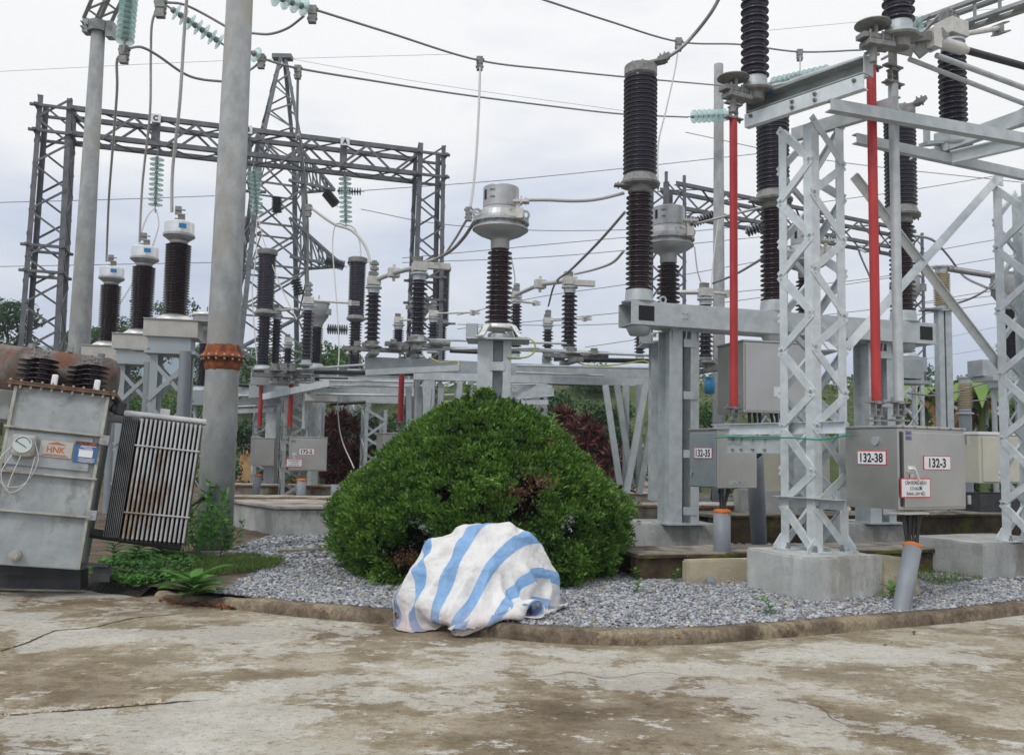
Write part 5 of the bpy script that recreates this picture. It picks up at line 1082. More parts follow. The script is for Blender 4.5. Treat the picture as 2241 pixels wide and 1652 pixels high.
# ---- rear bay (172) ----
d7 = thing('disconnector_switch', 'rear disconnector with two red rods above boxes 172-2 and 172-25', 'disconnector', xy(640, 23, 1000))
pe = post(670, 680, 787, 14.2, parent=d7, box=15, clampup=.35); pd = post(602, 700, 800, 12.4, parent=d7, box=15); pf = post(629, 762, 802, 10, parent=d7, box=15, d=27)
arm(d7, pe[1]+UZ*.12, P(775, 664, 21.5)); arm(d7, pd[1]+UZ*.12, P(650, 676, 23), .035, False)
rodset(d7, 638, 836, 934, 22.5, .058); rodset(d7, 572, 845, 934, 24.5, .058); rodset(d7, 668, 850, 938, 22.3, .052, 'galv')
zc = P(620, 830, 22.5).z
beamp(d7, HZ(548, 828, zc), HZ(905, 842, zc), .30, .2, 'galv'); beamp(d7, HZ(575, 868, zc-.4), HZ(720, 838, zc-.2), .16, .12, 'galv_bright'); beamp(d7, HZ(660, 858, zc-.32), HZ(930, 858, zc-.32), .18, .1, 'galv'); beamp(d7, HZ(545, 855, zc-.15), HZ(640, 850, zc-.15), .4, .3, 'cabinet_grey')
m_ = MB(); m_.cyl(P(690, 814, 22), P(930, 818, 20), .055, seg=8); m_.cyl(P(690, 829, 22.2), P(760, 830, 22), .045, seg=8); m_.build('black_tube', 'black_rubber', d7)
m_ = MB(); m_.cyl(P(600, 812, 22.4), P(800, 798, 21), .03); m_.cyl(P(655, 842, 22), P(900, 846, 21), .03); m_.cyl(P(590, 838, 22.5), P(720, 836, 22), .03); m_.build('linkage_rod', 'galv', d7)
for px, py, s_ in ((668, 812, 1), (602, 822, 1), (640, 822, .8)):
    c = P(px, py, 22.2); m_ = MB(); m_.obox(c, ang(15), ang(105), UZ, (1.1*s_, .2, .09)); m_.obox(c+UZ*.12, ang(100), ang(10), UZ, (.9*s_, .2, .06)); m_.cyl(c, c+UZ*.3, .11, seg=14)
    for k in range(7): m_.box(c+V((random.uniform(-.55, .55), random.uniform(-.2, .1), random.uniform(-.16, .16))), (random.uniform(.06, .2), .1, random.uniform(.05, .16)))
    m_.build('rotary_base', 'cast', d7)
def lsup(px, pyb, d, side, zt, n, label, deg=20, group='lattice supports of the rear bay', w=.09, legm='galv'):
    q = P(px, pyb, d); q.z = 0; a, b_ = ang(deg)*side, ang(deg+90)*side; qb = [at(q, .3), at(q+a, .3), at(q+a+b_, .3), at(q+b_, .3)]; t_ = thing('lattice_support', label, 'lattice support', at(q, .3), group); lattice(t_, qb, [at(v, zt) for v in qb], n, w, .075, .01, legm, legm, asym=.15); return t_
lsup(615, 1060, 22.6, .62, zc-.45, 7, 'pale lattice support behind box 172-2'); lsup(552, 1040, 25.5, .7, 3.1, 7, 'pale lattice support just right of the thick pole', w=.1)
lsup(795, 1046, 25, .62, P(800, 895, 25).z, 6, 'slim lattice support standing alone left of the bush'); lsup(700, 1040, 27, .6, 3.2, 6, 'lattice support beside the dark red shrub')
lsup(1150, 950, 23.5, .6, P(1150, 862, 23.5).z, 6, 'lattice support glimpsed over the right shoulder of the bush'); lsup(460, 1000, 22, .6, 2.8, 6, 'lattice support mostly hidden behind the thick pole')
for i, (x, y, d) in enumerate(((1960, 900, 22), (2120, 900, 24), (1690, 960, 26))): lsup(x, y, d, .7, P(x, 840-(i == 2)*20, d).z, 7, ('lattice support in the far right bay, left of the slotted post', 'lattice support beside the banana plants', 'far lattice support seen below the breaker cabinet')[i])
b7 = xy(632, 22.0, 990); z1, z0 = P(632, 957, 22).z, P(632, 1030, 22).z
c7, e7 = cabinet('control_cabinet', b7, ang(12), .92, .80, z0, z1, 'stainless', 'stainless cabinet with sign 172-2 in the rear bay'); h7 = z1-z0
sign(c7, at(b7+ang(12)*.43-e7*.025, z1-.42*h7), ang(12), UZ, .38, .16, ['172-2'], .13, .27); sign(c7, at(b7+ang(12)*.14-e7*.035, z1-.76*h7), ang(12), UZ, .38, .20, ['CẤM ĐÓNG ĐIỆN !', 'CÓ NGƯỜI', 'ĐANG LÀM VIỆC'], [.05, .045, .045], [.29, .17, .26], name='warning_sign')
sign(c7, at(b7+e7*.50-ang(12)*.003, z1-.35*h7), -e7, UZ, .42, .16, ['172-24'], .13, .33); text('SBS', .08, 'blue_ink', c7, at(b7+ang(12)*.10-e7*.028, z1-.09), ang(12), UZ, 'sticker', .12); handle(c7, at(b7+ang(12)*.13-e7*.02, z1-.5*h7), ang(12), e7)
b8 = xy(548, 24.2, 990); z1, z0 = P(548, 959, 24.2).z, P(548, 1018, 24.2).z
c8, e8 = cabinet('control_cabinet', b8, ang(12), .62, .7, z0, z1, 'stainless', 'small stainless cabinet with sign 172-25, right of the thick pole', door=False); sign(c8, at(b8+e8*.35-ang(12)*.003, z1-.35*(z1-z0)), -e8, UZ, .42, .16, ['172-25'], .13, .33)
q = P(706, 872, 22); m_ = MB(); m_.obox(q, ang(5), ang(95), UZ, (.78, .6, .17)); tag(m_.build('junction_box', 'plate_pale', bevel=.01), 'flat beige box hung under the rear beam', 'junction box')
q = P(690, 905, 24.6); tag(MB().cyl(V((q.x, q.y, .3)), P(690, 882, 24.6), .15, seg=16).build('steel_post', 'galv'), 'thick grey tube post behind cabinet 172-2', 'post')
for i, (px, yt, d, r) in enumerate(((565, 1042, 22.5, .09), (660, 1052, 20.3, .1), (735, 1060, 21, .11))): a = P(px, yt, d); conduit(V((a.x-(.08 if i == 0 else 0), a.y, .1)), a, r, ('grey conduit below cabinet 172-25', 'grey conduit with orange foam below cabinet 172-2', 'plain grey conduit right of cabinet 172-2')[i], i < 2, 14)
block('foundation', xy(600, 20.6, 1110), ang(15), 1.1, .9, 0, .34, 'concrete_old', 'small concrete footing below cabinet 172-2')
sl_c = G(607, 1172); block('concrete_chamber', V((sl_c.x, sl_c.y, 0)), ang(22), 1.35, 2.0, 0, .52, 'concrete_block', 'pale concrete chamber with a slab lid left of the bush', 'concrete chamber', ey=ang(128))
m_ = MB(); c = V((sl_c.x, sl_c.y, 0)); ex_, ey_ = ang(22), ang(128); o_ = c-ex_*.06-ey_*.06; m_.prism([at(p, .53) for p in (o_, o_+ex_*1.6, o_+ex_*1.6+ey_*2.2, o_+ey_*2.2)], UZ*.05); tag(m_.build('cover_slab', 'slab_top', bevel=.008), 'pale slab with broken brown edge lying on the concrete chamber', 'slab')
for i, (x, d, L, z, lab) in enumerate(((500, 19.3, 5.2, .42, 'rusty edged trench cover running behind the chamber'), (500, 23.8, 6, .5, 'farther rusty edged trench cover behind cabinet 172-2'), (960, 23, 6, .5, 'trench cover seen between the legs right of the bush'))): slabrun('cable_trench', xy(x, d, 1060), L, .8, 0, z, 'concrete_old', lab, ex=ang(4))
for i, (x0, y0, x1, y1) in enumerate(((520, 1214, 400, 1214), (610, 1210, 735, 1204))): 
    a, b_ = G(x0, y0), G(x1, y1); m_ = MB(); m_.bar(a+UZ*.0, b_+UZ*.0, .09, .10); tag(m_.build('border_stone', 'concrete_old', bevel=.015), ('worn border stone beside the thick pole foot', 'brown border stone ending at the bush')[i], 'border stone')
# extra rear frames and tubes
df = thing('disconnector_switch', 'far disconnector frame glimpsed between the round bush and the sloping legs', 'disconnector', xy(1165, 23.5, 1000))
for (x0, y0), (x1, y1), h_, w_ in (((1105, 868), (1212, 858), .2, .12), ((1120, 848), (1208, 852), .22, .14), ((1090, 882), (1200, 880), .12, .1)): beamp(df, P(x0, y0, 23.3), P(x1, y1, 22.8), h_, w_)
m_ = MB(); m_.cyl(P(1200, 838, 23), P(1335, 842, 22.6), .05, seg=8); m_.build('black_tube', 'black_rubber', df)
m_ = MB(); m_.cyl(P(1100, 836, 23), P(1190, 828, 23), .025); m_.cyl(P(1110, 842, 23), P(1200, 840, 23), .025); m_.cyl(P(1060, 850, 23), P(1130, 846, 23), .025); m_.build('linkage_rod', 'galv', df)
arm(df, P(1185, 834, 23), P(1240, 838, 23), .03)
dg = thing('disconnector_switch', 'far left disconnector frame partly hidden behind the thick pole', 'disconnector', xy(530, 26, 1000))
for (x0, y0), (x1, y1), h_, w_ in (((420, 858), (560, 852), .3, .2), ((515, 880), (655, 874), .16, .12), ((515, 900), (600, 897), .12, .1), ((750, 872), (885, 876), .2, .12), ((770, 858), (900, 862), .12, .1)): beamp(dg, P(x0, y0, 25.5), P(x1, y1, 25), h_, w_)
m_ = MB(); m_.cyl(P(515, 842, 25), P(600, 846, 25), .05, seg=8); m_.cyl(P(725, 885, 25), P(800, 880, 25), .045, seg=8); m_.build('black_tube', 'black_rubber', dg)
m_ = MB(); m_.cyl(P(515, 866, 25), P(640, 864, 25), .03); m_.cyl(P(515, 890, 25), P(650, 884, 25), .03); m_.cyl(P(690, 862, 21.5), P(905, 866, 21), .03); m_.cyl(P(700, 832, 21.5), P(905, 836, 21), .03); m_.build('linkage_rod', 'galv', dg)
for px in (735, 772): lsup(px, 1035, 27.5 if px == 772 else 28, .5, 3.0, 6, ('far lattice support right of the slim one' if px == 772 else 'far lattice support between the dark red shrubs'))
m_ = MB()
for x0, y0, x1, y1, dd in ((1130, 815, 1320, 822, 15.5), (1130, 800, 1430, 806, 15.2), (985, 825, 1050, 828, 15.8), (960, 880, 1045, 878, 17), (960, 865, 1050, 862, 17)): m_.cyl(P(x0, y0, dd), P(x1, y1, dd), .02, seg=8)
m_.build('linkage_rod', 'galv', dm)
# rear breaker poles
cb2 = thing('circuit_breaker', 'rear three pole circuit breaker with tall dark insulators', 'circuit breaker', xy(760, 25, 1000))
def bpole(root, px, y0, y1, y2, y3, d, r1, r2):
    a, b_, c_, e_ = P(px, y0, d), P(px, y1, d), P(px, y2, d), P(px, y3, d); m_ = MB(); o = V((a.x, d, 0)); q3 = V((P(px, (y0+y3)/2, d).x, d, e_.z)); H = c_.z-e_.z
    m_.lathe([(0, 0)]+sheds(0, H, 17, r2*.7, r2)+[(0, H)], q3, seg=16); m_.build('insulator', 'porcelain', root); m_ = MB(); q2 = V((q3.x, d, b_.z)); H = a.z-b_.z; m_.lathe([(0, 0)]+sheds(0, H, 21, r1*.85, r1)+[(0, H)], q2, seg=18); m_.build('insulator', 'porcelain', root)
    m_ = MB(); m_.lathe([(r2*.8, 0), (r2*.9, .02), (r1*1.1, .08), (r1*1.1, .12), (r1*.9, b_.z-c_.z)], V((q3.x, d, c_.z)), seg=18, smooth=False); m_.obox(V((q3.x+.3, d-.1, c_.z+.1)), X_, Y_, Z_, (.3, .14, .05)); m_.build('interrupter_flange', 'cast', root)
    m_ = MB(); m_.lathe([(0, 0), (r1*.95, 0), (r1*1.1, .03), (r1*1.15, .14), (r1, .17), (0, .18)], V((q3.x, d, a.z)), seg=18, smooth=False); m_.build('top_cap', 'cast', root); m_ = MB(); m_.lathe([(0, -.14), (r2*1.3, -.14), (r2*1.3, -.1), (r2, 0), (0, 0)], q3, seg=16); m_.build('lower_flange', 'galv', root); return V((q3.x, d, a.z+.18))
rp = [bpole(cb2, 580, 560, 677, 694, 800, 24, .245, .19), bpole(cb2, 779, 577, 690, 706, 808, 25.5, .245, .19), bpole(cb2, 966, 595, 701, 716, 800, 27.5, .235, .18)]
beamp(cb2, P(550, 815, 24), P(1000, 822, 27.8), .34, .3, 'galv_dull')
for px in (600, 940): q = P(px, 830, 25.2); MB().bar(V((q.x, q.y, .3)), q, .3, .3).build('column', 'galv', cb2)
# rear cabinet bits and right bay
q = xy(1665, 15.5, 1000); cabinet('kiosk', q, ang(14), 1.35, .7, P(1700, 1076, 15.5).z, P(1700, 955, 15.5).z, 'cabinet_cream', 'cream kiosk seen through the nearest lattice support', 'kiosk', door=False)
for k in (.2, 1.0): MB
q = xy(2142, 14.6, 1000); kc, ke = cabinet('kiosk', q, ang(14), 1.6, .8, P(2142, 1057, 14.6).z, P(2142, 951, 14.6).z, 'cabinet_cream', 'cream kiosk with white lid at the right edge', 'kiosk', door=True, lid=.05, mt2='white_sign')
m_ = MB()
m_.obox(at(q+ang(14)*.8+ke*.4, .85), ang(14), ke, UZ, (1.5, .7, .3)); m_.build('plinth', 'tank_dark', kc)
block('foundation', xy(1660, 15.4, 1100), ang(14), 1.3, .9, 0, .95, 'concrete_block', 'concrete plinth under the cream kiosk behind the lattice support')
t_ = thing('slotted_post', 'tall slotted steel post with a cream insulator on top', 'post', xy(2058, 17, 1000)); q = P(2062, 680, 17); m_ = MB(); m_.box((q.x-.07, q.y, q.z/2), (.10, .2, q.z)); m_.box((q.x+.07, q.y, q.z/2), (.12, .2, q.z)); m_.box((q.x, q.y+.06, q.z/2), (.06, .03, q.z)); m_.build('post', 'galv', t_)
m_ = MB(); m_.box((q.x-.08, q.y, q.z+.01), (.62, .3, .03)); m_.build('top_plate', 'cast', t_); post(2062, 598, 668, 13.2, parent=t_, mt='porcelain_cream', n=15, d=17); arm(t_, P(2062, 586, 17), P(2190, 606, 16.5), .06, False, 'conductor')
t_ = thing('insulator_post', 'short cream insulator on a grey pipe beside the banana plants', 'post', xy(2112, 19, 1000)); q = P(2112, 898, 19); MB().cyl(V((q.x, q.y, .1)), q, .13, seg=14).build('pipe', 'pvc', t_); post(2112, 838, 893, 12, parent=t_, mt='porcelain_cream', n=15, d=19)
t_ = thing('junction_box', 'pale grey box on brackets behind the right breaker column', 'junction box', P(1972, 780, 18)); m_ = MB(); c = P(1955, 808, 17); m_.obox(c, ang(14), ang(104), UZ, (.95, .5, .38)); m_.build('body', 'cabinet_grey', t_, bevel=.01); m_ = MB(); m_.obox(c+V((.2, -.3, 0)), ang(14), ang(104), UZ, (.02, .02, .15)); m_.obox(c-UZ*.25, ang(14), ang(104), UZ, (1.3, .5, .06)); m_.build('bracket', 'galv_dull', t_)
q = P(2165, 808, 12.9); m_ = MB(); m_.obox(q, ang(14), ang(104), UZ, (.5, .3, .24)); m_.obox(q-UZ*.16+V((.4, 0, 0)), ang(14), ang(104), UZ, (1.2, .4, .07)); tag(m_.build('bracket_box', 'galv', bevel=.008), 'galvanised bracket box left of the lattice support at the right edge', 'junction box')
# ================= GANTRIES, TOWER, WIRES =================
def colm(t_, c, side, deg, z0, z1, n, lw, bw, m='steel_old', k=1.0, name='leg'):
    qb = square(c, side*k, deg, z0); qt = square(c, side, deg, z1); lattice(t_, qb, qt, n, lw, bw, .012, m, m, asym=0, flip=0, name=name); return qt
# main gantry
GL = xy(122, 24, 300); GR = xy(940, 27.2, 330); gd = (GR-GL).normalized(); gdeg = math.degrees(math.atan2(gd.y, gd.x)); gs = V((-gd.y, gd.x, 0)); zg = P(122, 243, 24).z
gt = thing('gantry', 'dark steel lattice gantry spanning the left half of the photo', 'gantry', at(GL, .1))
colm(gt, GL, .84, gdeg, .1, zg+.25, 17, .13, .055, k=1.25); colm(gt, GR, .84, gdeg, .1, zg+.25, 17, .13, .055, k=1.2)
m_ = MB()
for c in (GL, GR):
    for z in (zg-.05, zg-.75, zg-3.9, zg-4.6): 
        for s_ in (-1, 1): m_.bar(at(c-gd*.6+gs*.45*s_, z), at(c+gd*.55+gs*.45*s_, z), .08, .07); m_.bar(at(c-gs*.55+gd*.45*s_, z+.01), at(c+gs*.55+gd*.45*s_, z+.01), .08, .07)
m_.build('collar', 'steel_old', gt)
bm = MB(); ch_ = MB(); zb0, zb1 = zg-.78, zg-.06; nS = 12; g0_, g1_ = GL+gd*.4, GR-gd*.4
for s_ in (-.42, .42):
    for z in (zb0, zb1): bm.angle(at(g0_+gs*s_, z), at(g1_+gs*s_, z), .13, .012)
bm.build('beam_chord', 'steel_old', gt); bm = MB()
for k in range(nS):
    a, b_ = g0_.lerp(g1_, k/nS), g0_.lerp(g1_, (k+1)/nS); u, w = (zb0, zb1) if k % 2 else (zb1, zb0)
    for s_ in (-.43, .43): bm.bar(at(a+gs*s_, u), at(b_+gs*s_, w), .07, .02, gs)
    for z in (zb0, zb1): bm.bar(at(a+gs*.42*(-1 if k % 2 else 1), z), at(b_+gs*.42*(1 if k % 2 else -1), z), .07, .02)
bm.build('beam_brace', 'steel_old', gt)
for px, ch in ((343, 'C'), (541, 'B'), (751, 'A')):
    r = ray(px, 300); t_ = None
    # beam point under this picture column
    lo, hi = 0, 1
    for _ in range(30):
        mid = (lo+hi)/2; q = g0_.lerp(g1_, mid); X = R0.transposed() @ (at(q, zb1)-CP); xx = 1120.5-X.x/X.z*F
        if xx < px: lo = mid
        else: hi = mid
    q = g0_.lerp(g1_, lo)-gs*.46; m_ = plate('letter_plate', 'white_sign', gt, at(q, zb1+.04), gd, UZ, .27, .24, .012); text(ch, .20, 'black_ink', m_, at(q-gs*.012, zb1+.04), gd, UZ, 'lettering', .13, bold=.008)
    MB().box(at(q+gs*.3, (zb0+zb1)/2)[:], (.18, .18, .74)).build('hanger_post', 'steel_old', gt)
# glass strings
def string(p0, p1, n, r, label, mt='glass', group='glass insulator strings', tail=True):
    p0, p1 = V(p0), V(p1); ax = (p1-p0).normalized(); L = (p1-p0).length; t_ = thing('insulator_string', label, 'insulator string', p0, group)
    MB().cyl(p0-ax*(.25 if tail else 0), p1+ax*.18, .016 if r > .1 else .01, seg=8).build('link_rod', 'cast', t_); first = None
    x, y, z, _ = frame(p0, p1); h = min(.09, L/n*.7)
    for i in range(n):
        c = p0+ax*(L*(i+.5)/n)
        if first is None:
            m_ = MB(); m_.lathe([(.03, -h*.55), (.045, -h*.5), (.045, -h*.1), (r*.5, 0), (r, h*.28), (r, h*.34), (r*.8, h*.26), (r*.72, h*.42), (r*.6, h*.2), (r*.45, h*.42), (r*.2, h*.18), (.02, h*.6)], c, ax, 20); first = m_.build('disc', mt, t_); c0 = c
            m_ = MB(); m_.lathe([(0, -h*.8), (.035, -h*.75), (.05, -h*.5), (.05, -h*.05), (.03, h*.05)], c, ax, 12); cap0 = m_.build('disc_cap', 'cast', first)
        else:
            d_ = first.copy(); C.objects.link(d_); d_.parent = t_; d_.location = first.location+(c-c0); q = cap0.copy(); C.objects.link(q); q.parent = d_
    return t_
def hang(px, y0, y1, px1, d, n, r, lab): return string(P(px, y0, d), P(px1, y1, d), n, r, lab)
for px, y0, y1, px1, d, lab in ((344, 342, 452, 340, 24.4, 'pale glass insulator string hanging under gantry letter C'), (556, 372, 468, 562, 25.3, 'pale glass insulator string under gantry letter B beside the thick pole'), (755, 385, 488, 757, 26.2, 'pale glass insulator string hanging under gantry letter A')):
    hang(px, y0, y1, px1, d, 10, .195, lab)
    m_ = MB()
string(P(283, -12, 12.5), P(273, 92, 12.3), 9, .130, 'clear glass insulator string at the top left between the poles', tail=False)
string(P(375, 20, 14), P(484, 95, 14.6), 7, .145, 'slanting glass insulator string left of the thick pole'); string(P(552, 115, 14.9), P(564, 123, 15), 1, .14, 'single glass disc emerging right of the thick pole')
string(P(590, -12, 13), P(672, 18, 13.5), 4, .15, 'slanting glass insulator string cut by the top edge right of the thick pole')
string(P(1512, 256, 24.5), P(1588, 252, 25), 7, .19, 'glass insulator string against the slim concrete pole'); string(P(1688, 186, 15), P(1812, 158, 14), 11, .125, 'glass insulator string lying behind the top channel')
string(P(1985, 70, 11), P(2010, 52, 11), 2, .12, 'two glass discs behind the top right insulator')
# clamps at string ends
def clamp(p, s, ax, label=None, parent=None):
    m_ = MB(); x, y, z, _ = frame(p, p+ax); m_.obox(p, x, y, z, (.07*s, .05*s, .24*s))
    for k in (-1, 0, 1): m_.cyl(p+z*(k*.07*s)-x*.07*s, p+z*(k*.07*s)+x*.07*s, .014*s, seg=6)
    return m_
CL = []
def tclamp(px, py, d, s=1):
    m_ = MB(); p = P(px, py, d); m_.box(p, (.10*s, .08*s, .11*s)); m_.box(p-UZ*.11*s, (.09*s, .07*s, .09*s)); m_.cyl(p-X_*.07*s+UZ*.02, p+X_*.07*s+UZ*.02, .02*s, seg=6); m_.cyl(p-X_*.06*s-UZ*.1*s, p+X_*.06*s-UZ*.1*s, .02*s, seg=6); CL.append((m_, p)); return m_
# ---- wires ----
def wire(pts, r, label, mt='conductor', n=8, cat='wire', group=None, clamps=()):
    q = spline([P(*p) if len(p) == 3 else p for p in pts], n); o = MB().tube(q, r, 6).build('overhead_wire', mt); tag(o, label, cat, group)
    for px, py, d, s in clamps: tclamp(px, py, d, s).build('clamp', 'cast', o)
    return o
wire([(690, 22, 13.6), (850, 72, 15), (1050, 133, 17.2), (1220, 154, 19), (1400, 172, 21), (1580, 188, 24.5)], .020, 'thick wire from the top glass string past the tallest breaker pole', clamps=((1050, 133, 17.2, 1.3), (684, 24, 13.5, 1.3)))
wire([(572, 128, 15), (652, 150, 16), (820, 178, 18), (1000, 206, 20), (1200, 232, 22), (1360, 250, 23.5), (1505, 257, 24.5)], .022, 'long sagging wire from the thick pole to the slim pole', clamps=((652, 152, 16, 1.2), (572, 128, 15, 1.2)))
wire([(1180, -3, 15), (1330, 46, 16.4), (1485, 92, 18), (1620, 98, 19), (1750, 114, 19), (1890, 110, 19)], .019, 'wire entering from the top centre toward the upper right insulator', clamps=((1485, 92, 18, 1.3), (1750, 116, 19, 1.2)))
wire([(1575, -5, 12), (1555, 30, 12.1), (1520, 75, 12.3), (1485, 110, 12.35), (1440, 138, 12.4)], .026, 'thick cable rising right from the tallest breaker pole cap')
wire([(1485, 98, 18), (1478, 150, 17.5), (1458, 240, 16), (1440, 320, 15), (1440, 420, 14.5)], .015, 'thin drop wire behind the tallest breaker pole', 'conductor_light')
wire([(1751, 120, 19), (1751, 200, 18)], .015, 'short drop wire behind the top channel', 'conductor_light')
wire([(1051, 140, 17.2), (1047, 260, 16.8), (1040, 370, 15.8), (1028, 460, 14.5), (1010, 500, 15), (985, 540, 15.6), (968, 560, 15.9), (930, 573, 16)], .022, 'drop wire passing the silver head down to the middle disconnector', 'conductor_light', clamps=((1026, 462, 14.5, 1.1),))
wire([(1062, 470, 12.4), (1030, 462, 14.2)], .02, 'short jumper from the silver head to the drop wire', 'conductor_light')
wire([(1040, 482, 12.1), (1015, 520, 13), (985, 550, 15), (945, 572, 16)], .028, 'thick cable from the silver head to the middle terminal', 'conductor')
wire([(1148, 438, 11.9), (1200, 438, 12), (1260, 440, 12.1), (1310, 436, 12.2), (1365, 423, 12.35)], .024, 'thick cable from the silver head to the tallest breaker pole', 'conductor_light')
wire([(652, 158, 16), (650, 300, 17), (655, 300, 17), (668, 400, 19), (674, 500, 20.5), (672, 640, 21.6)], .026, 'drop wire in front of the tall lattice tower', 'conductor_light', clamps=((675, 455, 19.6, 1.3),))
wire([(680, 455, 19.6), (730, 490, 19), (770, 505, 18.6), (800, 540, 18), (814, 590, 17.5)], .03, 'curved cable from the clamp down to the left post of the middle disconnector', 'conductor_light')
wire([(268, 118, 12.4), (256, 135, 12.6), (256, 200, 13), (247, 320, 14.2), (238, 440, 15.6), (233, 572, 16.9)], .020, 'leftmost drop wire to the farthest voltage transformer', 'conductor_light', clamps=((272, 112, 12.35, 1.2),))
wire([(350, 10, 13.5), (333, 50, 13.6), (330, 130, 13.9), (328, 250, 14.2), (312, 400, 14.8), (305, 530, 15.1)], .022, 'middle drop wire to the middle voltage transformer', 'conductor_light', clamps=((352, 8, 13.5, 1.5),))
wire([(409, -6, 12.6), (402, 90, 12.8), (393, 230, 13), (378, 370, 13.3), (376, 465, 13.4)], .024, 'right drop wire to the nearest voltage transformer', 'conductor_light')
wire([(284, 106, 12.3), (310, 104, 12.5), (345, 122, 12.8), (400, 160, 13.2), (440, 174, 13.5), (500, 180, 13.8)], .020, 'drooping jumper from the clear glass string to behind the thick pole')
wire([(366, 6, 13.6), (400, 10, 13.7), (440, 28, 13.9), (500, 62, 14)], .020, 'upper jumper from the slanting glass string to behind the thick pole')
wire([(548, 73, 14), (590, 75, 13.9), (630, 62, 13.7), (665, 36, 13.5)], .020, 'curved jumper under the glass string right of the thick pole'); wire([(545, 155, 15), (558, 146, 15), (570, 135, 15)], .02, 'stub of jumper beside the single glass disc')
wire([(340, 455, 24.4), (325, 470, 20), (312, 500, 17), (303, 540, 15.3)], .018, 'thin jumper from the gantry C string to the middle voltage transformer', 'conductor_light'); wire([(342, 460, 24.4), (347, 480, 22), (345, 505, 20), (325, 560, 19), (290, 620, 18), (262, 665, 17.5)], .016, 'thin loop of wire hanging below the gantry C string', 'conductor_light')
wire([(757, 494, 26.2), (735, 492, 26), (728, 540, 25), (735, 640, 24), (742, 760, 23), (738, 850, 22.5), (745, 950, 22.5), (775, 1025, 22)], .018, 'long thin wire hanging from the gantry A string to the ground', 'conductor_light'); wire([(757, 492, 26.2), (775, 500, 26), (787, 530, 25.8), (790, 570, 25.5)], .022, 'jumper from the gantry A string to a rear breaker pole', 'conductor_light')
wire([(565, 475, 25), (575, 520, 24.6), (592, 570, 24), (620, 640, 23), (650, 700, 22.5)], .016, 'thin drop wire left of the lattice tower legs', 'conductor_light'); wire([(562, 480, 25), (560, 560, 24), (552, 640, 23.5), (562, 790, 23)], .014, 'thin wire beside the thick pole reaching the rear bay', 'conductor_light')
wire([(1368, 464, 13), (1310, 530, 13.6), (1250, 590, 15), (1215, 620, 18), (1200, 670, 22)], .022, 'diagonal cable from behind the breaker pole to a small post'); wire([(1365, 550, 13), (1340, 575, 14), (1300, 590, 15.5), (1258, 600, 16.8)], .022, 'sagging cable from the breaker pole to the middle terminal', 'conductor_light')
wire([(1118, 560, 22), (1126, 600, 22), (1127, 625, 22)], .018, 'short drop wire behind the silver headed transformer', 'conductor_light')
wire([(1520, 490, 14), (1540, 486, 13.8), (1600, 470, 13.6), (1665, 455, 13.4)], .02, 'cable from the second silver head toward the second breaker pole', 'conductor_light'); wire([(1560, 620, 17), (1610, 600, 16), (1675, 562, 13.6)], .022, 'cable rising from a terminal behind the left red rod', 'conductor'); wire([(1520, 540, 17), (1526, 590, 17), (1534, 618, 17)], .014, 'thin drop wire under the second silver head', 'conductor_light')
wire([(1572, 480, 25), (1562, 560, 22), (1556, 640, 18)], .014, 'thin wire dropping from the slim concrete pole', 'conductor_light'); wire([(1988, 515, 14), (2040, 525, 15), (2075, 560, 16.5), (2110, 605, 17), (2160, 630, 14)], .022, 'curved cable right of the third breaker pole'); wire([(1990, 610, 14.5), (2020, 590, 15.5), (2050, 582, 16.8), (2062, 590, 17)], .02, 'arched cable reaching the cream insulator', 'conductor_light'); wire([(2190, 608, 16), (2150, 640, 16), (2100, 662, 16.5), (2020, 680, 18)], .02, 'sagging cable below the cream insulator')
wire([(1895, 552, 16), (1880, 550, 17), (1905, 610, 18), (1915, 650, 18)], .02, 'curved cable left of the right red rod', 'conductor_light'); wire([(2310, 190, 10.5), (2200, 262, 12), (2110, 300, 13.5), (2020, 345, 14)], .018, 'thin bar rising to the top right edge', 'conductor_light')
wire([(1990, 350, 13), (2010, 338, 13), (2060, 322, 13), (2300, 260, 13)], .018, 'cable running right below the top right insulator', 'conductor_light'); wire([(1930, 130, 13), (2000, 90, 12), (2060, 30, 11)], .022, 'cable climbing to the top right terminal box', 'conductor_light')
wire([(1985, 860, 18), (2060, 865, 18), (2150, 840, 18), (2240, 820, 18)], .02, 'low cable in front of the banana plants'); wire([(2030, 850, 19), (2060, 870, 19), (2100, 878, 19), (2160, 875, 19)], .018, 'sagging low cable right of the slotted post')
far = [((-20, 158), (480, 134), (1000, 119)), ((-20, 444), (240, 437), (470, 429)), ((-20, 584), (240, 579), (560, 573)), ((640, 130), (950, 185), (1380, 245)), ((760, 420), (1100, 395), (1400, 365), (1700, 332)), ((880, 565), (1200, 535), (1600, 498), (1800, 470)), ((880, 575), (1200, 562), (1500, 535), (1900, 495)), ((790, 458), (960, 490), (1200, 505), (1500, 500)), ((1000, 690), (1180, 650), (1400, 618), (1700, 565)), ((1000, 720), (1300, 690), (1600, 660), (2000, 600)), ((1280, 760), (1500, 728), (1800, 690), (2240, 640)), ((1000, 710), (1250, 712), (1400, 706)), ((1650, 70), (1950, 42), (2260, 12)), ((1600, 640), (1900, 610), (2240, 555)), ((1780, 445), (2000, 415), (2240, 375)), ((1990, 560), (2120, 535), (2240, 515)), ((2000, 665), (2150, 640), (2240, 630)), ((2000, 690), (2150, 668), (2240, 655)), ((2000, 755), (2150, 722), (2240, 705)), ((2000, 790), (2150, 765), (2240, 750)), ((1500, 290), (1800, 350), (2240, 400))]
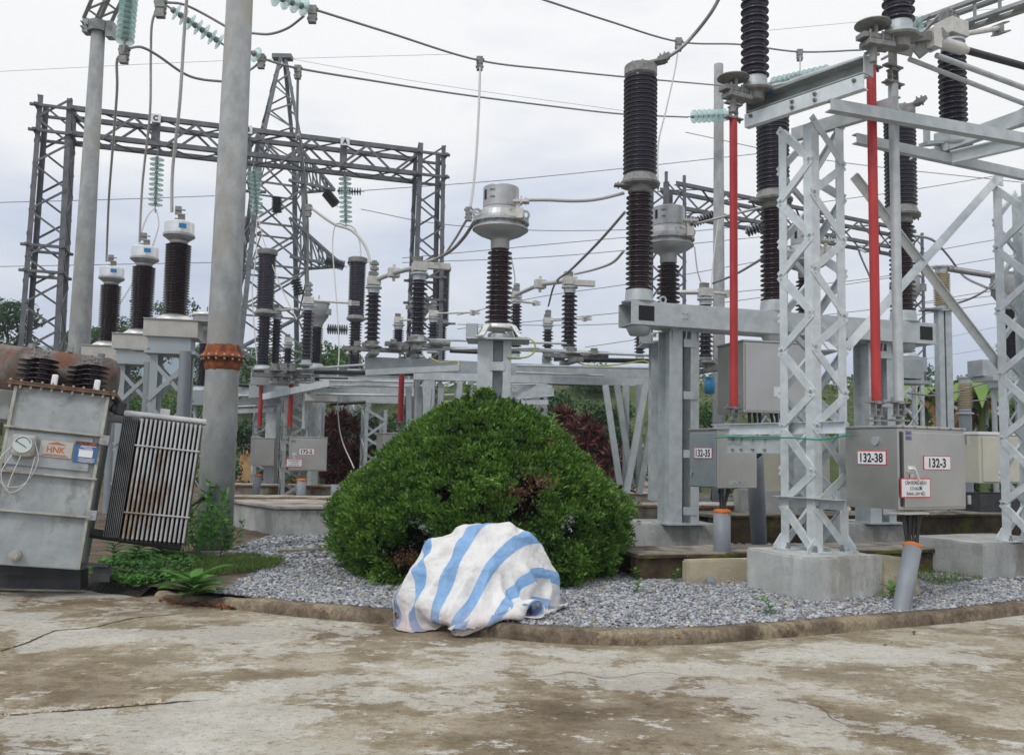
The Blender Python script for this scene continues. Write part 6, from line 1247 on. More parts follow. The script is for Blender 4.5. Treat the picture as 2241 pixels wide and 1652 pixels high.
names = ['topmost far line crossing the left sky', 'far line meeting the left gantry column midway', 'lower far line behind the voltage transformers', 'faint line from the tower peak to the right', 'far line rising right from the tower upper arm', 'far line rising right from the tower lower arm', 'second far line just below the lower arm line', 'sagging far line between tower and breaker', 'low far line behind the middle terminals', 'lowest far line behind the breaker beam', 'far line skimming the breaker beam', 'nearly level far line behind the middle posts', 'thin far line at the upper right corner', 'far line behind the red rods at mid height', 'far line at the right between braces', 'short far line right of the crossed braces', 'far line left of the right support upper', 'far line left of the right support second', 'far line left of the right support third', 'far line left of the right support lowest', 'far line sloping down behind the slim pole']
for i, (pp, nm) in enumerate(zip(far, names)): wire([(x, y, 52) for x, y in pp], .022 if i not in (0, 3, 12, 18, 19) else .011, nm, 'wire_far', 6, group='thin far power lines')
# tower
tt = thing('lattice_tower', 'tall pointed lattice transmission tower behind the gantry', 'tower', at(xy(612, 45, 900), 0), None)
tc_ = xy(594, 45, 700); TZ = P(600, 130, 45).z; zw = P(600, 330, 45).z
def sq(z, s, deg=24): return square(tc_, s, deg, z)
lattice(tt, sq(0, 4.4), sq(zw, 2.15), 8, .22, .10, .02, 'steel_far', 'steel_far', cross=True, horiz=True)
lattice(tt, sq(zw, 2.15), sq(TZ, .42), 6, .17, .08, .02, 'steel_far', 'steel_far', cross=False)
m_ = MB(); m_.box((tc_.x, tc_.y, TZ+.1), (1.0, .5, .22)); m_.build('peak', 'steel_far', tt)
def xarm(y, px, up, half=1.1):
    z = P(612, y, 45).z; tip = P(px, y+8, 45); m_ = MB(); s_ = 1 if px > 612 else -1; tip.y = tc_.y
    for o_ in (-1, 1):
        r0 = V((tc_.x+s_*half*.8, tc_.y+o_*half, z)); r1 = V((tc_.x+s_*half*.7, tc_.y+o_*half*.9, z+up)); m_.bar(r0, tip, .13, .13); m_.bar(r1, tip, .13, .13)
        for k in range(1, 5): a = r0.lerp(tip, k/5); b_ = r1.lerp(tip, (k-1)/5); m_.bar(a, b_, .06, .06); m_.bar(a, r1.lerp(tip, k/5), .06, .06)
    for k in range(5): m_.bar(V((tc_.x+s_*half*.8, tc_.y-half, z)).lerp(tip, k/5), V((tc_.x+s_*half*.8, tc_.y+half, z)).lerp(tip, (k+1)/5), .06, .06)
    m_.build('cross_arm', 'steel_far', tt); return tip
ar = [xarm(408, 732, 2.4), xarm(575, 752, 2.0, 1.5), xarm(408, 488, 2.4), xarm(575, 470, 2.0, 1.5)]
mat('disc_dark', (.03, .03, .05), (.05, .05, .07), .4)
for a, b_, n, lab in (((712, 420), (735, 448), 8, 'dark insulator string hanging from the upper tower arm'), ((712, 570), (752, 582), 9, 'dark insulator string at the lower tower arm'), ((606, 430), (606, 465), 7, 'short dark insulator string inside the tower'), ((715, 720), (760, 722), 9, 'low dark insulator string right of the tower'), ((646, 790-180), (655, 645), 6, 'small dark string beside the tower leg')): string(P(*a, 43), P(*b_, 43), n, .26, lab, 'disc_dark', 'dark insulator strings', False)
for a, b_, n, lab in (((738, 418), (790, 420), 9, 'horizontal small insulator string on the upper tower arm'), ((760, 575), (800, 574), 8, 'horizontal small insulator string on the lower tower arm')): string(P(*a, 43), P(*b_, 43), n, .2, lab, 'disc_dark', 'dark insulator strings', False)
# right gantry
HL = xy(1462, 31, 450); HR = xy(1985, 37, 500); hd = (HR-HL).normalized(); hdeg = math.degrees(math.atan2(hd.y, hd.x)); hs = V((-hd.y, hd.x, 0)); zh = P(1462, 408, 31).z
g2_ = thing('gantry', 'dark steel lattice gantry behind the circuit breaker', 'gantry', at(HL, .1)); colm(g2_, HL, .9, hdeg, .1, zh, 16, .15, .06); colm(g2_, HR, .9, hdeg, .1, zh, 16, .15, .06)
bm = MB()
for s_ in (-.45, .45):
    for z in (zh-.9, zh-.05): bm.angle(at(HL+hs*s_, z), at(HR+hs*s_, z), .13, .012)
for k in range(11):
    a, b_ = HL.lerp(HR, k/11), HL.lerp(HR, (k+1)/11); u, w = (zh-.9, zh-.05) if k % 2 else (zh-.05, zh-.9)
    for s_ in (-.45, .45): bm.bar(at(a+hs*s_, u), at(b_+hs*s_, w), .07, .02, hs)
    for z in (zh-.9, zh-.05): bm.bar(at(a+hs*.45*(-1 if k % 2 else 1), z), at(b_+hs*.45*(1 if k % 2 else -1), z), .07, .02)
for s_ in (-.4, .4): bm.box(at(HL+hd*s_-hs*.4, zh+.1)[:], (.1, .1, .5))
bm.build('beam', 'steel_old', g2_)
for a, b_, lab in (((1508, 492), (1562, 470), 'dark brown insulator string left of the slim pole'), ((1632, 510), (1690, 485), 'dark brown insulator string beside the second breaker pole')): string(P(*a, 27), P(*b_, 27), 9, .16, lab, 'porcelain', 'dark insulator strings', False)
conc_pole(1573, 500, 25.5, [(.20, 0), (.17, 5.), (.135, P(1571, 142, 25.5).z)], 'slim concrete pole between the second silver head and the left red rod')
# ================= PLANTS AND TARP =================
BC = P(1052, 1285, 10.75); BC = V((BC.x, 10.75, .1))
bu = thing('clipped_bush', 'large round clipped cypress bush behind the striped tarpaulin', 'bush', BC)
prof = [(-.1, 1.30), (.08, 1.60), (.35, 1.74), (.6, 1.76), (.8, 1.70), (1.1, 1.48), (1.3, 1.28), (1.51, 1.06), (1.7, .88), (1.84, .72), (1.96, .52), (2.04, .32), (2.1, .02)]
pz = [p[0]*.97 for p in prof]; prr = [p[1]*.985 for p in prof]
def bR(z, a):
    r = float(np.interp(z, pz, prr)); c, s_ = math.cos(a), math.sin(a)
    r *= 1+.05*noise.noise((c*1.6, s_*1.6, z*1.1))+.11*noise.noise((c*3.3+5, s_*3.3, z*2.6))+.07*noise.noise((c*8, s_*8, z*6))
    if z < .75: r *= 1-.16*max(0, noise.noise((c*2.6+1, s_*2.6, 3)))*(1.3-z)
    return r
def hole(p):     # thin places near the foot where branches show
    h = 0
    for hx, hz, hr in ((-.66, .50, .24), (-.78, .28, .26), (1.02, .62, .22), (.55, 1.0, .24), (.45, .78, .20), (.9, .95, .13), (-.35, .92, .14)):
        if p[1] < 0 or (hr == .24 and hx < 0) or hx == 1.02: h = max(h, 1-math.hypot(p[0]-hx, (p[2]-hz))/hr)
    return h
cl, nr_ = [], []
while len(cl) < 3900:
    z = random.uniform(-.02, 2.13); a = random.uniform(0, 2*math.pi); r0 = float(np.interp(z, pz, prr))
    if random.random() > (r0+.35)/1.9: continue
    if math.sin(a) > .35 and random.random() > .3: continue
    r = bR(z, a); p = (math.cos(a)*r, math.sin(a)*r*.95, z)
    h = hole(p)
    if h > .15 and random.random() < h*2.2: continue
    slope = (float(np.interp(z+.08, pz, prr))-float(np.interp(z-.08, pz, prr)))/.16
    k = RNG.uniform(-.13, .04); cl.append((BC.x+p[0]*(1+k), BC.y+p[1]*(1+k), BC.z+p[2])); nr_.append((math.cos(a), math.sin(a), -slope*.9+.45))
cl, nr_ = np.array(cl), np.array(nr_); nr_ /= np.linalg.norm(nr_, axis=1)[:, None]
# each clump: a little fan of scale sprays
SP = ([(0, 0, 0), (.13, .3, .02), (.05, .45, .05), (.16, .62, .02), (.04, .72, .04), (0, 1, -.02), (-.04, .72, .04), (-.16, .62, .02), (-.05, .45, .05), (-.13, .3, .02)], [(0, 1, 2, 9), (0, 2, 8, 9), (2, 3, 4, 8), (4, 5, 6, 8), (6, 7, 8), (4, 6, 8)])
SP = (SP[0], [(0, 1, 2), (0, 2, 8), (0, 8, 9), (2, 3, 4), (2, 4, 6, 8), (4, 5, 6), (6, 7, 8)])
K = 32; N_ = len(cl)*K; cc = np.repeat(cl, K, 0); nn = np.repeat(nr_, K, 0); off = RNG.normal(size=(N_, 3)); off /= np.linalg.norm(off, axis=1)[:, None]; off = off*(RNG.uniform(0, 1, N_)**.4)[:, None]*np.repeat(RNG.uniform(.06, .12, len(cl)), K)[:, None]
pn = nn*.35+np.repeat(RNG.normal(size=(len(cl), 3))*.30, K, 0)+np.array([0, -.1, .8]); pn /= np.linalg.norm(pn, axis=1)[:, None]; off -= pn*((off*pn).sum(1)[:, None])*.62
yd = nn*.9+off*9+RNG.normal(size=(N_, 3))*.45+np.array([0, 0, .25]); yd /= np.linalg.norm(yd, axis=1)[:, None]; rx = RNG.normal(size=(N_, 3)); rx = pn+rx*.55; x_ = np.cross(yd, rx); x_ /= np.linalg.norm(x_, axis=1)[:, None]; z_ = np.cross(x_, yd)
Rm = np.stack([x_*1.5, yd, z_], 2)*(RNG.uniform(.034, .066, N_))[:, None, None]; T = np.concatenate([Rm, (cc+off+nn*.012)[:, :, None]], 2)
instmesh('foliage', SP[0], SP[1], T, 'leaf_cypress', bu)
# shaded interior: dense twigs and old foliage
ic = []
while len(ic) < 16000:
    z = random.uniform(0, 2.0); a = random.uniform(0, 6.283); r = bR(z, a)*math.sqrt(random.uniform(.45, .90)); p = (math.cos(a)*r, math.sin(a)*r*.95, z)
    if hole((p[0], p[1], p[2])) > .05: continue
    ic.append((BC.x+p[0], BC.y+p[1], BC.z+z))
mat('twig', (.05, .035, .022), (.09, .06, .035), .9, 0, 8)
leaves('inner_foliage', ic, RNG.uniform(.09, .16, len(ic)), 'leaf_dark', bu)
m_ = MB()
for i in range(70):
    a = random.uniform(0, 6.283); z0 = random.uniform(.05, .5); p0 = BC+V((math.cos(a)*.12, math.sin(a)*.12, z0*.4)); z1 = random.uniform(.2, 1.7); r = float(np.interp(z1, pz, prr))*.93; p1 = BC+V((math.cos(a)*r, math.sin(a)*r, z1)); mm = p0.lerp(p1, .5)+V((random.uniform(-.1, .1), random.uniform(-.1, .1), random.uniform(-.2, .05)))
    pts = spline([p0, mm, p1], 4); 
    for j in range(len(pts)-1): m_.cyl(pts[j], pts[j+1], .022*(1-j/10), .022*(1-(j+1)/10), 5, False)
    for q in range(5): b_ = pts[3+q % 5]; e_ = b_+V((random.uniform(-.25, .25), random.uniform(-.25, .25), random.uniform(-.1, .25))); m_.cyl(b_, e_, .006, .002, 4, False)
m_.build('branches', 'twig', bu)
dd = []
for hx, hz, n in ((-.70, .30, 260), (.38, .98, 240), (.2, .9, 160), (.62, 1.12, 120)):
    for i in range(n): dd.append((BC.x+hx+random.gauss(0, .10), BC.y-1.35+random.gauss(0, .08), BC.z+hz+random.gauss(0, .05)))
leafmat('leaf_brown', (.09, .05, .025), (.17, .09, .045), .4, 3); leaves('dry_sprays', dd, .045, 'leaf_brown', bu)
def shoot(p, h, n, s_, mt, label, cat='plant', name='seedling', lean=.3, stemr=.005, up=.35):
    p = V(p); t_ = thing(name, label, cat, p); pts = spline([p, p+V((random.uniform(-.1, .1)*lean, 0, h*.5)), p+V((random.uniform(-.2, .2)*lean, random.uniform(-.2, .2)*lean, h))], 5); MB().tube(pts, stemr, 5).build('stem', 'bark' if h > .5 else mt, t_)
    T = []
    for i in range(n):
        k = .2+.8*i/n; q = pts[min(len(pts)-1, int(k*(len(pts)-1)))]; a = i*2.4; d_ = V((math.cos(a), math.sin(a), up+.9*max(0, k-.7))).normalized(); x = d_.cross(UZ).normalized(); z = x.cross(d_); sc = s_*random.uniform(.75, 1.2)
        T.append([[x[j]*sc, d_[j]*sc, z[j]*sc, q[j]] for j in range(3)])
    BLF = ([(0, 0, 0), (.16, .25, .03), (.2, .5, .02), (.12, .8, -.05), (0, 1, -.16), (-.12, .8, -.05), (-.2, .5, .02), (-.16, .25, .03), (0, .25, -.02), (0, .5, -.03), (0, .8, -.09)], [(0, 1, 8), (0, 8, 7), (1, 2, 9, 8), (8, 9, 6, 7), (2, 3, 10, 9), (9, 10, 5, 6), (3, 4, 10), (10, 4, 5)])
    instmesh('leaves', BLF[0], BLF[1], np.array(T), mt, t_, True); return t_
# seedlings on and round the bush
def onbush(px, py): p = P(px, py, 9.3); return p
s_ = shoot(P(1062, 1068, 8.95), .12, 16, .15, 'leaf_seedling', 'light green seedling growing out of the front of the round bush', up=.1)
shoot(P(1208, 955, 9.7), .26, 10, .12, 'leaf_seedling', 'pale seedling poking from the right shoulder of the bush'); shoot(P(1206, 985, 9.6), .14, 8, .07, 'leaf_dead', 'orange dry shoot on the right side of the bush')
shoot(P(1018, 888, 10.5), .24, 40, .07, 'leaf_cypress', 'upright sprig on top of the round bush', up=.9)
shoot(P(1044, 884, 10.6), .14, 30, .07, 'leaf_cypress', 'second shorter sprig on top of the round bush', up=.9)
shoot(G(420, 1312, .05), .22, 22, .34, 'leaf_weed', 'broad leaved green weed by the broken end of the kerb', name='weed', up=.32)
for i, (x, y, h, n, s2) in enumerate(((290, 1235, .38, 34, .20), (345, 1225, .3, 26, .2), (262, 1222, .25, 18, .17))): shoot(G(x, y), h, n, s2, 'leaf_mid' if i else 'leaf_weed', ('leafy weed clump below the radiator, largest of three', 'leafy weed clump right of the largest clump by the radiator', 'leafy weed clump against the transformer base')[i], name='weed', lean=1)
for i, (x, y, h, n, s2) in enumerate(((440, 1215, .95, 80, .13), (478, 1222, .70, 70, .12), (405, 1215, .75, 60, .13))): shoot(G(x, y), h, n, s2, 'leaf_weed', ('tallest leafy weed between the radiator and the thick pole', 'bushy weed in front of the thick pole foot', 'shorter weed just under the right end of the radiator')[i], name='weed', lean=2.2, stemr=.007)
for x, y, lab in ((1390, 1272, 'small weed at the corner of the mossy trench wall'), (1392, 1298, 'tiny weed in the gravel right of the tarpaulin'), (1478, 1275, 'low weed in the gravel before the tan wall'), (1680, 1345, 'spindly weed before the nearest footing'), (1945, 1312, 'broad leaf weed at the foot of the leaning conduit')): shoot(G(x, y), .14, 12, .085 if x != 1945 else .14, 'leaf_weed', lab, name='weed')
tw = thing('weed_clump', 'leafy green weeds growing in front of the thick pole foot', 'weeds', G(455, 1215)); pc = []; nc = []; m_ = MB()
for i in range(26):
    g0 = G(random.uniform(395, 500), random.uniform(1205, 1228)); hh = random.uniform(.35, 1.0)*(1.15-abs(i/26-.5)); tp3 = g0+V((random.uniform(-.22, .22), random.uniform(-.15, .15), hh)); pts = spline([g0, g0.lerp(tp3, .5)+V((random.uniform(-.05, .05), 0, .03)), tp3], 6); m_.tube(pts, .004, 4)
    for k in range(26): q = pts[random.randint(3, len(pts)-1)]; pc.append((q.x+random.gauss(0, .02), q.y+random.gauss(0, .02), q.z+random.gauss(0, .02))); nc.append((random.gauss(0, 1), random.gauss(0, 1), random.uniform(.1, 1.2)))
m_.build('stems', 'leaf_weed', tw); yd = np.array(nc); yd /= np.linalg.norm(yd, axis=1)[:, None]; x_ = np.cross(RNG.normal(size=yd.shape), yd); x_ /= np.linalg.norm(x_, axis=1)[:, None]; z_ = np.cross(x_, yd)
LW = ([(0, 0, 0), (.13, .35, .03), (.11, .7, 0), (0, 1, -.1), (-.11, .7, 0), (-.13, .35, .03)], [(0, 1, 5), (1, 2, 4, 5), (2, 3, 4)])
instmesh('leaves', LW[0], LW[1], np.concatenate([np.stack([x_, yd, z_], 2)*RNG.uniform(.07, .13, len(yd))[:, None, None], np.array(pc)[:, :, None]], 2), 'leaf_weed', tw)
# dark red plants
LB = ([(0, 0, 0), (.09, .3, .04), (.07, .7, -.02), (0, 1, -.2), (-.07, .7, -.02), (-.09, .3, .04)], [(0, 1, 5), (1, 2, 4, 5), (2, 3, 4)])
def cord(px, py, d, h, w, n, label):
    q = P(px, py, d); q.z = .1; t_ = thing('red_shrub', label, 'shrub', q, 'dark red shrubs'); pc = []; nc = []; m_ = MB()
    for i in range(n):
        z = h*random.uniform(.2, .95); rr = w/2*math.sqrt(random.random())*(1.1-.5*z/h); a = random.uniform(0, 6.28); c = q+V((math.cos(a)*rr, math.sin(a)*rr, z)); m_.cyl(q+V((math.cos(a)*rr*.3, math.sin(a)*rr*.3, 0)), c, .018, .012, 5)
        for k in range(44): v = V((random.gauss(0, 1), random.gauss(0, 1), random.gauss(.6, .8))).normalized(); pc.append(c[:]); nc.append(v[:])
    m_.build('stems', 'bark', t_); yd = np.array(nc); rx = RNG.normal(size=yd.shape); x_ = np.cross(rx, yd); x_ /= np.linalg.norm(x_, axis=1)[:, None]; z_ = np.cross(x_, yd); T = np.concatenate([np.stack([x_, yd, z_], 2)*RNG.uniform(.22, .42, len(yd))[:, None, None], np.array(pc)[:, :, None]], 2); instmesh('leaves', LB[0], LB[1], T, 'leaf_red', t_)
cord(1262, 950, 22, 2.5, 1.5, 40, 'tall dark red shrub above the right shoulder of the bush'); cord(1318, 990, 21.5, 1.8, 1.4, 30, 'shorter dark red shrub beside the sloping legs'); cord(735, 960, 27, 2.7, 1.7, 44, 'dark red shrub between cabinet 172-2 and the slim lattice support'); cord(775, 1000, 26.5, 1.5, 1.2, 22, 'low brownish red shrub at the foot of the slim lattice support')
# green shrubs and trees
def shrub(px, pyt, d, w, label, mt='leaf_dark', ncl=20, per=150, ls=.2, h=None): return tree(px, pyt, d, h, w, label, mt, ncl, per, ls, name='green_shrub', crownlow=.02, group='green shrubs behind the yard')
TL = [(20, 655, 44, 3.6, 'leaf_dark', 'spreading tree at the far left edge'), (-70, 640, 50, 7, 'leaf_dark', 'tree partly outside the left edge'), (245, 700, 48, 3.4, 'leaf_dark', 'tree crown behind the voltage transformers'), (345, 662, 55, 4.5, 'leaf_dark', 'dark tree left of the nearest voltage transformer'), (190, 715, 50, 3, 'leaf_mid', 'small tree behind the slimmer pole'), (712, 738, 46, 3.5, 'leaf_mid', 'light green tree right of the lattice tower'), (760, 765, 50, 3, 'leaf_mid', 'low light tree between the rear breaker poles'), (455, 760, 45, 3, 'leaf_mid', 'tree behind the thick pole'), (560, 770, 50, 4, 'leaf_mid', 'tree behind the rear bay insulators'), (2090, 805, 42, 3.0, 'leaf_dark', 'dark tree on the skyline above the banana plants'), (2010, 800, 40, 2.6, 'leaf_mid', 'light tree left of the slotted post'), (1960, 825, 44, 3, 'leaf_mid', 'tree behind the right breaker column'), (1290, 812, 52, 4, 'leaf_mid', 'bushy tree top just above the middle beam')]
for i, (x, y, d, w, mt, lab) in enumerate(TL): tree(x, y, d, None, w, lab, mt, 26 if w > 3 else 18, 150, .20 if d > 40 else .14)
SL = [(1225, 838, 27, 3.6, 'leaf_dark', 'dark green shrub mass behind the tall red shrub'), (1330, 870, 26, 2.2, 'leaf_dark', 'dark green shrub left of the sloping legs'), (1170, 850, 29, 2.4, 'leaf_dark', 'dark shrub just over the bush'), (830, 905, 28, 2.6, 'leaf_dark', 'dark green shrub behind the slim lattice support'), (770, 900, 30, 2.4, 'leaf_mid', 'green shrub behind the dark red shrub'), (560, 930, 30, 2.5, 'leaf_dark', 'low shrub behind cabinet 172-25'), (880, 900, 30, 2, 'leaf_mid', 'shrub behind the middle red rod'), (2125, 905, 25, 2.2, 'leaf_dark', 'rounded dark hedge shrub behind the cream insulator'), (2075, 930, 26, 1.6, 'leaf_mid', 'shrub left of the round hedge'), (1560, 880, 30, 2.5, 'leaf_mid', 'green shrub behind cabinet 132-35'), (1980, 860, 30, 2.2, 'leaf_mid', 'shrub behind the right breaker column base'), (430, 850, 34, 2.8, 'leaf_mid', 'green shrub left of the thick pole'), (300, 840, 33, 4, 'leaf_mid', 'green shrub behind the voltage transformer legs'), (2230, 880, 27, 2, 'leaf_dark', 'shrub at the right edge behind the lattice support')]
for x, y, d, w, mt, lab in SL: shrub(x, y, d, w, lab, mt, 24, 170, .13)
pts = []
for i in range(9000):
    x = random.uniform(-45, 45); y = random.uniform(36, 66)
    if noise.noise((x*.12, y*.12, 4)) > -.02:
        for k in range(3): pts.append((x+random.gauss(0, .4), y+random.gauss(0, .4), hillz(x, y)+random.uniform(0, .7)))
o = leaves('hill_scrub', pts, .34, 'leaf_hill', outward=np.tile([[0, -.4, 1.]], (len(pts), 1)), mix=.8); tag(o, 'low green scrub covering the hillside behind the yard', 'scrub', kind='stuff')
for i, (px, py, d, n, hh, lab) in enumerate(((2150, 935, 24, 8, 1.6, 'banana plant with dead brown leaves left of the right support'), (2085, 945, 25, 7, 1.5, 'banana plant right of the slotted post'), (2025, 935, 27, 6, 1.5, 'banana plant left of the slotted post'))):
    q = P(px, py, d); q.z = .1; t_ = thing('banana_plant', lab, 'banana plant', q, 'banana plants'); zc_ = P(px, py-60, d).z; m_ = MB(); m_.cyl(q, at(q, zc_), .13, .08, 10); m_.build('trunk', 'leaf_hill', t_)
    for kind, cnt in (('leaf_banana', n), ('leaf_dead', 5)):
        m_ = MB()
        for k in range(cnt):
            a = random.uniform(0, 6.28); L = random.uniform(1.3, 1.9)*(.65 if kind == 'leaf_dead' else 1); vs = []; u0 = 1.1 if kind == 'leaf_banana' else .1
            for j in range(9):
                t2 = j/8; r = L*t2*.8; z = zc_+L*(u0*t2-1.15*t2*t2*(1.1 if kind == 'leaf_banana' else .8)); w2 = .26*math.sin(math.pi*min(1, t2*.9+.1))+.02; sd2 = V((-math.sin(a), math.cos(a), 0)); c = V((q.x+math.cos(a)*r, q.y+math.sin(a)*r, z)); vs += [c+sd2*w2+UZ*(.05+.04*noise.noise((j, k, 1))), c, c-sd2*w2+UZ*(.05+.04*noise.noise((j, k, 5)))]
            m_.add(vs, [(j*3+i2, j*3+i2+1, (j+1)*3+i2+1, (j+1)*3+i2) for j in range(8) for i2 in range(2)], True)
        m_.build('leaf' if kind == 'leaf_banana' else 'dead_leaf', kind, t_)
mat('earth_wall', (.30, .17, .07), (.45, .30, .14), .95, 0, 3, .8, 20, c3=(.20, .12, .06))
for x0, x1, d, y, lab in ((515, 1010, 31, 985, 'ochre earth bank wall behind the left bays'), (1180, 1420, 30.5, 985, 'ochre earth bank wall right of the bush'), (1990, 2260, 30, 880, 'orange earth bank behind the banana plants')):
    a, b_ = P(x0, y, d), P(x1, y, d+.8); zt = a.z; vs = []; n = 40
    for j in range(7):
        for i in range(n): p = a.lerp(b_, i/(n-1)); vs.append((p.x, p.y+j*.12+.15*noise.noise((p.x*1.5, j, 0)), max(0, zt*(j/6)+.12*noise.noise((p.x*2, j*1.3, 6)))))
    m_ = MB().add(vs, [(j*n+i, j*n+i+1, (j+1)*n+i+1, (j+1)*n+i) for j in range(6) for i in range(n-1)], True); m_.add([vs[6*n], vs[7*n-1], (vs[7*n-1][0], vs[7*n-1][1]+4, zt*.9), (vs[6*n][0], vs[6*n][1]+4, zt*.9)], [(0, 1, 2, 3)]); tag(m_.build('earth_bank', 'earth_wall'), lab, 'earth bank')
# pile of stacked white material behind the sloping legs
m_ = MB(); q = P(1392, 1000, 27)
for k in range(9): m_.box((q.x+random.uniform(-.03, .03), q.y, .3+k*.19), (.9, .5, .10))
tag(m_.build('stacked_slabs', 'white_sign', bevel=.01), 'stack of white slabs seen between the sloping legs', 'stack')
# ---- tarpaulin ----
# the sheet: a square grid dropped over a hidden frame and left to settle (position based cloth)
def settle(nx=98, ny=96, h=.0225, phi=math.radians(52), c0=(-.17, 8.02), steps=180, iters=8):
    rg = np.random.default_rng(4)
    u = (np.arange(nx)-(nx-1)/2)*h; v = (np.arange(ny)-(ny-1)/2)*h; U, W2 = np.meshgrid(u, v, indexing='ij')
    p = np.stack([c0[0]+U*math.cos(phi)-W2*math.sin(phi), c0[1]+U*math.sin(phi)+W2*math.cos(phi), np.full_like(U, 1.02)], 2)
    sm = lambda s: sum(np.sin(U*rg.uniform(-f, f)+W2*rg.uniform(-f, f)+rg.uniform(0, 6.3)) for f in s)/len(s)
    p[:, :, 2] += .03*sm([3, 5, 7, 9])+.010*sm([14, 20, 28]); vel = np.zeros_like(p)
    bars = [((-.56, 7.97, .80), (-.12, 7.88, .835), .05), ((-.12, 7.88, .835), (.31, 8.27, .83), .045), ((.31, 8.27, .83), (-.2, 8.5, .8), .05), ((.10, 8.1, .80), (.28, 8.3, .62), .07), ((.12, 7.95, .45), (.38, 8.3, .40), .07),
            ((-.2, 8.5, .8), (-.56, 7.97, .80), .05), ((-.3, 8.05, .79), (.0, 8.3, .8), .08), ((-.3, 8.3, .78), (.0, 8.1, .79), .08), ((-.68, 7.98, .68), (-.5, 8.2, .68), .07), ((-.5, 8.0, .6), (.08, 8.22, .62), .17),
            ((-.5, 8.1, .4), (.12, 8.22, .4), .20), ((-.78, 7.95, .42), (-.6, 7.85, .42), .12), ((-.85, 7.95, .22), (-.62, 7.72, .20), .12), ((-.55, 7.72, .22), (-.05, 7.72, .2), .12), ((-.02, 7.72, .16), (.34, 8.22, .16), .08),
            ((-.5, 7.83, .5), (-.15, 7.80, .5), .08), ((-.88, 8.1, .2), (-.7, 8.35, .2), .15)]
    bars = [(np.array(a), np.array(b), r) for a, b, r in bars]
    def ln(d): return np.sqrt(np.einsum('ijk,ijk->ij', d, d))[:, :, None]+1e-9
    def cons(A_, B_, L_, k, comp=1.):
        d = B_-A_; n_ = ln(d); e = n_-L_
        if comp != 1.: e = np.where(e < 0, e*comp, e)
        c = d*(e/n_*(.5*k)); A_ += c; B_ -= c
    hd = h*math.sqrt(2); dt = .016
    for s in range(steps):
        vel[:, :, 2] -= 9.8*dt; vel *= .985 if s < steps*.6 else .95; q = p+vel*dt
        for it in range(iters):
            for o in (0, 1):
                m_ = min(len(q[o::2]), len(q[o+1::2])); cons(q[o::2][:m_], q[o+1::2][:m_], h, 1)
                m2 = min(q[:, o::2].shape[1], q[:, o+1::2].shape[1]); cons(q[:, o::2][:, :m2], q[:, o+1::2][:, :m2], h, 1)
                cons(q[o::2][:m_, :-1], q[o+1::2][:m_, 1:], hd, .45, .7); cons(q[o::2][:m_, 1:], q[o+1::2][:m_, :-1], hd, .45, .7)
            if it % 2 == 0:
                for K, kk in ((2, .8), (5, .5), (9, .22)):
                    d = q[K:]-q[:-K]; n_ = ln(d); c = d*(np.minimum(0, n_-h*K*.97)/n_*.25*kk); q[:-K] += c; q[K:] -= c
                    d = q[:, K:]-q[:, :-K]; n_ = ln(d); c = d*(np.minimum(0, n_-h*K*.97)/n_*.25*kk); q[:, :-K] += c; q[:, K:] -= c
            last = it == iters-1
            for a, b, r in bars:
                ab = b-a; t = np.clip(((q-a)@ab)/(ab@ab), 0, 1)[:, :, None]; d = q-(a+t*ab); n_ = ln(d); hit = n_ < r; q = np.where(hit, q+d*(r/n_-1), q)
                if last: q = np.where(hit, q*.4+(p+(q-p)*np.array([.3, .3, 1]))*.6, q)
            dx, dy = q[:, :, 0]+.21, q[:, :, 1]-8.03; low = np.clip((.75-q[:, :, 2])/.6, 0, 1); rr = (np.abs(dx/(.63+.155*low))**3+np.abs(dy/(.50+.13*low))**3)**(1/3.)
            kf = np.where(rr > 1, 1/np.maximum(rr, 1e-6), 1); kf = 1-(1-kf)*.22; q[:, :, 0] = dx*kf-.21; q[:, :, 1] = dy*kf+8.03
            hp = np.maximum(0, (q[:, :, 0]-.16)*.86-(q[:, :, 1]-7.60)*.51-.05*low)*.4; q[:, :, 0] -= hp*.86; q[:, :, 1] += hp*.51
            g = .012+.116*np.clip((q[:, :, 1]-np.interp(q[:, :, 0], kx, ky)+.01)/.05, 0, 1); bl = q[:, :, 2] < g; q[:, :, 2] = np.where(bl, g, q[:, :, 2])
            if last: q[:, :, :2] = np.where(bl[:, :, None], p[:, :, :2]+(q[:, :, :2]-p[:, :, :2])*.35, q[:, :, :2])
        vel = (q-p)/dt; vel *= np.minimum(1, 1.3/ln(vel)); p = q
    return p
NX_, NY_ = 88, 82
tpt = settle(NX_, NY_, phi=math.radians(55), c0=(-.19, 8.0))
# radiating pleats of the stiff sheet, fixed to the sheet itself
ap = tpt[NX_//2, NY_//2]
for i in range(NX_):
    for j in range(NY_):
        q = tpt[i, j]; du, dv = (i-NX_/2)*.0225-.05, (j-NY_/2)*.0225; r_ = math.hypot(du, dv); th = math.atan2(dv, du)*15/6.2832+.55*noise.noise((du*2.2, dv*2.2, 4))
        tri = abs((th % 1)-.5)*2; rg_ = (1-tri)**1.6*2-.75; am = .042*min(1, max(0, (r_-.22)/.3))*(1 if r_ < .8 else .6)
        nx_, ny_ = q[0]+.2, q[1]-8.05; nl = math.hypot(nx_, ny_)+1e-6; q[0] += nx_/nl*rg_*am; q[1] += ny_/nl*rg_*am
out = tpt.reshape(-1, 3).tolist(); strp = [j*.0225+.02 for i in range(NX_) for j in range(NY_)]
fs = [(i*NY_+j, (i+1)*NY_+j, (i+1)*NY_+j+1, i*NY_+j+1) for i in range(NX_-1) for j in range(NY_-1) if abs((i+.5-NX_/2)*2/NX_)**2.8+abs((j+.5-NY_/2)*2/NY_)**2.8 < .97]
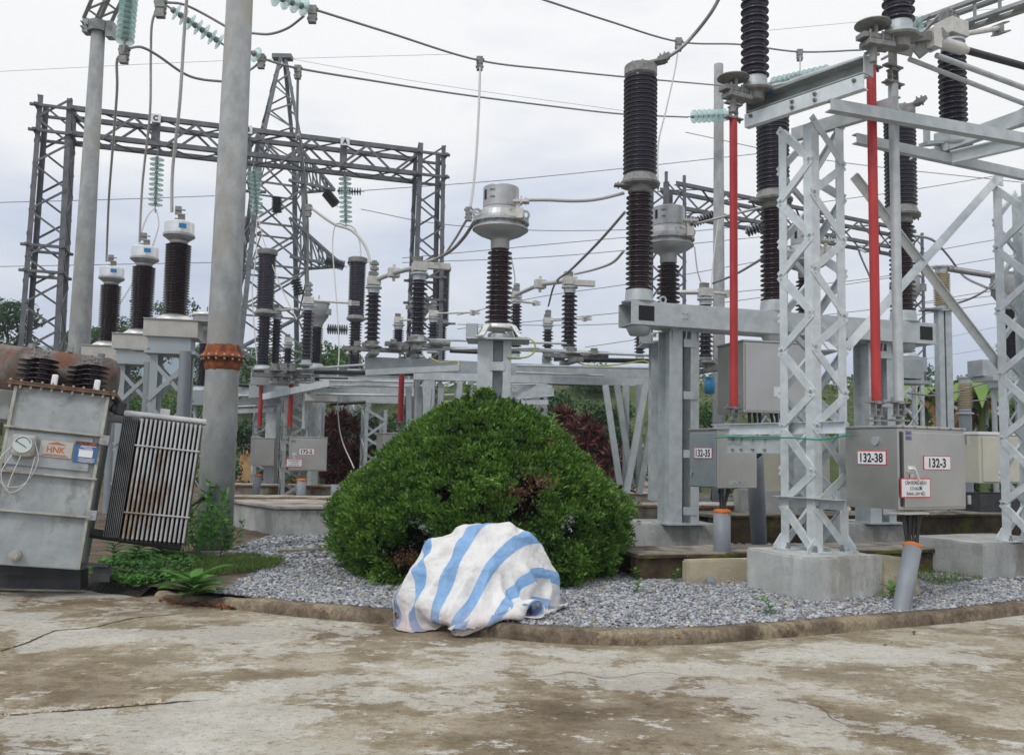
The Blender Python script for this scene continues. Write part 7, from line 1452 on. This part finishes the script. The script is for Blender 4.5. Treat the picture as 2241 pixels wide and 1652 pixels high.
use = sorted({k for q in fs for k in q}); rm = {k: i for i, k in enumerate(use)}; out = [out[k] for k in use]; strp = [strp[k] for k in use]; fs = [tuple(rm[k] for k in q) for q in fs]
m, t, b, N, L = nodes_of('tarpaulin', .55); co = N('TexCoord').outputs['Object']; at_ = N('Attribute'); at_.attribute_name = 'stripe'
ww = ramp(N, L, noi(3.5, 7, .7), [(.3, (.60, .59, .57)), (.6, (.76, .76, .76))]); blue = ramp(N, L, noi(8, 6, .7), [(.3, (.15, .31, .57)), (.65, (.25, .44, .71))])
md = N('Math'); md.operation = 'MODULO'; md.inputs[1].default_value = .26; L(at_.outputs['Fac'], md.inputs[0]); lt_ = N('Math'); lt_.operation = 'LESS_THAN'; lt_.inputs[1].default_value = .088; L(md.outputs[0], lt_.inputs[0]); mk = lt_.outputs[0]; cw = mixc(N, L, mk, ww, blue)
sx_ = N('SeparateXYZ'); L(co, sx_.inputs[0]); mr_ = N('MapRange'); mr_.inputs['From Min'].default_value = .25; mr_.inputs['From Max'].default_value = .0; L(sx_.outputs['Z'], mr_.inputs[0]); q_ = N('Math'); q_.operation = 'MULTIPLY'; L(mr_.outputs[0], q_.inputs[0]); L(noi(6, 6, .7), q_.inputs[1]); cw = mixc(N, L, q_.outputs[0], cw, (.36, .24, .20)); L(cw, b.inputs['Base Color'])
v1 = N('TexVoronoi', Scale=16); v1.feature = 'DISTANCE_TO_EDGE'; mp_ = N('Mapping', Scale=(1, 1, 1)); L(co, mp_.inputs[0]); nn_ = N('TexNoise', Scale=7, Detail=4); L(mp_.outputs[0], nn_.inputs[0]); ad_ = mixc(N, L, .12, mp_.outputs[0], nn_.outputs['Color']); L(ad_, v1.inputs[0])
bp = N('Bump', Strength=.6, Distance=.012); L(v1.outputs['Distance'], bp.inputs['Height']); bp2 = N('Bump', Strength=.5, Distance=.008); L(noi(34, 6, .7), bp2.inputs['Height']); L(bp.outputs[0], bp2.inputs['Normal']); L(bp2.outputs[0], b.inputs['Normal'])
tp_ = MB().add(out, fs, True).build('tarpaulin', 'tarpaulin'); a_ = tp_.data.attributes.new('stripe', 'FLOAT', 'POINT'); a_.data.foreach_set('value', strp)
tag(tp_, 'crumpled white tarpaulin with blue stripes draped over something on the kerb', 'tarpaulin')
sb = tp_.modifiers.new('sub', 'SUBSURF'); sb.levels = sb.render_levels = 2
for nm, ty, sc_, st_ in (('crease', 'VORONOI', .17, -.016), ('crumple', 'VORONOI', .07, -.007), ('ripple', 'CLOUDS', .05, .004)):
    tx = bpy.data.textures.new(nm, ty); tx.noise_scale = sc_; dm_ = tp_.modifiers.new(nm, 'DISPLACE'); dm_.texture = tx; dm_.strength = st_; dm_.mid_level = .5; dm_.texture_coords = 'LOCAL'
sm_ = tp_.modifiers.new('thick', 'SOLIDIFY'); sm_.thickness = .0015

# air: far things fade slightly
hz_ = MB().hexa([V(q) for q in ((-520, -40, -6), (420, -40, -6), (420, 600, -6), (-520, 600, -6), (-520, -40, 75), (420, -40, 75), (420, 600, 75), (-520, 600, 75))])
m = bpy.data.materials.new('haze'); m.use_nodes = True; t = m.node_tree; t.nodes.remove(t.nodes['Principled BSDF']); pv = t.nodes.new('ShaderNodeVolumePrincipled'); pv.inputs['Color'].default_value = (.88, .93, 1, 1); pv.inputs['Density'].default_value = .0009; pv.inputs['Anisotropy'].default_value = .2
t.links.new(pv.outputs[0], t.nodes['Material Output'].inputs['Volume']); M['haze'] = m; o = hz_.build('haze', 'haze', loc=(0, 0, 0)); tag(o, kind='stuff', label='thin pale haze in the air over the whole yard', cat='haze')
